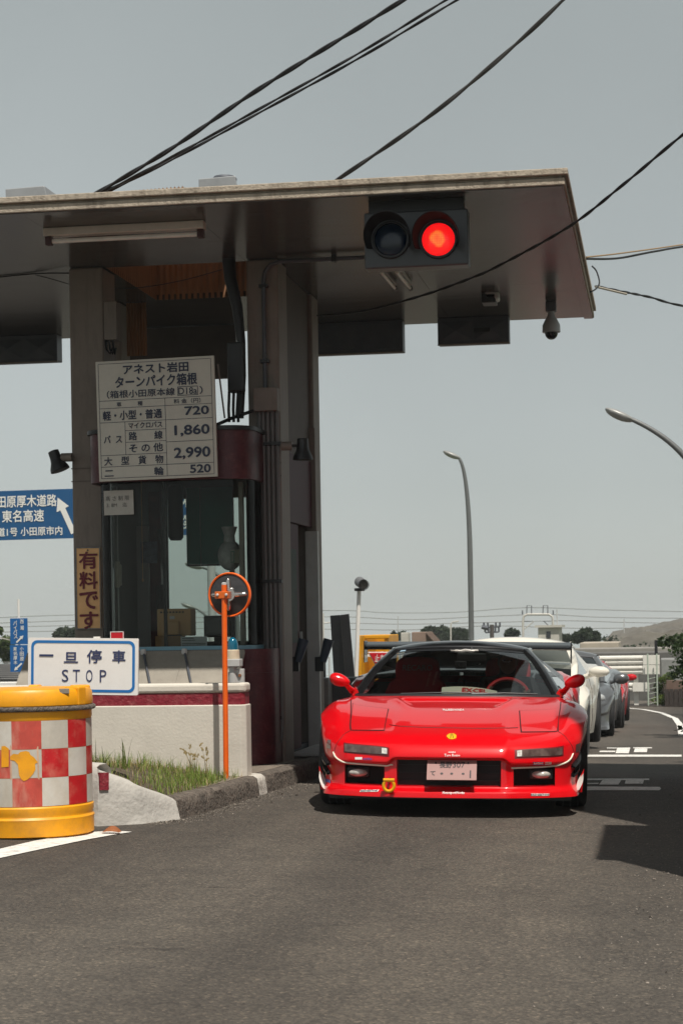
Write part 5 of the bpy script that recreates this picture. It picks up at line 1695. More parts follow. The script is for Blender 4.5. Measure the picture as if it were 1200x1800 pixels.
def wheel(root, x, y, r, w, m_rim, spokes=5):
    s = 1 if x > 0 else -1
    t = CB()
    prof = [(r * 0.66, -w / 2 + 0.01), (r * 0.78, -w / 2), (r * 0.93, -w / 2 + 0.004), (r * 0.985, -w / 2 + 0.022), (r, -w / 2 + 0.05), (r, w / 2 - 0.05), (r * 0.985, w / 2 - 0.022), (r * 0.93, w / 2 - 0.004), (r * 0.78, w / 2), (r * 0.66, w / 2 - 0.01)]
    t.lathe([(a, h) for a, h in prof], (x, y, r), 'X', 40)
    wh = t.build('wheel', M_RUBBER, root, smooth=True, angle=50)
    rb = CB()
    ex = w / 2 - 0.012
    rb.lathe([(r * 0.60, s * (ex - 0.06)), (r * 0.665, s * (ex - 0.05)), (r * 0.665, s * ex), (r * 0.625, s * ex), (r * 0.59, s * (ex - 0.03))], (x, y, r), 'X', 36)
    rb.lathe([(0.02, s * (ex - 0.05)), (0.055, s * (ex - 0.045)), (0.05, s * (ex - 0.01)), (0.02, s * (ex - 0.005))], (x, y, r), 'X', 16)
    for k in range(spokes):
        a = 2 * PI * k / spokes + 0.3
        for da in (-0.09, 0.09):
            p0 = (x + s * (ex - 0.025), y + 0.04 * math.cos(a), r + 0.04 * math.sin(a))
            p1 = (x + s * (ex - 0.015), y + r * 0.63 * math.cos(a + da), r + r * 0.63 * math.sin(a + da))
            rb.bar(p0, p1, 0.022, 0.024, up=(1, 0, 0))
    rb.build('rim', m_rim, wh, smooth=True, angle=40)
    dk = CB().lathe([(r * 0.58, s * (ex - 0.09)), (0.03, s * (ex - 0.09))], (x, y, r), 'X', 24)
    dk.build('brake_disc', M_DKGREY, wh)
    # tread grooves
    gr = CB()
    for gx in (-0.05, 0.0, 0.05):
        gr.lathe([(r + 0.0012, gx - 0.005), (r + 0.0012, gx + 0.005)], (x, y, r), 'X', 40)
    gr.build('tread_groove', M_BLACK, wh)
    return wh

def arch_low(y, sill=0.135, yw=2.53, r=0.325, zc=0.305):
    d = abs(y - yw)
    return max(sill, zc + math.sqrt(r * r - d * d)) if d < r else sill

def car_shell(root, m_body, m_roof, hips=0.0, front_open=False, tail=3.42, m_deck=None):
    # ---------------- front blanket
    ts = np.unique(np.concatenate([np.linspace(0, 12, 97), np.arange(13)]))
    cs = np.unique(np.concatenate([np.linspace(-6, 6, 121), np.arange(-6, 7)]))
    P = body_eval(ts, cs)
    b = CB()
    nc = len(cs)
    b.v = [tuple(p) for row in P for p in row]
    holes = []
    def is_hole(t, c):
        if not front_open:
            return False
        return 3 <= t < 4 and (abs(c) < 1 or 2 < abs(c) < 3)
    for i in range(len(ts) - 1):
        for k in range(nc - 1):
            if is_hole((ts[i] + ts[i + 1]) / 2, (cs[k] + cs[k + 1]) / 2):
                continue
            b.f.append((i * nc + k, i * nc + k + 1, (i + 1) * nc + k + 1, (i + 1) * nc + k))
    if front_open:
        # returns into the openings
        for c0, c1 in ((-1, 1), (2, 3), (-3, -2)):
            cc = [c for c in cs if c0 <= c <= c1]
            tt = [t for t in ts if 3 <= t <= 4]
            loop = [(3, c) for c in cc] + [(t, c1) for t in tt[1:]] + [(4, c) for c in cc[::-1][1:]] + [(t, c0) for t in tt[::-1][1:-1]]
            pts = [body_eval(np.array([t]), np.array([c]))[0, 0] for t, c in loop]
            n = len(pts)
            ctr = np.mean(pts, axis=0)
            o = len(b.v)
            for p in pts:
                b.v.append(tuple(p))
            for p in pts:
                q = ctr + (np.array(p) - ctr) * np.array([0.97, 1, 0.93])
                b.v.append((q[0], p[1] + 0.10, q[2]))
            for k in range(n):
                b.f.append((o + k, o + k + n, o + (k + 1) % n + n, o + (k + 1) % n))
    b.build('front_body', m_body, root, smooth=True, angle=38)
    # ---------------- sides and tail
    ys = np.unique(np.concatenate([np.linspace(0.62, tail, 40), np.linspace(2.2, 2.86, 30)]))
    def W(y):
        return float(pchip([0.62, 1.0, 1.6, 2.1, 2.53, 3.0, 3.3, 3.6], np.array([.912, .895, .89, .915 + hips * .5, .935 + hips, .92 + hips * .8, .88, .83]), [y])[0])
    def ZB(y):
        return float(pchip([0.62, 1.2, 2.0, 2.6, 3.1, 3.6], np.array([.716, .745, .80, .845, .865, .80]), [y])[0])
    for s in (-1, 1):
        b = CB()
        rows = []
        for y in ys:
            w, zb_ = W(y), ZB(y)
            zl = arch_low(y)
            zz = lambda f: zl + (zb_ - zl) * f
            rows.append([(s * (w - 0.03 * (zl < .2)), y, zl), (s * (w - 0.004), y, zz(.25)), (s * w, y, zz(.5)), (s * (w - 0.008), y, zz(.72)), (s * (w - 0.05), y, zz(.92)), (s * (w - 0.12), y, zb_), (s * (w - 0.20), y, zb_ + 0.004)])
        b.grid(rows, flip=(s < 0))
        b.build('side_panel', m_body, root, smooth=True, angle=50)
        # door outline and handle
        for y in (0.78, 1.92):
            dl = CB()
            pts = []
            for f in np.linspace(0.05, 0.93, 10):
                w, zb_, zl = W(y), ZB(y), arch_low(y)
                xx = np.interp(f, [0, .25, .5, .72, .92, 1], [w - .03, w - .004, w, w - .008, w - .05, w - .12])
                pts.append((s * (xx + 0.001), y, zl + (zb_ - zl) * f))
            dl.tube(pts, 0.003, 5)
            dl.build('door_gap', M_GAP, root)
    rows = []
    for y in np.linspace(2.15, tail, 14):
        w, zb_ = W(y), ZB(y)
        rows.append([(-(w - .2), y, zb_ + .004), (-.3, y, zb_ + 0.03), (0, y, zb_ + 0.035), (.3, y, zb_ + 0.03), (w - .2, y, zb_ + .004)])
    CB().grid(rows).build('engine_deck', m_deck or m_body, root, smooth=True)
    y = tail
    w, zb_ = W(y), ZB(y)
    CB().add([(-w + .03, y, .2), (w - .03, y, .2), (w, y, .5), (w - .05, y, zb_ - .06), (w - .2, y, zb_ + .004), (0, y, zb_ + .035), (-w + .2, y, zb_ + .004), (-w + .05, y, zb_ - .06), (-w, y, .5)], [tuple(range(9))[::-1]]).build('tail_panel', m_body, root)
    for s in (-1, 1):
        CB().box(*sorted((s * .45, s * .82)), tail, tail + .02, .6, .7).build('tail_light', mat('tail_red', (.25, .005, .005), .2), root)
    # underfloor, arches, firewall, cabin tub
    b = CB()
    b.box(-.80, .80, -.70, tail - .05, .10, .13)
    b.build('floor_pan', M_BLACK, root)
    b = CB()
    b.box(-.58, .58, -.66, .55, .135, .50)
    b.box(-.62, .62, 2.0, 3.3, .135, .72)
    b.build('inner_structure', M_BLACK, root)

def car_cabin(root, m_roof, m_pillar, m_glass, bulge=0.05, interior=True):
    def wb(u):     # windshield base, u -1..1
        return Vector((0.735 * u, 0.43 + 0.19 * abs(u) ** 2.2, 0.742 - 0.010 * u * u))
    def wt(u):
        return Vector((0.505 * u, 1.25 + 0.09 * u * u, 1.086 - 0.030 * abs(u) ** 2.5))
    def rr_(u):
        return Vector((0.53 * u, 2.02, 1.080 - 0.036 * abs(u) ** 2.5))
    def rb(u):
        return Vector((0.66 * u, 2.75, 0.895 - 0.02 * u * u))
    U = np.linspace(-1, 1, 17)
    def patch(f, g, n, bulge, u0=-1, u1=1):
        rows = []
        for v in np.linspace(0, 1, n):
            rows.append([f(u).lerp(g(u), v) + Vector((0, -bulge * 0.6, bulge)) * math.sin(PI * v) for u in np.linspace(u0, u1, 17)])
        return rows
    CB().grid(patch(wb, wt, 9, 0.028, -.965, .965)).build('windshield', m_glass, root, smooth=True, angle=80)
    CB().grid([[p + Vector((0, 0.02 * math.sin(PI * v_), -0.0)) for p in row] for v_, row in zip(np.linspace(0, 1, 12), [[wt(u).lerp(rr_(u), v) + Vector((0, 0, bulge * (1 - .45 * u * u) * math.sin(PI * v ** .62) ** .8)) for u in np.linspace(-1, 1, 17)] for v in np.linspace(0, 1, 12)])]).build('roof', m_roof, root, smooth=True, angle=80)
    CB().grid(patch(lambda u: wt(u) + Vector((0, .0, -.035)), lambda u: rr_(u) + Vector((0, 0, -.035)), 5, 0.008), flip=True).build('headliner', M_DARKIN, root, smooth=True)
    CB().grid(patch(rr_, rb, 7, 0.01, -.86, .86)).build('rear_window', m_glass, root, smooth=True, angle=80)
    # windscreen surround band at the top and bottom
    CB().tube([wt(u) + Vector((0, -.006, .0)) for u in U], 0.014, 8).build('screen_header', m_roof, root, smooth=True)
    CB().tube([wb(u) + Vector((0, -.02, .002)) for u in U], 0.016, 8).build('cowl_seal', M_BLACK, root, smooth=True)
    for s in (-1, 1):
        a, c = wb(s), wt(s)
        pts = [a.lerp(c, v) + Vector((0, -.017, .028)) * math.sin(PI * v) for v in np.linspace(0, 1, 9)]
        b = CB()
        rows = []
        for p in pts:
            rows.append([p + Vector((-s * .045, -.012, .010)), p + Vector((-s * .02, -.02, .016)), p + Vector((s * .012, .0, .014)), p + Vector((s * .034, .05, .004)), p + Vector((s * .03, .06, -.02))])
        b.grid(rows, flip=(s < 0))
        b.build('screen_pillar', m_pillar, root, smooth=True, angle=80)
        # roof rail, side glass, rear quarter
        CB().tube([wt(s), wt(s).lerp(rr_(s), .5) + Vector((s * .012, 0, .01)), rr_(s)], 0.02, 8).build('roof_rail', m_roof, root, smooth=True)
        belt = [Vector((s * .785, .70, .735)), Vector((s * .79, 1.2, .752)), Vector((s * .80, 1.9, .80))]
        top_ = [a.lerp(c, .12) + Vector((s * .02, .05, 0)), wt(s) + Vector((s * .01, .08, -.01)), rr_(s) + Vector((s * .01, -.08, -.01))]
        CB().grid([belt, top_], flip=(s > 0)).build('side_window', m_glass, root)
        CB().add([rr_(s) + Vector((0, -.08, -.01)), rr_(s), rb(s * .88), Vector((s * .80, 2.5, .84)), Vector((s * .80, 1.9, .80))], [(0, 1, 2, 3, 4)]).build('rear_quarter', m_pillar, root)
    if interior:
        # dashboard, tub, bulkhead, seats
        rows = []
        for y, z in ((.46, .725), (.60, .735), (.80, .74), (.93, .725), (.98, .66), (.98, .35)):
            rows.append([(x, y + .12 * abs(x) ** 2, z - (.015 if abs(x) > .5 else 0)) for x in np.linspace(-.72, .72, 9)])
        CB().grid(rows).build('dashboard', M_DARKIN, root, smooth=True, angle=60)
        CB().box(-.74, .74, 1.93, 1.97, .15, .80).build('bulkhead', M_DARKIN, root)
        b = CB()
        for s in (-1, 1):
            b.box(*sorted((s * .74, s * .77)), .7, 1.95, .15, .735)
        b.build('door_card', M_DARKIN, root)

def make_car(name, label, loc, rotz, kind):
    root = thing(name, label, 'car', loc, (0, 0.02, rotz), world_parts=False)
    root['group'] = 'cars queuing in the toll lane'
    return root

# ------------------------------------------------------------------ the red sports car in front
CARX, CARY = -1.445, 13.82
CARM = Matrix.Translation((CARX, CARY, gz(CARX, CARY))) @ Matrix.Rotation(R(3.8), 4, 'Z') @ Matrix.Rotation(0.02, 4, 'Y')
red = thing('sports_car', 'red low sports car with black roof and pop-up headlamps under the traffic light', 'car', (CARX, CARY, gz(CARX, CARY)), (0, 0.02, R(3.8)), 'cars queuing in the toll lane', world_parts=False)
red.rotation_mode = 'XYZ'
red.rotation_euler = (Matrix.Rotation(R(3.8), 3, 'Z') @ Matrix.Rotation(0.02, 3, 'Y')).to_euler()
M_REDP = paint('red_car_paint', (0.64, 0.0012, 0.006), 0.34)
CB.tf = None
car_shell(red, M_REDP, M_ROOFB, front_open=True, m_deck=M_TRIMB)
car_cabin(red, M_ROOFB, M_TRIMB, M_WIND)
M_DKRIM = mat('dark_rim', (0.03, 0.03, 0.032), 0.3, metal=0.7, var=0.1)
for x, y, w, r_ in ((-.805, 0, .225, .302), (.805, 0, .225, .302), (-.80, 2.53, .27, .315), (.80, 2.53, .27, .315)):
    wheel(red, x, y, r_, w, M_DKRIM)
# locate photo pixels on the front surface
_t = np.linspace(0, 11.5, 461)
_c = np.linspace(-6, 6, 481)
_G = body_eval(_t, _c)
def proj_np(P):
    Mx = np.array(CARM)
    Wp = P @ Mx[:3, :3].T + Mx[:3, 3]
    cy_, sy_ = math.cos(YAW), math.sin(YAW)
    Z = Wp[..., 1] * cy_ - Wp[..., 0] * sy_
    X = Wp[..., 0] * cy_ + Wp[..., 1] * sy_
    u, v = X / Z * F, (Wp[..., 2] - CH) / Z * F
    c, s = math.cos(ROLL), math.sin(ROLL)
    return np.stack([600 + u * c - v * s, HY - (u * s + v * c)], -1)
_PX = proj_np(_G)
def locate(px, py, tmin=0.0, tmax=11.5):
    d = (_PX[..., 0] - px) ** 2 + (_PX[..., 1] - py) ** 2
    msk = (_t < tmin) | (_t > tmax)
    d[msk, :] = 1e9
    i, k = np.unravel_index(np.argmin(d), d.shape)
    return _t[i], _c[k]
def srf(t, c, off=0.003):
    e = 0.02
    p = body_eval(np.array([t]), np.array([c]))[0, 0]
    pt = body_eval(np.array([min(t + e, 12)]), np.array([c]))[0, 0] - body_eval(np.array([max(t - e, 0)]), np.array([c]))[0, 0]
    pc = body_eval(np.array([t]), np.array([c + e]))[0, 0] - body_eval(np.array([t]), np.array([c - e]))[0, 0]
    n = np.cross(pc, pt)
    n /= (np.linalg.norm(n) + 1e-9)
    return Vector(p + n * off)
def quad_patch(corners, off, n=10, m_=6):
    """corners (t,c): bottom-left, bottom-right, top-right, top-left"""
    A, B_, C_, D_ = [np.array(q) for q in corners]
    rows = []
    for v in np.linspace(0, 1, m_):
        l, r_ = A + (D_ - A) * v, B_ + (C_ - B_) * v
        rows.append([srf(*(l + (r_ - l) * u), off) for u in np.linspace(0, 1, n)])
    return rows
def px_patch(pix, name, m, off=0.003, n=10, m_=6, tmin=0, tmax=11.5, parent=None):
    return CB().grid(quad_patch([locate(x, y, tmin, tmax) for x, y in pix], off, n, m_)).build(name, m, parent or red, smooth=True, angle=80)
def decal(body, pix, m, bold=0.01, off=0.004, tmin=0, tmax=11.5, name='decal_lettering'):
    A, B_, C_, D_ = [np.array(locate(x, y, tmin, tmax)) for x, y in pix]
    def f(u, v):
        l, r_ = A + (D_ - A) * v, B_ + (C_ - B_) * v
        q = l + (r_ - l) * u
        return srf(q[0], q[1], off)
    return put_text(red, body, (0, 1, 0, 1), f, m, bold, name=name, res=1)

# pop-up headlamp doors (raised skin over a dark gap)
for s, pix in ((-1, [(618, 1283.5), (675, 1284), (682, 1247), (620, 1237)]), (1, [(916, 1287), (978, 1286), (984, 1243), (914, 1250)])):
    q = [locate(x, y, 7.6, 10.2) for x, y in pix]
    ctr = np.mean(np.array(q), axis=0)
    big = [tuple(ctr + (np.array(k) - ctr) * 1.06) for k in q]
    CB().grid(quad_patch(big, 0.0016, 14, 14)).build('headlamp_gap', M_GAP, red, smooth=True, angle=80)
    CB().grid(quad_patch(q, 0.0042, 14, 14)).build('headlamp_door', M_REDP, red, smooth=True, angle=80)
# panel gaps as thin dark lines on the skin
def gap(tc, name='panel_gap', r_=0.0036, m=M_GAP, off=0.0005):
    pts = []
    for i in range(len(tc) - 1):
        for k in range(8):
            q = np.array(tc[i]) + (np.array(tc[i + 1]) - np.array(tc[i])) * k / 8
            pts.append(srf(q[0], q[1], off))
    pts.append(srf(*tc[-1], off))
    return CB().tube(pts, r_, 5).build(name, m, red, smooth=True)
gap([locate(*p, 7.5, 10) for p in ((684, 1274), (700, 1276.5), (740, 1278.5), (793, 1280), (850, 1280.5), (893, 1280), (910, 1279))])
for pts in (((616, 1283), (616, 1262), (616, 1240), (617, 1231)), ((980, 1286), (981, 1265), (984, 1245), (985, 1234))):
    gap([locate(*p, 7.5, 11.2) for p in pts])
for pts in (((616, 1284), (603, 1292), (594, 1304), (588, 1318), (586, 1330)), ((980, 1286), (993, 1295), (1002, 1307), (1008, 1322), (1010, 1332))):
    gap([locate(*p, 4.2, 9) for p in pts], r_=0.0022)
# indicators on dark red patches painted as the shade of recesses
def lamp_mat():
    m = bpy.data.materials.new('indicator_lens')
    m.use_nodes = True
    N, L = m.node_tree.nodes, m.node_tree.links
    b_ = N['Principled BSDF']
    b_.inputs['Roughness'].default_value = 0.12
    b_.inputs['Coat Weight'].default_value = 1.0
    tc = N.new('ShaderNodeTexCoord')
    wv = N.new('ShaderNodeTexWave')
    wv.inputs['Scale'].default_value = 38
    wv.inputs['Distortion'].default_value = 0.6
    L.new(tc.outputs['Object'], wv.inputs['Vector'])
    nz = N.new('ShaderNodeTexNoise')
    nz.inputs['Scale'].default_value = 16
    L.new(tc.outputs['Object'], nz.inputs['Vector'])
    rp = N.new('ShaderNodeValToRGB')
    e = rp.color_ramp.elements
    e[0].position = .40; e[0].color = (.045, .022, .02, 1)
    e[1].position = .95; e[1].color = (.19, .135, .12, 1)
    mx = N.new('ShaderNodeMath'); mx.operation = 'MULTIPLY_ADD'
    L.new(wv.outputs['Fac'], mx.inputs[0]); mx.inputs[1].default_value = .35
    L.new(nz.outputs['Fac'], mx.inputs[2])
    sb = N.new('ShaderNodeMath'); sb.operation = 'SUBTRACT'
    L.new(mx.outputs[0], sb.inputs[0]); sb.inputs[1].default_value = .12
    L.new(sb.outputs[0], rp.inputs['Fac'])
    L.new(rp.outputs['Color'], b_.inputs['Base Color'])
    return m
M_LENS = lamp_mat()
M_CLEAR = mat('clear_reflector', (.62, .60, .56), .15, var=.3, vscale=60, coat=1.0)
M_RECESS_SHADE = mat('recess_shade_red', (0.16, 0.002, 0.006), 0.4, var=0)
for s, pix in ((-1, [(604, 1322.5), (684, 1330), (684, 1314.5), (604, 1305)]), (1, [(904, 1334), (990, 1329), (990, 1310.5), (904, 1318)])):
    px_patch(pix, 'recess_shade', M_RECESS_SHADE, 0.0015, tmin=4.6, tmax=7.5)
    cx = sum(p[0] for p in pix) / 4; cyy = sum(p[1] for p in pix) / 4
    pin = [(cx + (x - cx) * .93, cyy + (y - cyy) * .74) for x, y in pix]
    lp = px_patch(pin, 'indicator_lamp', M_LENS, 0.006, tmin=4.6, tmax=7.5)
    # bright end segment
    e0 = .86 if s < 0 else .0
    A, B_, C_, D_ = [Vector(p) for p in pin]
    f = lambda u, v: (A.lerp(B_, u)).lerp(D_.lerp(C_, u), v)
    u0, u1 = (.86, .99) if s < 0 else (.01, .12)
    px_patch([f(u0, .08), f(u1, .08), f(u1, .92), f(u0, .92)], 'side_segment', M_CLEAR, 0.008, 4, 3, 4.6, 7.5, parent=lp)
    # side markers on the wings
for pix in ([(574, 1315), (582, 1316), (582, 1301), (576, 1300)], [(1010, 1322), (1018, 1320), (1019, 1306), (1011, 1309)]):
    px_patch(pix, 'side_marker', mat('marker_dark', (.10, .02, .02), .2, coat=.8), 0.003, 4, 4, 4.6, 8.2)
# grilles, intercooler, fog lamps
b = CB()
b.box(-.36, .36, -.84, -.80, .17, .40)
for s in (-1, 1):
    b.add([(s * .40, -.80, .18), (s * .72, -.70, .18), (s * .72, -.70, .35), (s * .40, -.80, .35)], [(0, 1, 2, 3), (3, 2, 1, 0)])
b.build('grille_back', mat('grille_black', (.006, .006, .007), .7), red)
b = CB()
for k in range(3):
    b.box(-.33, .33, -.848, -.842, .235 + k * .05, .238 + k * .05)
b.build('grille_bars', M_BLACK, red)
for s in (-1, 1):
    b = CB()
    x0 = s * .60
    b.ell((x0, -.79, .277), (.062, .03, .026), 24, 14)
    fg = b.build('fog_lamp', mat('fog_lens', (.42, .40, .37), .12, var=.45, vscale=26, coat=1.0), red, smooth=True)
    CB().box(x0 - .075, x0 + .075, -.775, -.74, .245, .31).build('fog_bucket', M_BLACK, fg, bevel=.01)
# white pinstripe above the lower openings
M_STR = mat('stripe_white', (.80, .74, .62), .5, var=.02)
for pts in (((586, 1322), (589, 1329), (597, 1336), (612, 1340.5), (640, 1343), (690, 1344.5)), ((1006, 1325), (1003, 1332), (993, 1340), (976, 1346), (950, 1348.5), (898, 1350))):
    gap([locate(*p, 3.6, 7) for p in pts], 'pinstripe', 0.0055, M_STR, 0.003)
# canards and winglets at the corners
for s in (-1, 1):
    for k, (z0, ln_) in enumerate(((.385, .20), (.325, .19))):
        rows = []
        for t in np.linspace(0, 1, 8):
            x = s * (.81 + .055 * t - .008 * k)
            y = -.66 + .26 * t
            z = z0 - .06 * (1 - t) + .05 * t
            rows.append([(x - s * .02, y + .01, z - .004), (x + s * .032 * math.sin(PI * min(1, t + .15)), y - .02, z - .014), (x + s * .032 * math.sin(PI * min(1, t + .15)), y - .02, z - .004), (x - s * .02, y + .01, z + .012)])
        CB().grid(rows, flip=(s < 0)).build('canard', M_TRIMB, red, smooth=True, fix=True)
    rows = []
    for t in np.linspace(0, 1, 9):
        w = .030 * math.sin(PI * (0.12 + .80 * t))
        x = s * (.84 + .035 * t)
        z = .16 + .105 * t
        y = -.62 + .12 * t
        rows.append([(x - s * w * .6, y - .03, z - .01), (x + s * w * .6, y - .055, z + .006), (x + s * w * .6, y - .045, z + .010), (x - s * w * .6, y - .02, z)])
    CB().grid(rows, flip=(s < 0)).build('corner_winglet', mat('winglet_white', (.66, .64, .60), .4, var=.05), red, smooth=True, fix=True)
    # red end fin of the lip
    CB().prism([(s * .82, .14), (s * .872, .145), (s * .885, .30), (s * .862, .25), (s * .835, .18)], -.55, -.52).build('lip_fin', M_REDP, red)
# number plate (tilted back)
def plate_P(u, v, off=0.0):
    c = Vector((.022, -.945, .312))
    tl_ = R(40)
    up = Vector((0, math.sin(tl_), math.cos(tl_)))
    nrm = Vector((0, -math.cos(tl_), math.sin(tl_)))
    return c + Vector((1, 0, 0)) * (u - .5) * .322 + up * (v - .5) * .158 + nrm * off
M_PLATE = mat('plate_pink', (.29, .145, .13), .55, var=.04)
pt = CB().add([plate_P(0, 0), plate_P(1, 0), plate_P(1, 1), plate_P(0, 1), plate_P(0, 0, -.006), plate_P(1, 0, -.006), plate_P(1, 1, -.006), plate_P(0, 1, -.006)],
              [(0, 1, 2, 3), (7, 6, 5, 4), (0, 4, 5, 1), (1, 5, 6, 2), (2, 6, 7, 3), (3, 7, 4, 0)]).build('number_plate', M_PLATE, red)
M_PINK = mat('plate_ink', (.025, .015, .018), .6)
for body, r_, bd in (('長野', (.25, .50, .60, .90), .02), ('307', (.52, .76, .62, .90), .01), ('て', (.07, .17, .22, .42), .02), ('・', (.27, .33, .26, .36), .0), ('・', (.47, .53, .26, .36), .0), ('・', (.70, .76, .26, .36), .0)):
    put_text(pt, body, r_, lambda u, v: plate_P(u, v, .002), M_PINK, bd)
for r_ in ((.86, .89, .10, .48), (.155, .19, .80, .90), (.81, .845, .80, .90)):
    CB().add([plate_P(r_[0], r_[2], .002), plate_P(r_[1], r_[2], .002), plate_P(r_[1], r_[3], .002), plate_P(r_[0], r_[3], .002)], [(0, 1, 2, 3)]).build('plate_mark', M_PINK, pt)
# tow hook
M_HOOK = mat('tow_yellow', (.72, .36, .004), .35, var=.05)
hk = CB()
hx, hyy, hz = -.385, -.975, .208
hk.tube([(hx + .034 * math.sin(a), hyy, hz - .036 * math.cos(a)) for a in np.linspace(-2.3, 2.3, 22)], .011, 10)
hk.tube([(hx - .036, hyy, hz + .036), (hx + .036, hyy, hz + .036)], .012, 10)
hk.build('tow_hook', M_HOOK, red, smooth=True)
CB().tube([(hx, hyy + .0, hz + .038), (hx, hyy + .09, hz + .038)], .010, 8).build('tow_stalk', M_BLACK, red, smooth=True)
# badge
c0 = locate(793.5, 1295, 6.5, 8)
pts_o = []
em = []
for k in range(28):
    a = 2 * PI * k / 28
    em.append(srf(*locate(793.5 + 8.6 * math.cos(a), 1295 + 5.2 * math.sin(a), 6.2, 8.2), .004))
bd_ = CB().add(em + [srf(*c0, .007)], [(k, (k + 1) % 28, 28) for k in range(28)]).build('badge', mat('badge_yellow', (.80, .48, .02), .3, coat=.8, var=.03), red, smooth=True)
for pl in (((790.5, 1299), (792.8, 1292)), ((796.5, 1299), (794.2, 1292))):
    CB().tube([srf(*locate(*p, 6.2, 8.2), .008) for p in pl], .0022, 5).build('badge_mark', M_BLACK, bd_)
# decals
M_DW = mat('decal_white', (.78, .72, .70), .4, var=.03)
M_DK = mat('decal_dark', (.03, .03, .05), .5)
M_DB = mat('decal_blue', (.05, .07, .28), .4)
decal('McLAREN HONDA', [(778, 1250.5), (815, 1250.5), (815, 1247), (778, 1247)], M_DW, .02, tmin=8, tmax=10.9)
decal('Toro Rosso', [(781, 1330), (808, 1330), (808, 1325.5), (781, 1325.5)], M_DW, .02, tmin=4.6, tmax=7)
decal('HONDA', [(787, 1324), (800, 1324), (800, 1321.3), (787, 1321.3)], M_DW, .02, tmin=4.6, tmax=7)
px_patch([(624, 1335), (636, 1335), (636, 1331), (624, 1331)], 'decal', M_DW, .003, 4, 2, 4, 6.4)
decal('RAYBRIG', [(639, 1336), (654, 1336), (654, 1332.5), (639, 1332.5)], M_DB, .03, tmin=4, tmax=6.4)
px_patch([(936, 1344), (954.5, 1344), (954.5, 1339.5), (936, 1339.5)], 'decal', M_DB, .003, 4, 2, 4, 6.4)
px_patch([(956.5, 1343.5), (968, 1343), (968, 1339), (956.5, 1339.5)], 'decal', M_DW, .003, 4, 2, 4, 6.4)
decal('RAYBRIG', [(938, 1343.2), (953, 1343.2), (953, 1340.4), (938, 1340.4)], M_DW, .01, .0045, 4, 6.4)
for pix in ([(632, 1392), (664, 1391.5), (666, 1388), (634, 1388.5)], [(931, 1399), (965, 1399), (965, 1395), (931, 1395)]):
    px_patch(pix, 'decal', M_DW, .0025, 6, 2, .9, 3.2)
    decal('BRIDGESTONE', [(x + (1 if k in (0, 3) else -1), y + (-.6 if k < 2 else .6)) for k, (x, y) in enumerate(pix)], M_DK, .03, .004, .9, 3.2)
decal('MotorsportWorks', [(778, 1397), (816, 1397), (816, 1392), (778, 1392)], M_DW, .03, .003, .9, 3.2)
px_patch([(573, 1373), (582, 1377), (581, 1371), (573, 1368)], 'decal', M_DB, .004, 3, 2, .9, 5)
# mirrors on twin stalks
for s in (-1, 1):
    c = Vector((s * .848, .56, .850))
    b = CB().ell((0, 0, 0), (.075, .058, .048), 24, 14)
    b.v = [(c.x + x, c.y + y - .02 * abs(x) / .09, c.z + z * (1.0 - .25 * (s * -x) / .09) - .03 * (-s * x) / .09 * 0.6) for x, y, z in b.v]
    b.build('door_mirror', M_REDP, red, smooth=True)
    for dz, dy in ((.0, -.01), (-.03, .03)):
        CB().tube([(s * .735, .66 + dy, .762 + dz * .6), (s * .775, .61 + dy, .792 + dz), (s * .815, .57 + dy * .5, .835 + dz * .4)], [.016, .012, .014], 10).build('mirror_stalk', M_REDP, red, smooth=True)
    CB().prism([(s * .70, .735), (s * .765, .735), (s * .745, .80)], .62, .70).build('mirror_base', M_REDP, red)
# rear wing
b = CB()
rows = []
for x in np.linspace(-.88, .88, 25):
    cz = 1.062 + .004 * math.cos(x * 2)
    rows.append([(x, 3.16, cz - .012), (x, 3.20, cz + .012), (x, 3.30, cz + .026), (x, 3.44, cz + .045), (x, 3.44, cz + .040), (x, 3.30, cz - .002), (x, 3.20, cz - .022), (x, 3.16, cz - .012)])
b.grid(rows)
wg = b.build('rear_wing', M_TRIMB, red, smooth=True, angle=60)
for s in (-1, 1):
    CB().box(*sorted((s * .879, s * .886)), 3.13, 3.47, .93, 1.115).build('end_plate', M_TRIMB, wg)
    CB().bar((s * .45, 3.25, .85), (s * .45, 3.30, 1.05), .012, .12, up=(0, 1, 0)).build('wing_stay', M_TRIMB, wg)
# screen stickers, wipers, mirror, dash plate, camera, bottle
def screen_P(u, v, off=.004):
    a = Vector((0.735 * u, 0.43 + 0.19 * abs(u) ** 2.2, 0.742 - 0.010 * u * u))
    c = Vector((0.505 * u, 1.25 + 0.09 * u * u, 1.086 - 0.030 * abs(u) ** 2.5))
    return a.lerp(c, v) + Vector((0, -0.028 * .6, .028)) * math.sin(PI * v) + Vector((0, -.7, .7)) * off
rows = [[screen_P(u, v, .0025) for u in np.linspace(-.955, .955, 25)] for v in np.linspace(.90, .995, 6)]
CB().grid(rows).build('sun_strip', mat('sun_strip', (.008, .008, .009), .25, var=0, spec=.3), red, smooth=True)
M_SCRIPT = mat('script_silver', (.55, .52, .48), .4)
sc = [(-.06, .895), (-.02, .915), (.03, .90), (.10, .925), (.20, .905), (.28, .92), (.22, .885), (.12, .895), (.02, .88), (-.10, .90)]
CB().tube([screen_P(u - .02, v) for u, v in sc], .0035, 5).build('screen_script', M_SCRIPT, red, smooth=True)
CB().tube([screen_P(-.13, .90), screen_P(.05, .89), screen_P(.27, .905)], .003, 5).build('screen_script', M_SCRIPT, red, smooth=True)
CB().add([screen_P(-.88, .93), screen_P(-.80, .93), screen_P(-.80, .965), screen_P(-.88, .965)], [(0, 1, 2, 3)]).build('screen_sticker', mat('sticker_blue', (.35, .50, .62), .5), red)
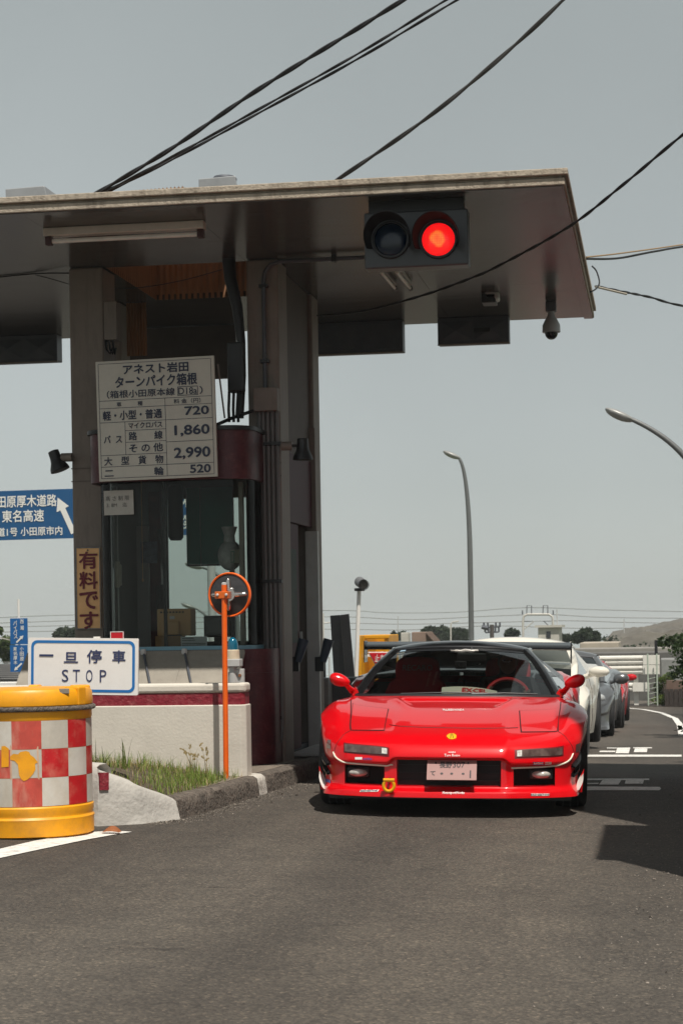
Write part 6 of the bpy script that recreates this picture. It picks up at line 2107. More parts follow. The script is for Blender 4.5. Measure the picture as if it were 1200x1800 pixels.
for u0, u1 in ((-.55, .35), (.15, .80)):
    CB().tube([screen_P(u0, .02, .012), screen_P((u0 + u1) / 2, .035, .014), screen_P(u1, .03, .012)], .006, 6).build('wiper', M_BLACK, red, smooth=True)
mrr = CB().box(-.02, .20, 1.12, 1.15, .985, 1.045).build('interior_mirror', M_BLACK, red, bevel=.012)
CB().tube([(.09, 1.14, 1.03), (.09, 1.2, 1.09)], .008, 6).build('mirror_stem', M_BLACK, mrr)
dc = CB().box(-.03, .055, 1.03, 1.07, .925, .985).build('dash_camera', M_BLACK, red, bevel=.008)
CB().lathe([(.018, 0), (.018, -.012), (.012, -.014)], (.02, 1.03, .958), 'Y', 16).build('camera_lens', mat('lens_black', (.01, .01, .012), .1), dc)
rows = []
for v in np.linspace(0, 1, 5):
    rows.append([(x, .52 + .25 * x * x + .10 * v, .752 + .055 * v * (1 - (x / .26) ** 2 * .55)) for x in np.linspace(-.13, .27, 13)])
rows = [[(p[0] + .02, p[1], p[2]) for p in r_] for r_ in rows]
dp = CB().grid(rows).build('dash_plate', mat('dash_plate', (.62, .60, .50), .5, var=.05), red, smooth=True)
def dashP(u, v):
    x = .02 + u * .18
    vv = .25 + v * .55
    return Vector((x + .02, .52 + .25 * x * x + .10 * vv - .004, .752 + .055 * vv * (1 - (x / .26) ** 2 * .55) + .002))
put_text(dp, 'EXCEL', (0, 1, 0, 1), dashP, M_RED, .04, res=1)
bt = CB().lathe([(.028, .74), (.03, .75), (.03, .83), (.012, .86), (.012, .88)], (.02, .98, 0), 'Z', 16).build('water_bottle', glass('pet', (.85, .9, .95), .6), red, smooth=True)
CB().lathe([(.014, .88), (.014, .90)], (.02, .98, 0), 'Z', 12).build('bottle_cap', mat('cap_white', (.6, .65, .7), .5), bt)
# bucket seats
M_SEAT = mat('seat_red', (.48, .016, .03), .8, var=.12, vscale=20)
def seat(x0):
    out = [(.0, .62), (.12, .615), (.165, .58), (.175, .50), (.165, .44), (.215, .40), (.255, .30), (.25, .12), (.22, 0), (0, 0)]
    pts = out + [(-x, z) for x, z in out[-2:0:-1]]
    def T(x, y, z):
        a = R(-17)
        return (x0 + x, 1.50 + y * math.cos(a) - z * math.sin(a), .40 + z * math.cos(a) + y * math.sin(a))
    b = CB()
    n = len(pts)
    b.v = [T(x, -.05 - .05 * (abs(x) / .25) ** 2, z) for x, z in pts] + [T(x, .05, z) for x, z in pts]
    b.f = [tuple(range(n))[::-1], tuple(range(n, 2 * n))] + [(i, (i + 1) % n, (i + 1) % n + n, i + n) for i in range(n)]
    s_ = b.build('seat', M_SEAT, red, smooth=True, bevel=.02)
    for sx in (-1, 1):
        h = [T(x0 * 0 + sx * .085 + .05 * math.cos(a), -.068, .30 + .022 * math.sin(a) + .02 * sx * math.cos(a) * -1) for a in np.linspace(0, 2 * PI, 17)[:-1]]
        CB().add(h, [tuple(range(16))]).build('belt_hole', M_BLACK, s_)
    CB().box(x0 - .24, x0 + .24, 1.02, 1.42, .28, .42).build('seat_cushion', M_SEAT, s_, bevel=.04)
    return s_, T
s1, T1 = seat(-.34)
put_text(s1, 'RECARO', (-.115, .115, .50, .545), lambda u, v: Vector(T1(u, -.072, v)), mat('seat_print', (.32, .28, .27), .7), .02)
s2, T2 = seat(.36)
# steering wheel, red rim
b = CB()
cc = Vector((.36, 1.02, .70))
ax_ = Vector((0, -math.cos(R(25)), -math.sin(R(25)) * -1))
e1 = Vector((1, 0, 0)); e2 = Vector((0, math.sin(R(25)), math.cos(R(25))))
b.tube([cc + (e1 * math.cos(a) + e2 * math.sin(a)) * .165 for a in np.linspace(0, 2 * PI, 33)], .016, 8, cap=False)
sw = b.build('steering_wheel', mat('wheel_red', (.42, .008, .012), .5), red, smooth=True)
b = CB()
for a in (R(0), R(180), R(270)):
    b.bar(cc, cc + (e1 * math.cos(a) + e2 * math.sin(a)) * .16, .03, .01)
b.build('spokes', M_BLACK, sw)
CB().box(.74 - .03, .74 - .005, 1.1, 1.6, .55, .72).build('red_door_trim', mat('trim_red', (.45, .01, .012), .7), red, bevel=.01)

# ------------------------------------------------------------------ driver
def person(label, M, shirt, x0):
    t = thing('person', label, 'person', (0, 0, 0), world_parts=False)
    t.matrix_world = M
    V = [(x0, 1.32, .46), (x0, 1.40, .62), (x0, 1.45, .78), (x0, 1.45, .86), (x0, 1.43, .93), (x0, 1.41, 1.00),
         (x0 - .17, 1.43, .80), (x0 - .22, 1.28, .66), (x0 - .14, 1.08, .72), (x0 + .17, 1.43, .80), (x0 + .22, 1.28, .66), (x0 + .14, 1.08, .72),
         (x0 - .12, 1.0, .45), (x0 + .12, 1.0, .45), (x0 - .12, .75, .25), (x0 + .12, .75, .25)]
    E_ = [(0, 1), (1, 2), (2, 3), (3, 4), (4, 5), (2, 6), (6, 7), (7, 8), (2, 9), (9, 10), (10, 11), (0, 12), (0, 13), (12, 14), (13, 15)]
    rad = [(.15, .11), (.15, .10), (.15, .10), (.055, .055), (.075, .09), (.07, .085), (.07, .07), (.05, .05), (.035, .035), (.07, .07), (.05, .05), (.035, .035), (.085, .085), (.085, .085), (.06, .06), (.06, .06)]
    me = bpy.data.meshes.new('body')
    me.from_pydata(V, E_, [])
    o = bpy.data.objects.new('body', me)
    COL.objects.link(o)
    o.parent = t
    md = o.modifiers.new('skin', 'SKIN')
    me.skin_vertices.items() if hasattr(me.skin_vertices, 'items') else None
    lay = me.skin_vertices[0] if len(me.skin_vertices) else None
    if lay:
        for i, q in enumerate(rad):
            lay.data[i].radius = q
        lay.data[0].use_root = True
    o.modifiers.new('sub', 'SUBSURF').levels = 2
    o.modifiers['sub'].render_levels = 2
    me.materials.append(shirt)
    skin = mat('skin', (.16, .09, .062), .6)
    h = MB().ell((x0, 1.40, .975), (.068, .085, .10), 20, 14)
    h.ell((x0, 1.315, .968), (.012, .016, .018), 10, 8)
    for s in (-1, 1):
        h.ell((x0 + s * .068, 1.41, .97), (.010, .02, .028), 8, 6)
    h.build('head', skin, t, smooth=True)
    MB().ell((x0, 1.415, 1.005), (.074, .09, .085), 20, 12).build('hair', M_BLACK, t, smooth=True)
    for s in (-1, 1):
        MB().ell((x0 + s * .026, 1.322, .985), (.010, .006, .006), 8, 6).build('eye', M_BLACK, t, smooth=True)
        fb = MB()
        bx_ = x0 + s * .14
        fb.ell((bx_, 1.06, .735), (.03, .035, .04), 12, 8)
        for k in range(4):
            a = -.5 + k * .33
            fb.tube([(bx_ + s * .01, 1.045, .765 - .02 * k), (bx_ + s * .025, 1.018, .768 - .02 * k), (bx_ + s * .018, 1.00, .758 - .02 * k), (bx_ - s * .002, 1.005, .752 - .02 * k)], .0085, 6)
        fb.tube([(bx_ - s * .02, 1.06, .77), (bx_ - s * .025, 1.035, .785), (bx_ - s * .015, 1.015, .79)], .0095, 6)
        fb.build('hand', skin, t, smooth=True)
    return t
person('driver in dark clothes holding the red steering wheel of the front car', CARM, mat('dark_shirt', (.02, .02, .025), .8), .36)

# ------------------------------------------------------------------ the cars queuing behind
def back_car(name, label, px_side, Yaxle, rotz, m_body, m_roof, tf, rim, r_w=.31, hips=.03, glass_m=None, kx=.93):
    side = at(px_side, 1250, Yaxle)
    cx = side.x - kx
    root = thing(name, label, 'car', (cx, Yaxle, gz(cx, Yaxle)), (0, 0, 0), 'cars queuing in the toll lane', world_parts=False)
    root.rotation_euler = (Matrix.Rotation(R(rotz), 3, 'Z') @ Matrix.Rotation(.02, 3, 'Y')).to_euler()
    CB.tf = tf
    car_shell(root, m_body, m_roof, hips=hips)
    car_cabin(root, m_roof, m_body, glass_m or M_WINDD, bulge=0.085)
    CB.tf = None
    for x, y, w in ((-.80, 0, .23), (.80, 0, .23), (-.81 - hips, 2.53, .27), (.81 + hips, 2.53, .27)):
        q = tf(x, y, r_w)
        wheel(root, q[0], q[1], r_w, w, rim)
    return root
M_SILRIM = mat('silver_rim', (.55, .55, .55), .2, metal=.9, var=.05)
def mirror_pod(root, m, c, r3, m_g=None):
    for s in (-1, 1):
        b = MB().ell((s * c[0], c[1], c[2]), r3, 22, 12)
        b.build('door_mirror', m, root, smooth=True)
        MB().tube([(s * (c[0] - .16), c[1] + .06, c[2] - .06), (s * (c[0] - .05), c[1] + .02, c[2] - .03)], [.03, .02], 8).build('mirror_stalk', m, root, smooth=True)
def lamps(root, m, tf):
    for s in (-1, 1):
        p = tf(s * .70, -.50, .55)
        MB().ell(p, (.09, .12, .07), 16, 10).build('headlamp', m, root, smooth=True)
M_HL = mat('headlamp_glass', (.35, .36, .36), .08, var=.3, vscale=20, coat=1.0)
M_WHT = paint('white_car_paint', (.70, .66, .58), .3)
tf2 = lambda x, y, z: (x * (.955 if z < .74 else .955 + .30 * min(1, (z - .74) / .34)), y * .96, z if z < .35 else .35 + (z - .35) * 1.11)
wc = back_car('white_coupe', 'white coupe directly behind the red front car with cream rear flank', 1042, 21.5, .9, M_WHT, M_WHT, tf2, M_DKRIM, hips=.06)
mirror_pod(wc, M_WHT, (.97, .62, .885), (.115, .07, .06))
lamps(wc, M_HL, tf2)
M_SLV = paint('silver_car_paint', (.17, .17, .175), .28, .7)
tf3 = lambda x, y, z: (x * (.97 if z < .74 else .97 + .2 * min(1, (z - .74) / .34)), y, z if z < .35 else .35 + (z - .35) * 1.10)
sc_ = back_car('silver_coupe', 'silver sports car third in the queue with a rounded silver mirror', 1083, 29.6, .5, M_SLV, M_SLV, tf3, M_SILRIM, hips=.05)
mirror_pod(sc_, M_SLV, (.98, .60, .83), (.12, .08, .085))
lamps(sc_, M_HL, tf3)
M_RD2 = paint('red_rear_car_paint', (.50, .006, .012), .32)
tf4 = lambda x, y, z: (x * .97, y, z * 1.03)
rc = back_car('red_coupe', 'red coupe farthest back in the queue', 1100, 35.2, .2, M_RD2, M_RD2, tf4, M_SILRIM)
mirror_pod(rc, M_RD2, (1.0, .62, .87), (.10, .06, .06))
lamps(rc, M_HL, tf4)
# ================================================================== street lamps
def street_lamp(label, px_base, px_top, py_top, Y, arm, head_px, sign_=-1, group='street lamps', base_z=None):
    top_ = at(px_top, py_top, Y)
    base = at(px_base, 1120, Y)
    zb = base_z if base_z is not None else min(terrain_z(base.x, Y), gz(base.x, Y)) - 0.2
    t = thing('street_lamp', label, 'street lamp', (base.x, Y, zb), group=group)
    hd = at(*head_px, Y)
    n = 26
    P = [Vector((base.x, Y, zb)), Vector((base.x, Y, zb + 0.35 * (top_.z - zb)))]
    q0, q1, q2 = Vector((base.x, Y, zb + 0.70 * (top_.z - zb))), Vector((base.x + 0.02 * sign_, Y, top_.z + 0.02)), Vector((hd.x, Y, hd.z))
    for k in range(n + 1):
        u = k / n
        P.append(q0 * (1 - u) ** 2 + q1 * 2 * u * (1 - u) + q2 * u * u)
    r = [0.105 - 0.055 * k / (len(P) - 1) for k in range(len(P))]
    MB().tube(P, r, 12).build('pole', mat('lamp_pole_grey', (.13, .135, .135), .45, metal=.2, var=.06), t, smooth=True)
    d = (q2 - q1).normalized()
    b = MB().ell((0, 0, 0), (.36, .17, .13), 18, 10)
    ang = math.atan2(d.z, d.x)
    rot = Matrix.Rotation(-ang, 3, 'Y')
    b.v = [tuple(rot @ Vector((x, y, z if z > 0 else z * .6)) + q2 + d * .22) for x, y, z in b.v]
    b.build('lamp_head', mat('lamp_head_grey', (.28, .28, .27), .4, metal=.2), t, smooth=True)
    return t
street_lamp('tall grey street lamp standing behind the cars in the middle', 828, 816, 812, 75, 1, (803, 803))
street_lamp('street lamp reaching in from the right edge of the view', 1262, 1235, 800, 46, 1, (1104, 735), base_z=-1.9)
street_lamp('street lamp seen through the booth window beside the wrapped fan', 418, 400, 1012, 70, 1, (352, 996))
street_lamp('farther street lamp seen through the booth window above the monitors', 388, 378, 1085, 95, 1, (338, 1067))

# ================================================================== behind the booth: cabinet, panels, camera pole, yellow skip
cb = thing('control_cabinet', 'dark grey control cabinet beside the lane behind the red car', 'cabinet', (-2.4, 18.9, .1))
p0, p1 = at(572, 1192, 18.6), at(632, 1192, 18.6)
z0 = gz(-2.9, 18.6) + .14
MB().box(p0.x, p1.x, 18.6, 19.1, z0, p0.z).build('body', mat('cabinet_grey', (.075, .08, .088), .5, var=.1), cb, bevel=.012)
q0, q1 = at(560, 1192, 18.4), at(577, 1192, 18.4)
MB().box(q0.x, q1.x, 18.4, 18.6, z0 + .42, q0.z).build('front_panel', mat('cabinet_panel', (.30, .29, .28), .5), cb, bevel=.006)
MB().box(q0.x, q1.x, 18.41, 18.6, z0, z0 + .41).build('front_panel', MATS['cabinet_panel'], cb, bevel=.006)
MB().box(q0.x + .04, q0.x + .055, 18.385, 18.4, z0 + .72, z0 + .78).build('lock', M_BLACK, cb)
# leaning folded grey board
lb = thing('folded_board', 'tall folded grey metal board leaning behind the booth', 'board', (-3.2, 19.6, .1))
a = [at(580, 1082, 19.6), at(597, 1081, 19.55), at(613, 1079, 19.6), at(624, 1200, 19.6), at(608, 1200, 19.55), at(587, 1200, 19.6)]
for v in a[3:]:
    v.z -= 1.2 * 0 
M_BRD = mat('board_grey', (.14, .14, .145), .5, metal=.2, var=.1)
def thick_quad(pts, th, name, m, par):
    n = len(pts)
    v = [Vector(p) for p in pts] + [Vector(p) + Vector((0, th, 0)) for p in pts]
    f = [tuple(range(n))[::-1], tuple(range(n, 2 * n))] + [(i, (i + 1) % n, (i + 1) % n + n, i + n) for i in range(n)]
    return MB().add(v, f).build(name, m, par, bevel=.004)
low = [p + (p - q) * 1.1 for p, q in ((a[5], a[0]), (a[4], a[1]), (a[3], a[2]))]
thick_quad([a[0], a[1], low[1], low[0]], .02, 'leaf', M_BRD, lb)
thick_quad([a[1] + Vector((.002, 0, 0)), a[2], low[2], low[1] + Vector((.002, 0, 0))], .02, 'leaf', M_BRD, lb)
# second small board next to it
sb_ = thing('grey_plate', 'narrow dark grey plate upright beside the folded board', 'board', (-3.4, 20.5, .1))
p0, p1 = at(558, 1132, 20.5), at(572, 1182, 20.5)
MB().box(p0.x, p1.x, 20.5, 20.53, p1.z - .9, p0.z).build('plate', M_BRD, sb_, bevel=.004)
# surveillance camera on a white pole
cp = thing('camera_pole', 'grey bullet camera on a white pole beside the yellow container', 'camera', (-3.5, 24, .0))
pb, ptp = at(625.5, 1200, 23.5), at(631, 1036, 23.5)
d = (ptp - pb)
MB().tube([pb - d * .9, pb, ptp], .025, 12).build('pole', M_WHITE, cp, smooth=True)
c = at(635, 1025, 23.5)
cdir = Vector((.45, -1, -.25)).normalized()
MB().tube([c - cdir * .09, c + cdir * .09], [.062, .062], 18).build('camera_body', mat('camera_dark', (.13, .13, .135), .45), cp, smooth=True)
MB().tube([c + cdir * .088, c + cdir * .11], [.066, .066], 18, cap=False).build('sun_shield', M_BLACK, cp, smooth=True)
MB().tube([c + cdir * .089, c + cdir * .095], .045, 16).build('camera_lens', mat('cam_glass', (.02, .02, .022), .1), cp)
MB().box(ptp.x - .05, ptp.x + .06, 23.44, 23.56, ptp.z - .02, ptp.z + .015).build('mount', M_BLACK, cp, bevel=.006)
# yellow skip with red stop triangle
yk = thing('yellow_skip', 'open yellow steel container behind the red car', 'container', (-3.4, 26, 0))
M_YSK = mat('skip_yellow', (.66, .30, .004), .5, var=.1, vscale=4, grime=.3, gscale=5, gcol=(.3, .12, .02))
x0, x1 = at(638, 1140, 26).x, at(682, 1140, 26).x
zt, zr = at(660, 1116, 26).z, at(660, 1138, 26).z
zb = gz(-3.4, 26)
xL = x0 - .02
zm = at(660, 1150, 26).z
yk_parts = [('rear_panel', (xL, x1, 27.0, 27.05, zb, zt)), ('floor', (xL, x1, 25.6, 27.05, zb, zb + .1)), ('side_panel', (x1 - .05, x1, 26.0, 27.0, zb + .1, zt)), ('side_panel', (xL, xL + .05, 25.6, 27.0, zb + .1, zt))]
for nme, bb in yk_parts:
    MB().box(*bb).build(nme, M_YSK, yk, bevel=.01)
MB().box(xL, x1 + .02, 25.98, 26.06, zt - .05, zt + .0).build('top_rail', M_YSK, yk, bevel=.01)
MB().box(xL, x1 - .3, 25.6, 25.65, zb + .1, zr - .35).build('front_panel', M_YSK, yk, bevel=.01)
MB().box(xL, x1 - .05, 25.9, 25.96, zm - .03, zm + .0).build('mid_rail', M_WHITE, yk)
ts = thing('stop_triangle', 'inverted red triangular stop sign with white lettering behind the red car wing', 'sign', (-3.1, 24.8, 0))
c0, c1, c2 = at(646, 1146, 24.8), at(695, 1146, 24.8), at(671, 1190, 24.8)
thick_quad([c0, c1, c2], .02, 'plate', M_WHITE, ts)
ctr = (c0 + c1 + c2) / 3
thick_quad([ctr.lerp(p, .90) + Vector((0, -.012, 0)) for p in (c0, c1, c2)], .008, 'red_field', M_RED, ts)
wline = [ctr.lerp(p, .80) + Vector((0, -.016, 0)) for p in (c0, c1, c2)]
S = Sign(659, 1149, 684, 1163, 24.8)
S.text(ts, '止まれ', 0.0, 1.0, 0.0, .9, M_SGW, .012, proud=.024)
MB().tube([(ctr.x, 24.84, gz(ctr.x, 24.8)), (ctr.x, 24.84, c0.z)], .025, 8).build('post', M_LTGREY, ts, smooth=True)
# wire fence far left of the car gap
fe = thing('mesh_fence', 'wire fence with vines behind the cabinet', 'fence', (-3.6, 28, 0))
for k in range(9):
    p = at(560 + k * 9, 1140, 28)
    MB().tube([(p.x, 28, gz(p.x, 28)), (p.x, 28, p.z - .12)], .012, 6).build('post', M_LTGREY, fe)
for k in range(6):
    z = gz(-4, 28) + .12 + k * .15
    MB().tube([at(545, 1180, 28) * 1.0 + Vector((0, 0, z - at(545, 1180, 28).z)), at(650, 1180, 28) + Vector((0, 0, z - at(650, 1180, 28).z))], .006, 5).build('wire', M_LTGREY, fe)

# ================================================================== leaves
def leaf_mat(name, c0, c1):
    m = bpy.data.materials.new(name)
    m.use_nodes = True
    N, L = m.node_tree.nodes, m.node_tree.links
    b_ = N['Principled BSDF']
    b_.inputs['Roughness'].default_value = .5
    b_.inputs['Specular IOR Level'].default_value = .3
    geo = N.new('ShaderNodeNewGeometry')
    rp = N.new('ShaderNodeValToRGB')
    e = rp.color_ramp.elements
    e[0].color = (*c0, 1); e[1].color = (*c1, 1)
    L.new(geo.outputs['Random Per Island'], rp.inputs['Fac'])
    L.new(rp.outputs['Color'], b_.inputs['Base Color'])
    tr = N.new('ShaderNodeBsdfTranslucent')
    L.new(rp.outputs['Color'], tr.inputs['Color'])
    mx = N.new('ShaderNodeMixShader')
    mx.inputs[0].default_value = .4
    L.new(b_.outputs[0], mx.inputs[1]); L.new(tr.outputs[0], mx.inputs[2])
    L.new(mx.outputs[0], N['Material Output'].inputs['Surface'])
    MATS[name] = m
    return m
M_LEAFD = leaf_mat('leaf_dark', (.018, .035, .014), (.055, .085, .03))
M_LEAFM = leaf_mat('leaf_mid', (.03, .055, .015), (.10, .14, .035))
M_LEAFY = leaf_mat('leaf_young', (.06, .10, .02), (.16, .20, .05))
M_LEAFF = leaf_mat('leaf_far', (.026, .042, .024), (.06, .08, .045))
M_GRASS = leaf_mat('grass_blade', (.11, .20, .03), (.33, .42, .10))
M_DRY = leaf_mat('dry_grass', (.26, .20, .09), (.46, .37, .19))
M_BARK = mat('bark', (.07, .052, .04), .9, var=.3, vscale=12, bump=.6, bscale=30)
def leaves(b, c, r3, n, size, rng, shell=.55):
    for _ in range(n):
        while True:
            v = Vector((rng.uniform(-1, 1), rng.uniform(-1, 1), rng.uniform(-1, 1)))
            if shell * rng.random() < v.length < 1:
                break
        p = Vector((c[0] + v.x * r3[0], c[1] + v.y * r3[1], c[2] + v.z * r3[2]))
        s = size * rng.uniform(.6, 1.4)
        a = Vector((rng.gauss(0, 1), rng.gauss(0, 1), rng.gauss(0, .6))).normalized()
        w = a.cross(Vector((rng.gauss(0, 1), rng.gauss(0, 1), rng.gauss(0, 1)))).normalized()
        b.add([p - a * s * .5, p + w * s * .28, p + a * s * .5, p - w * s * .28], [(0, 1, 2, 3)])
def tree(label, px0, px1, pytop, pybase, Y, seed, m=None, nclump=26, nleaf=90, size=.35, cat='tree', group='trees in the background', name='tree', base_z=None, th=None):
    rng = random.Random(seed)
    a, c = at(px0, pybase, Y), at(px1, pybase, Y)
    zt = at((px0 + px1) / 2, pytop, Y).z
    zl = at((px0 + px1) / 2, pybase, Y).z
    cx = (a.x + c.x) / 2
    w = (c.x - a.x) / 2
    zb = base_z if base_z is not None else terrain_z(cx, Y) - .1
    t = thing(name, label, cat, (cx, Y, zb), group=group)
    tw = th or max(.05, w * .07)
    zc = (zt + zl) / 2
    hgt = max(.3, (zt - zl) / 2)
    tb = MB()
    tb.tube([(cx, Y, zb), (cx + w * .05, Y, (zb + zl) / 2), (cx, Y, zc)], [tw, tw * .8, tw * .4], 8)
    for k in range(5):
        an = rng.uniform(0, 2 * PI)
        tb.tube([(cx, Y, zl + rng.uniform(0, hgt * .7)), (cx + math.cos(an) * w * .4, Y + math.sin(an) * w * .4, zc), (cx + math.cos(an) * w * .75, Y + math.sin(an) * w * .7, zc + rng.uniform(0, hgt * .6))], [tw * .5, tw * .3, tw * .12], 6)
    tb.build('trunk', M_BARK, t, smooth=True)
    b = MB()
    for k in range(nclump):
        u = rng.uniform(-1, 1)
        v = rng.uniform(-1, 1)
        lim = math.sqrt(max(0.05, 1 - u * u))
        cc = (cx + u * w * .82, Y + rng.uniform(-1, 1) * w * .6, zc + v * hgt * .78 * (0.55 + .45 * lim))
        rr_ = w * rng.uniform(.18, .34)
        leaves(b, cc, (rr_, rr_, min(rr_ * .8, hgt * .5)), nleaf, size, rng)
    b.build('crown', m or M_LEAFF, t)
    return t
tree('clump of dark trees on the skyline behind the red car roof', 742, 790, 1104, 1126, 150, 11, nclump=26, nleaf=80, size=.5)
tree('broad dark tree on the skyline just left of the tall lamp pole', 778, 822, 1108, 1127, 140, 12, nclump=24, nleaf=80, size=.5)
tree('small round tree on the skyline left of the rail gantry', 888, 912, 1107, 1123, 120, 13, nclump=16, nleaf=70, size=.35)
tree('dark bushy tree on the skyline right of the white block', 1002, 1051, 1107, 1131, 110, 14, nclump=30, nleaf=90, size=.35)
tree('low dark tree at the foot of the white block', 978, 1004, 1114, 1131, 112, 15, nclump=14, nleaf=70, size=.3)
tree('leafy tree on the left edge behind the blue route plates', -45, 26, 1098, 1172, 78, 16, m=M_LEAFM, nclump=34, nleaf=110, size=.22)
tree('dark tree on the skyline between the blue plates and the pillar', 96, 140, 1105, 1126, 120, 17, nclump=18, nleaf=80, size=.4)
tree('low tree on the skyline left of the brown shed', 688, 716, 1110, 1127, 140, 18, nclump=14, nleaf=60, size=.4)

GY = ground(1120, 1241).y + .25
# right-hand shrubs
def branchy(label, px0, px1, py0, py1, Y, seed, m, nclump, nleaf, size, name='shrub', cat='shrub', group='plants on the right verge', base=None):
    rng = random.Random(seed)
    a, c = at(px0, py1, Y), at(px1, py0, Y)
    bx = base[0] if base else (a.x + c.x) / 2
    zb = gz(bx, Y)
    t = thing(name, label, cat, (bx, Y, zb), group=group)
    tb, lb_ = MB(), MB()
    tb.tube([(bx, Y, zb), (bx - .03, Y, (zb + a.z) / 2), ((a.x + c.x) / 2 + .1, Y, a.z)], [.06, .045, .03], 8)
    for k in range(nclump):
        p = Vector((rng.uniform(a.x, c.x), Y + rng.uniform(-.5, .5), rng.uniform(a.z, c.z)))
        s = Vector((bx, Y, a.z * .6 + p.z * .4 - .05))
        tb.tube([s, s.lerp(p, .6) + Vector((0, 0, .06)), p], [.018, .010, .004], 5)
        r_ = rng.uniform(.10, .2) * (size / .06) ** .5
        leaves(lb_, p, (r_, r_, r_ * .5), nleaf, size, rng)
    tb.build('trunk', M_BARK, t, smooth=True)
    lb_.build('crown', m, t)
    return t
x_r = 1.4
branchy('dark leafy tree branch reaching in at the right edge over the fence', 1172, 1290, 1104, 1140, 30, 31, M_LEAFD, 26, 60, .075, 'tree', 'tree', base=(1.5,))
branchy('dark drooping foliage below the branch at the right edge', 1190, 1290, 1130, 1190, 29.0, 32, M_LEAFD, 20, 60, .07, 'shrub', 'shrub', base=(1.3,))
branchy('low dark shrub at the right edge beside the curved white line', 1212, 1265, 1190, 1238, 19.5, 33, M_LEAFD, 12, 60, .05, 'shrub', 'shrub', base=(.55,))
branchy('small dark shrub at the right edge by the stop line', 1214, 1255, 1250, 1290, 16.5, 34, M_LEAFD, 8, 50, .045, 'shrub', 'shrub', base=(.45,))
branchy('yellow green bush behind the guard rail end', 1154, 1184, 1182, 1236, GY + .5, 35, M_LEAFY, 22, 80, .07, 'shrub', 'shrub')

# ================================================================== guard rail, fence, planter at the bend
GY = ground(1120, 1241).y + .25
gr_ = thing('guard_rail', 'white three-beam guard rail at the bend behind the queue', 'guard rail', (-1.2, GY, gz(-1, GY)))
M_RAIL = mat('rail_white', (.70, .68, .62), .5, var=.05, grime=.3, gscale=4, gcol=(.45, .40, .33))
def beam(px0, px1, py0, py1):
    a, c = at(px0, (py0 + py1) / 2, GY), at(px1, (py0 + py1) / 2, GY)
    z1, z0 = at((px0 + px1) / 2, py0, GY).z, at((px0 + px1) / 2, py1, GY).z
    h = z1 - z0
    prof = [(0, 0), (-.05, .12), (-.06, .3), (0, .42), (.012, .5), (0, .58), (-.06, .7), (-.05, .88), (0, 1)]
    rows = [[(x, GY + y, z0 + h * f) for y, f in prof] for x in np.linspace(a.x, c.x, 12)]
    MB().grid(rows).build('beam', M_RAIL, gr_, smooth=True, angle=30)
    MB().box(a.x, c.x, GY + .03, GY + .05, z0, z1).build('beam_back', M_RAIL, gr_)
    e = at(px1 - 28, py0, GY).x
    MB().box(e, c.x + .02, GY - .075, GY - .062, z0 - .005, z1 + .005).build('end_cap', M_RAIL, gr_, bevel=.004)
beam(960, 1157, 1153, 1169)
beam(960, 1157, 1170.5, 1186)
beam(960, 1139, 1201, 1216)
for px in (1000, 1060, 1117):
    x = at(px, 1200, GY + .1).x
    MB().box(x - .06, x + .06, GY + .06, GY + .16, gz(x, GY) - .1, at(px, 1160, GY).z).build('post', M_RAIL, gr_)
kb = ground_poly('kerb_strip', [(900, 1240), (1200, 1241), (1200, 1238), (900, 1237)], .012, mat('dark_kerb', (.05, .04, .035), .9))
mf = thing('gate_post', 'pair of pale green fence posts at the end of the guard rail', 'fence post', (-.1, GY - .2, gz(0, GY)))
for px in (1138, 1154):
    x = at(px, 1200, GY - .25).x
    MB().tube([(x, GY - .25, gz(x, GY) - .05), (x, GY - .25, at(px, 1149, GY - .25).z)], .02, 8).build('post', mat('pale_green', (.40, .46, .38), .5), mf, smooth=True)
x0, x1 = at(1138, 1200, GY - .25).x, at(1154, 1200, GY - .25).x
for k in range(7):
    z = gz(0, GY) + .06 + k * .13
    MB().tube([(x0, GY - .25, z), (x1, GY - .25, z + .05)], .006, 5).build('wire', MATS['pale_green'], mf)
bf = thing('black_frame', 'black metal frame standing at the bend under the tree', 'frame', (.4, GY + .8, gz(.4, GY)))
p0, p1 = at(1152, 1130, GY + .8), at(1215, 1129, GY + .8)
zb = gz(.2, GY)
MB().box(p0.x - .04, p0.x + .04, GY + .76, GY + .84, zb, p0.z).build('upright', M_BLACK, bf)
MB().box(p1.x - .04, p1.x + .04, GY + .76, GY + .84, zb, p0.z).build('upright', M_BLACK, bf)
MB().box(p0.x - .04, p1.x + .04, GY + .76, GY + .84, p0.z, p0.z + .07).build('crossbar', M_BLACK, bf)
pn = thing('plank_planter', 'dark wooden plank planter at the right edge of the bend', 'planter', (.6, GY - .5, zb))
p0, p1 = at(1167, 1210, GY - .6), at(1240, 1210, GY - .6)
ztp = at(1180, 1211, GY - .6).z
n = 9
for k in range(n):
    xa = p0.x + (p1.x - p0.x) * k / n
    xb = p0.x + (p1.x - p0.x) * (k + 1) / n - .012
    MB().box(xa, xb, GY - .6, GY - .56, zb, ztp - .01 * random.random()).build('plank', mat('dark_plank', (.035, .026, .022), .85, var=.3, vscale=8), pn)
MB().box(p0.x, p1.x, GY - .55, GY - .1, zb, ztp - .06).build('soil_fill', M_SOIL, pn)
MB().box(p0.x + .05, p1.x, GY - .3, GY + .2, zb, at(1180, 1196, GY).z).build('brown_back', mat('brown_wall', (.13, .085, .065), .9, var=.2), pn)

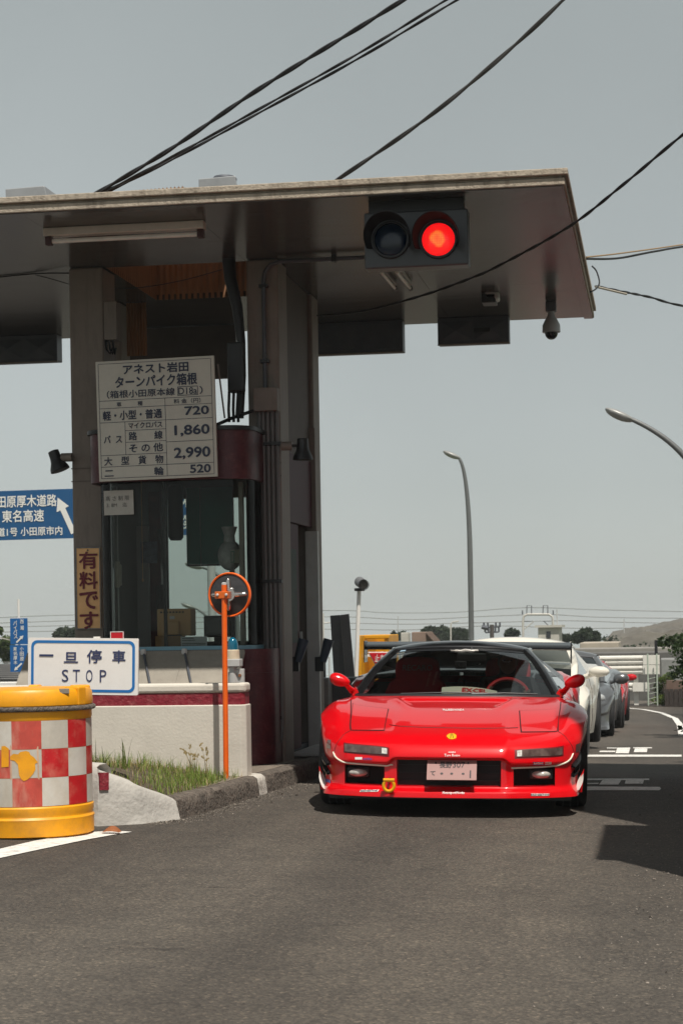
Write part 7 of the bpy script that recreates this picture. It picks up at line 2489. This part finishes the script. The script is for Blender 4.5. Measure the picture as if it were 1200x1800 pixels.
# ================================================================== skyline buildings
def bldg(name, label, px0, px1, pyt, Y, d, mw, wins=(), roof=None, cat='building'):
    a, c = at(px0, 1120, Y), at(px1, 1120, Y)
    zt = at((px0 + px1) / 2, pyt, Y).z
    zb = terrain_z((a.x + c.x) / 2, Y) - .5
    t = thing(name, label, cat, ((a.x + c.x) / 2, Y, zb), group='buildings on the skyline')
    MB().box(a.x, c.x, Y, Y + d, zb, zt).build('wall', mw, t, bevel=.03)
    for (u0, u1, p0, p1) in wins:
        z1, z0 = at(u0, p0, Y).z, at(u0, p1, Y).z
        w = MB().box(at(u0, 1110, Y).x, at(u1, 1110, Y).x, Y - .05, Y - .005, z0, z1).build('window', mat('far_window', (.03, .033, .04), .15), t)
    if roof:
        MB().box(a.x - .15, c.x + .15, Y - .15, Y + d + .15, zt + .002, zt + roof).build('parapet', mw, t)
    return t, a.x, c.x, zt
M_FARW = mat('far_white', (.50, .48, .43), .8, var=.1, vscale=1.5, grime=.5, gscale=1.2, gcol=(.3, .28, .24))
M_FARB = mat('far_brown', (.22, .15, .115), .85, var=.15, vscale=1)
M_FARG = mat('far_grey', (.24, .225, .205), .85, var=.2, vscale=1.2, grime=.4, gscale=.8)
t, x0, x1, zt = bldg('white_block', 'small white concrete block building under the rail gantry', 945, 982, 1103, 100, 3, M_FARW, ((959.5, 967, 1110, 1122),), .12)
MB().tube([(x1 - .1, 100.2, zt), (x1 - .1, 100.2, zt + .9)], .03, 6).build('mast', M_LTGREY, t)
t, x0, x1, zt = bldg('brown_shed', 'brown shed with a sloping roof on the skyline', 723, 748, 1111, 95, 3, M_FARB)
MB().add([(x1, 95, zt - .05), (x1 + .5, 95, zt - .6), (x1 + .5, 98, zt - .6), (x1, 98, zt - .05)], [(0, 1, 2, 3), (3, 2, 1, 0)]).build('roof', M_FARB, t)
t, x0, x1, zt = bldg('tank_hut', 'pale roof tank between the low trees and the brown shed', 704, 717, 1112, 98, 1, M_FARW)
bldg('long_roof', 'long pale low building right of the white coupe roof', 1018, 1086, 1129.5, 88, 5, mat('far_cream', (.38, .33, .27), .8, var=.15, vscale=1), cat='building')
bldg('grey_wall', 'long grey concrete retaining wall behind the guard rail', 1000, 1230, 1139, 75, 3, M_FARG, cat='wall')
bldg('dark_wall', 'dark grey lower wall right behind the guard rail', 990, 1230, 1147, 66, 2, mat('far_dark', (.11, .105, .10), .85, var=.25, vscale=2), cat='wall')
bldg('corrugated_store', 'grey corrugated store behind the fence at the right', 1160, 1240, 1158, 62, 2, mat('far_store', (.22, .22, .215), .7, var=.25, vscale=3), cat='building')
# terraced hillside rising to the right
P = []
for i, (px, py) in enumerate(((1060, 1122), (1084, 1118), (1110, 1112), (1140, 1106), (1165, 1101), (1200, 1096), (1260, 1088), (1340, 1082))):
    P.append(at(px, py, 130))
b = MB()
rows = []
for i_ in range(len(P) - 1):
    for u_ in np.linspace(0, 1, 12)[:-1]:
        p = P[i_].lerp(P[i_ + 1], u_)
        key = [(116, terrain_z(p.x, 110) - 1), (122, p.z - (p.z + 6) * .45), (130, p.z), (170, p.z + .3), (171, terrain_z(p.x, 180) - 3)]
        row = []
        for y_ in list(np.linspace(116, 130, 22)) + [140, 155, 170, 171]:
            z_ = float(np.interp(y_, [k_[0] for k_ in key], [k_[1] for k_ in key]))
            st_ = .16 * (1 if math.sin(y_ * 2.6) > 0 else -1) if 117 < y_ < 130 else 0
            row.append((p.x, y_, z_ + st_ + .35 * noise.noise(Vector((p.x * .5, y_ * .5, 3))) + .12 * noise.noise(Vector((p.x * 2, y_ * 2, 7)))))
        rows.append(row)
b.grid(rows)
hl = tag(b.build('hillside', mat('hill_brown', (.115, .105, .09), .95, var=.35, vscale=.8, grime=.6, gscale=.5, gcol=(.09, .085, .06), bump=.8, bscale=2, stretch=(1, 1, 4)), smooth=True), kind='structure')
# terrace walls, hedges and small roofs on that hillside
rngh = random.Random(21)
def hill_z(x, y):
    best = min(range(len(P) - 1), key=lambda i: abs((P[i].x + P[i + 1].x) / 2 - x))
    a_, c_ = P[best], P[best + 1]
    u_ = (x - a_.x) / (c_.x - a_.x)
    zt_ = a_.z + (c_.z - a_.z) * u_
    lo = zt_ - (zt_ + 6) * .45
    return lo + (zt_ - lo) * max(0, min(1, (y - 122) / 8)) if y >= 122 else (terrain_z(x, 110) - 1) + (lo - terrain_z(x, 110) + 1) * max(0, (y - 116) / 6)
for r_i, yy in enumerate((117.5, 119.5, 121.5, 123.5, 125.5, 127.5, 129)):
    x = P[1].x + rngh.uniform(0, 2)
    while x < P[-1].x - 3:
        w_ = rngh.uniform(1.5, 4.5)
        z_ = hill_z(x + w_ / 2, yy)
        if rngh.random() < .55:
            t = thing('terrace_wall', 'low stone terrace wall on the far brown hillside', 'wall', (x + w_ / 2, yy, z_), group='terrace walls on the hillside')
            MB().box(x, x + w_, yy, yy + .3, z_ - .5, z_ + rngh.uniform(.10, .28)).build('wall', M_FARG if rngh.random() < .6 else M_FARB, t)
        x += w_ + rngh.uniform(.3, 2)
b = MB()
for k in range(46):
    x, y = rngh.uniform(P[0].x, P[-1].x), rngh.uniform(117, 130)
    r_ = rngh.uniform(.25, .7)
    leaves(b, (x, y, hill_z(x, y) + r_ * .3), (r_ * 1.4, r_, r_ * .6), 45, .22, rngh)
tag(b.build('hillside_scrub', M_LEAFF), 'scrub and hedges scattered over the far hillside', 'scrub', kind='stuff')
# left house with tiled roof
hs = thing('tiled_house', 'house with grey tiled roof at the left edge behind the blue plates', 'house', (-13, 62, -2))
e0, e1 = at(-70, 1196, 62), at(49, 1196, 62)
r0, r1 = at(-70, 1166, 66), at(28, 1163, 66)
M_TILE = mat('roof_tile', (.22, .215, .21), .6, var=.15, vscale=4)
MB().box(e0.x, e1.x - .3, 62.3, 68.5, -3.4, e0.z).build('wall', M_FARG, hs)
for s in range(9):
    f0, f1 = s / 9, (s + 1) / 9
    for k in range(26):
        u0, u1 = k / 26, (k + 1) / 26
        A, B_ = e0.lerp(e1, u0), e0.lerp(e1, u1)
        C_, D_ = r0.lerp(r1, u0), r0.lerp(r1, u1)
        q = [A.lerp(C_, f0), B_.lerp(D_, f0), B_.lerp(D_, f1), A.lerp(C_, f1)]
        q = [q[0] + Vector((0, 0, .05)), q[1].lerp(q[0], .08) + Vector((0, 0, .05)), q[2].lerp(q[3], .08), q[3]]
        MB().add(q, [(0, 1, 2, 3)]).build('roof_tile', M_TILE, hs)
MB().add([e0 - Vector((0, 0, .05)), e1 - Vector((0, 0, .05)), r1 - Vector((0, 0, .06)), r0 - Vector((0, 0, .06))], [(0, 1, 2, 3)]).build('roof', M_TILE, hs)
MB().add([r0 - Vector((0, 0, .06)), r1 - Vector((0, 0, .06)), r1 + Vector((0, 3, -1.4)), r0 + Vector((0, 3, -1.4))], [(0, 1, 2, 3)]).build('roof', M_TILE, hs)
MB().add([at(-40, 1110, 71), at(18, 1124, 71), at(18, 1126, 71), at(-40, 1112, 71)], [(0, 1, 2, 3)]).build('gable_edge', M_FARW, hs)
ww = thing('white_parapet', 'low white parapet behind the yellow drum at the left', 'wall', (-8, 30, 0))
p0, p1 = at(-60, 1200, 28), at(130, 1198, 28)
MB().box(p0.x, p1.x, 28, 28.2, gz(-8, 28) - .1, p0.z).build('wall', M_WHITE, ww, bevel=.01)

# rail gantry
ga = thing('rail_gantry', 'white railway catenary gantry with two hoops on the skyline', 'gantry', (-1, 125, -8))
M_GAN = mat('gantry_white', (.52, .50, .46), .6)
Yg = 125
def gp(px, py):
    return at(px, py, Yg)
ft = 1175
g = [gp(918.5, ft), gp(918.5, 1092), gp(920, 1083), gp(926, 1080), gp(964, 1080), gp(970, 1084), gp(971, 1092), gp(969, ft)]
g[0].z = terrain_z(g[0].x, Yg) - .3
g[-1].z = terrain_z(g[-1].x, Yg) - .3
MB().tube(g, .075, 8).build('portal', M_GAN, ga, smooth=True)
for px in (925, 953.5):
    MB().tube([gp(px, 1080), gp(px + .5, 1064.5), gp(px + 8.5, 1064.5), gp(px + 8.5, 1080)], .035, 6).build('hoop', M_DKGREY, ga)
for px in (917.5, 971.5):
    MB().tube([gp(px, 1080), gp(px, 1073)], .045, 6).build('finial', M_DKGREY, ga)
MB().tube([gp(921, 1106), gp(938, 1092)], .035, 6).build('bracket', M_GAN, ga)
MB().tube([gp(921, 1092), gp(936, 1092)], .03, 6).build('bracket', M_DKGREY, ga)
MB().tube([gp(968, 1104), gp(955, 1092)], .03, 6).build('bracket', M_DKGREY, ga)
MB().tube([gp(968, 1092), gp(953, 1092)], .03, 6).build('bracket', M_DKGREY, ga)
# second gantry pole behind the booth
g2 = thing('gantry_pole', 'pale catenary pole with curved arm just right of the booth', 'pole', (-16, 110, -8))
MB().tube([at(568, 1175, 110) * 1.0, at(567, 1078, 110)], .08, 8).build('mast', M_GAN, g2, smooth=True)
MB().tube([at(567.5, 1096, 110), at(565, 1086, 110), at(560, 1085, 110)], .05, 6).build('arm', M_GAN, g2, smooth=True)
MB().tube([at(567.5, 1095, 110), at(580, 1094.5, 110)], .04, 6).build('arm', M_GAN, g2, smooth=True)
# utility pole
up = thing('utility_pole', 'dark utility pole with insulators behind the red car roof', 'utility pole', (-7, 95, -7))
u0, u1 = at(864, 1175, 95), at(864, 1098, 95)
MB().tube([u0, u1], .10, 8).build('pole', mat('pole_brown', (.07, .06, .055), .85), up, smooth=True)
for py, w in ((1102, 14), (1111, 12)):
    MB().bar(at(864 - w, py + 1, 95), at(864 + w, py, 95), .07, .07).build('cross_arm', M_DKGREY, up)
    for k in (-1, -.5, .5, 1):
        q = at(864 + w * k, py, 95)
        MB().tube([q, q + Vector((0, 0, .22))], .05, 6).build('insulator', M_DKGREY, up)
MB().tube([at(857, 1104, 95), at(846, 1102, 95)], [.12, .1], 8).build('transformer', M_DKGREY, up)
st2 = thing('skyline_post', 'thin white lamp post on the skyline left of the tall lamp', 'post', (-11, 120, -7))
MB().tube([at(792, 1170, 120), at(792, 1098, 120), at(795, 1093.5, 120), at(806, 1092, 120)], .05, 6).build('post', M_GAN, st2, smooth=True)
# thin skyline mast at right
ms = thing('thin_mast', 'very thin mast on the skyline right of the dark tree', 'mast', (3, 140, -7))
MB().tube([at(1096, 1170, 140), at(1096, 1088, 140)], .035, 5).build('mast', M_LTGREY, ms)
m2 = thing('thin_mast', 'very thin mast on the skyline above the yellow container', 'mast', (-20, 140, -7))
MB().tube([at(699, 1170, 140), at(699, 1083, 140)], .035, 5).build('mast', M_LTGREY, m2)
# transmission lines
M_LINE = mat('far_line', (.24, .25, .25), .7)
lines = [[(-60, 1090), (60, 1083), (330, 1076), (590, 1073), (680, 1077), (800, 1076), (925, 1068), (1060, 1072), (1240, 1076)],
         [(-60, 1098), (60, 1093), (330, 1086), (590, 1084), (720, 1089), (860, 1083), (960, 1080), (1060, 1085), (1240, 1087)],
         [(-60, 1102), (60, 1101), (330, 1094), (590, 1095), (720, 1097), (900, 1093), (1000, 1091), (1100, 1094), (1240, 1096)],
         [(-60, 1112), (60, 1110), (330, 1105), (590, 1106), (720, 1107), (860, 1100), (1000, 1104), (1100, 1104), (1240, 1103)]]
for i, l in enumerate(lines):
    o = cable('transmission_line', ['topmost', 'second highest', 'third highest', 'lowest'][i] + ' of the far power lines along the skyline', [at(px, py, 170) for px, py in l], .036, M_LINE, group='far power lines', n=10, nn=5)

# ================================================================== unseen building, added right of the view to cast the shadow on the lane
of = thing('shade_building', 'unseen cream building added beside the lane to cast a shadow over its right side', 'building', (2.2, 14, 0))
oz = -0.06
MB().box(.62, 4.2, 11.35, 16.75, oz - .1, 6.0).build('wall', M_RENDER, of)
MB().box(.56, 4.26, 11.3, 16.8, 6.001, 6.12).build('roof_slab', M_FASCIA, of)
MB().box(.40, 4.2, 9.55, 11.34, oz - .1, 3.0).build('porch_wall', M_RENDER, of)
MB().box(.34, 4.2, 9.5, 11.34, 3.001, 3.1).build('porch_roof', M_FASCIA, of)
for y in (12.2, 13.7, 15.2):
    for z in (1.0, 3.9):
        w = MB().box(.605, .619, y, y + .9, z, z + 1.1).build('window', MATS['far_window'], of)
        MB().box(.59, .604, y - .05, y + .95, z - .06, z - .01).build('sill', M_LTGREY, w)
dd = MB().box(.385, .399, 10.1, 10.95, oz, 2.05).build('door', M_MAROON, of)
MB().box(.37, .384, 10.85, 10.88, 1.0, 1.1).build('handle', M_LTGREY, dd)

# ================================================================== grass on the island
rng = random.Random(5)
def blade(b, p, h, w, lean, rng, seg=3):
    a = rng.uniform(0, 2 * PI)
    d = Vector((math.cos(a), math.sin(a), 0))
    s = Vector((-d.y, d.x, 0)) * w
    pts = []
    for k in range(seg):
        t = k / seg
        c = p + Vector((0, 0, h * t)) + d * lean * t * t
        pts.append((c - s * (1 - t), c + s * (1 - t)))
    tip = p + Vector((0, 0, h * (1 - .25 * lean / max(h, .01)))) + d * lean
    v = []
    for l, r_ in pts:
        v += [l, r_]
    v.append(tip)
    f = [(2 * k, 2 * k + 1, 2 * k + 3, 2 * k + 2) for k in range(seg - 1)] + [(2 * seg - 2, 2 * seg - 1, 2 * seg)]
    b.add(v, f)
b, bd2 = MB(), MB()
cnt = 0
while cnt < 11000:
    x, y = rng.uniform(-4.3, -2.95), rng.uniform(12.0, 14.2)
    if not in_bed(x, y):
        continue
    dens = noise.noise(Vector((x * 3, y * 3, 2))) * .5 + .5
    right = min(1, max(0, (x + 3.55) / .4))
    if rng.random() > max(.04, (dens - .30) * 2.2) * (.45 + .55 * right):
        cnt += 1
        continue
    p = Vector((x, y, bed_z(x, y) - .01))
    h = rng.uniform(.04, .10) * (1 + .7 * dens)
    if rng.random() < .32 + .3 * (1 - right):
        blade(bd2, p, h * .7, .003, rng.uniform(.02, .08), rng)
    else:
        blade(b, p, h, .0032, rng.uniform(.01, .06), rng)
    cnt += 1
o = b.build('grass', M_GRASS); tag(o, 'short green grass growing on the island bed', 'grass', kind='stuff')
o = bd2.build('dry_grass', M_DRY); tag(o, 'dry straw coloured grass among the green on the island', 'grass', kind='stuff')
# tall weeds one can tell apart
def weed(px, pyb, pyt, label, m, nb, seedhead=False, lean=.1, w=.006, Y=None):
    rng = random.Random(int(px * 7 + pyt))
    Yp = Y or 13.4
    c = at(px, pyb, Yp)
    zt = at(px, pyt, Yp).z
    zb_ = bed_z(c.x, Yp) - .01
    t = thing('tall_weed', label, 'weed', (c.x, Yp, zb_), group='tall weeds on the island')
    b, hb = MB(), MB()
    for k in range(nb):
        p = Vector((c.x + rng.uniform(-.04, .04), Yp + rng.uniform(-.05, .05), zb_))
        h = (zt - zb_) * rng.uniform(.55, 1.0) if k else (zt - zb_)
        n0 = len(b.v)
        blade(b, p, h, w, lean * rng.uniform(.2, 1.3), rng, 5)
        if seedhead:
            tip = Vector(b.v[-1])
            prev = Vector(b.v[-3])
            for j in range(12):
                q = tip.lerp(prev, j / 14) + Vector((rng.uniform(-.008, .008), rng.uniform(-.008, .008), 0))
                hb.add([q, q + Vector((.004, 0, .006)), q + Vector((0, .003, .014)), q + Vector((-.004, 0, .006))], [(0, 1, 2, 3)])
    b.build('blade', m, t)
    if seedhead:
        hb.build('seed_head', M_DRY, t)['kind'] = 'stuff'
weed(219, 1345, 1284, 'tallest single green weed standing against the low wall', M_LEAFY, 4, lean=.05, w=.009, Y=13.2)
weed(246, 1350, 1312, 'tuft of upright green blades left of the wall middle', M_LEAFY, 9, lean=.16, w=.005, Y=13.3)
weed(205, 1350, 1318, 'spreading green tuft near the drum side of the bed', M_LEAFY, 9, lean=.16, w=.005, Y=13.1)
weed(282, 1350, 1322, 'low spreading green tuft in the middle of the bed', M_LEAFY, 8, lean=.18, w=.005, Y=13.6)
weed(338, 1345, 1303, 'dry seeding grass heads left of the orange pole', M_DRY, 9, True, .10, .0042, 13.85)
weed(360, 1345, 1310, 'dry seeding grass tuft nearest the orange pole', M_DRY, 7, True, .10, .0042, 13.85)
weed(172, 1335, 1286, 'thin weed stalks right beside the yellow drum', M_LEAFM, 8, lean=.2, w=.004, Y=12.7)
# ivy tuft on the kerb, fallen leaf, grit on the road
lf = MB().grid([[Vector((x * .055, y * .03, .012 + .035 * (1 - (x * 1.0) ** 2) * (.6 + .4 * y))) for x in np.linspace(-1, 1, 7)] for y in np.linspace(-1, 1, 5)])
g_ = ground(196, 1466)
lf.v = [(g_.x + v[0], g_.y + v[1], g_.z + v[2]) for v in lf.v]
tag(lf.build('fallen_leaf', mat('dead_leaf', (.26, .085, .025), .7, var=.3, vscale=30), smooth=True), 'curled brown dead leaf on the white edge line', 'leaf')
rng = random.Random(9)
b = MB()
for k in range(4200):
    if k % 2:
        i = rng.randrange(3, len(KERB) - 5)
        p = KERB[i].lerp(KERB[i + 1], rng.random()) + Vector((abs(rng.gauss(0, .10)) + .015, rng.uniform(-.08, .02)))
        x, y = p.x, p.y
    else:
        x, y = -abs(rng.gauss(0, .28)) + .25, rng.uniform(6.5, 17)
    s = rng.uniform(.0015, .007) if rng.random() < .96 else rng.uniform(.007, .014)
    z = gz(x, y)
    q = [Vector((rng.uniform(-1, 1), rng.uniform(-1, 1), rng.uniform(.1, 1.2))) * s for _ in range(4)]
    b.add([Vector((x, y, z)) + v for v in q], [(0, 1, 2), (0, 2, 3), (0, 3, 1), (1, 3, 2)])
tag(b.build('grit', mat('grit', (.22, .19, .16), .9, var=.4, vscale=40)), 'loose grit and crumbs along the road edges', 'grit', kind='stuff')
bpy.data.objects.remove(_font_obj)
# ================================================================== air: thin even haze round the whole place
hz = MB().box(-9500, 9500, -80, 14500, -19.5, 22.0).build('haze', None)
hm = bpy.data.materials.new('haze_air')
hm.use_nodes = True
hn = hm.node_tree
hn.nodes.clear()
ho = hn.nodes.new('ShaderNodeOutputMaterial')
hv = hn.nodes.new('ShaderNodeVolumePrincipled')
hv.inputs['Color'].default_value = (0.86, 0.91, 0.92, 1)
hv.inputs['Density'].default_value = 0.0005
hv.inputs['Anisotropy'].default_value = 0.0
hn.links.new(hv.outputs[0], ho.inputs['Volume'])
hz.data.materials.append(hm)
tag(hz, 'thin even haze filling the air over the whole place', 'haze', kind='stuff')
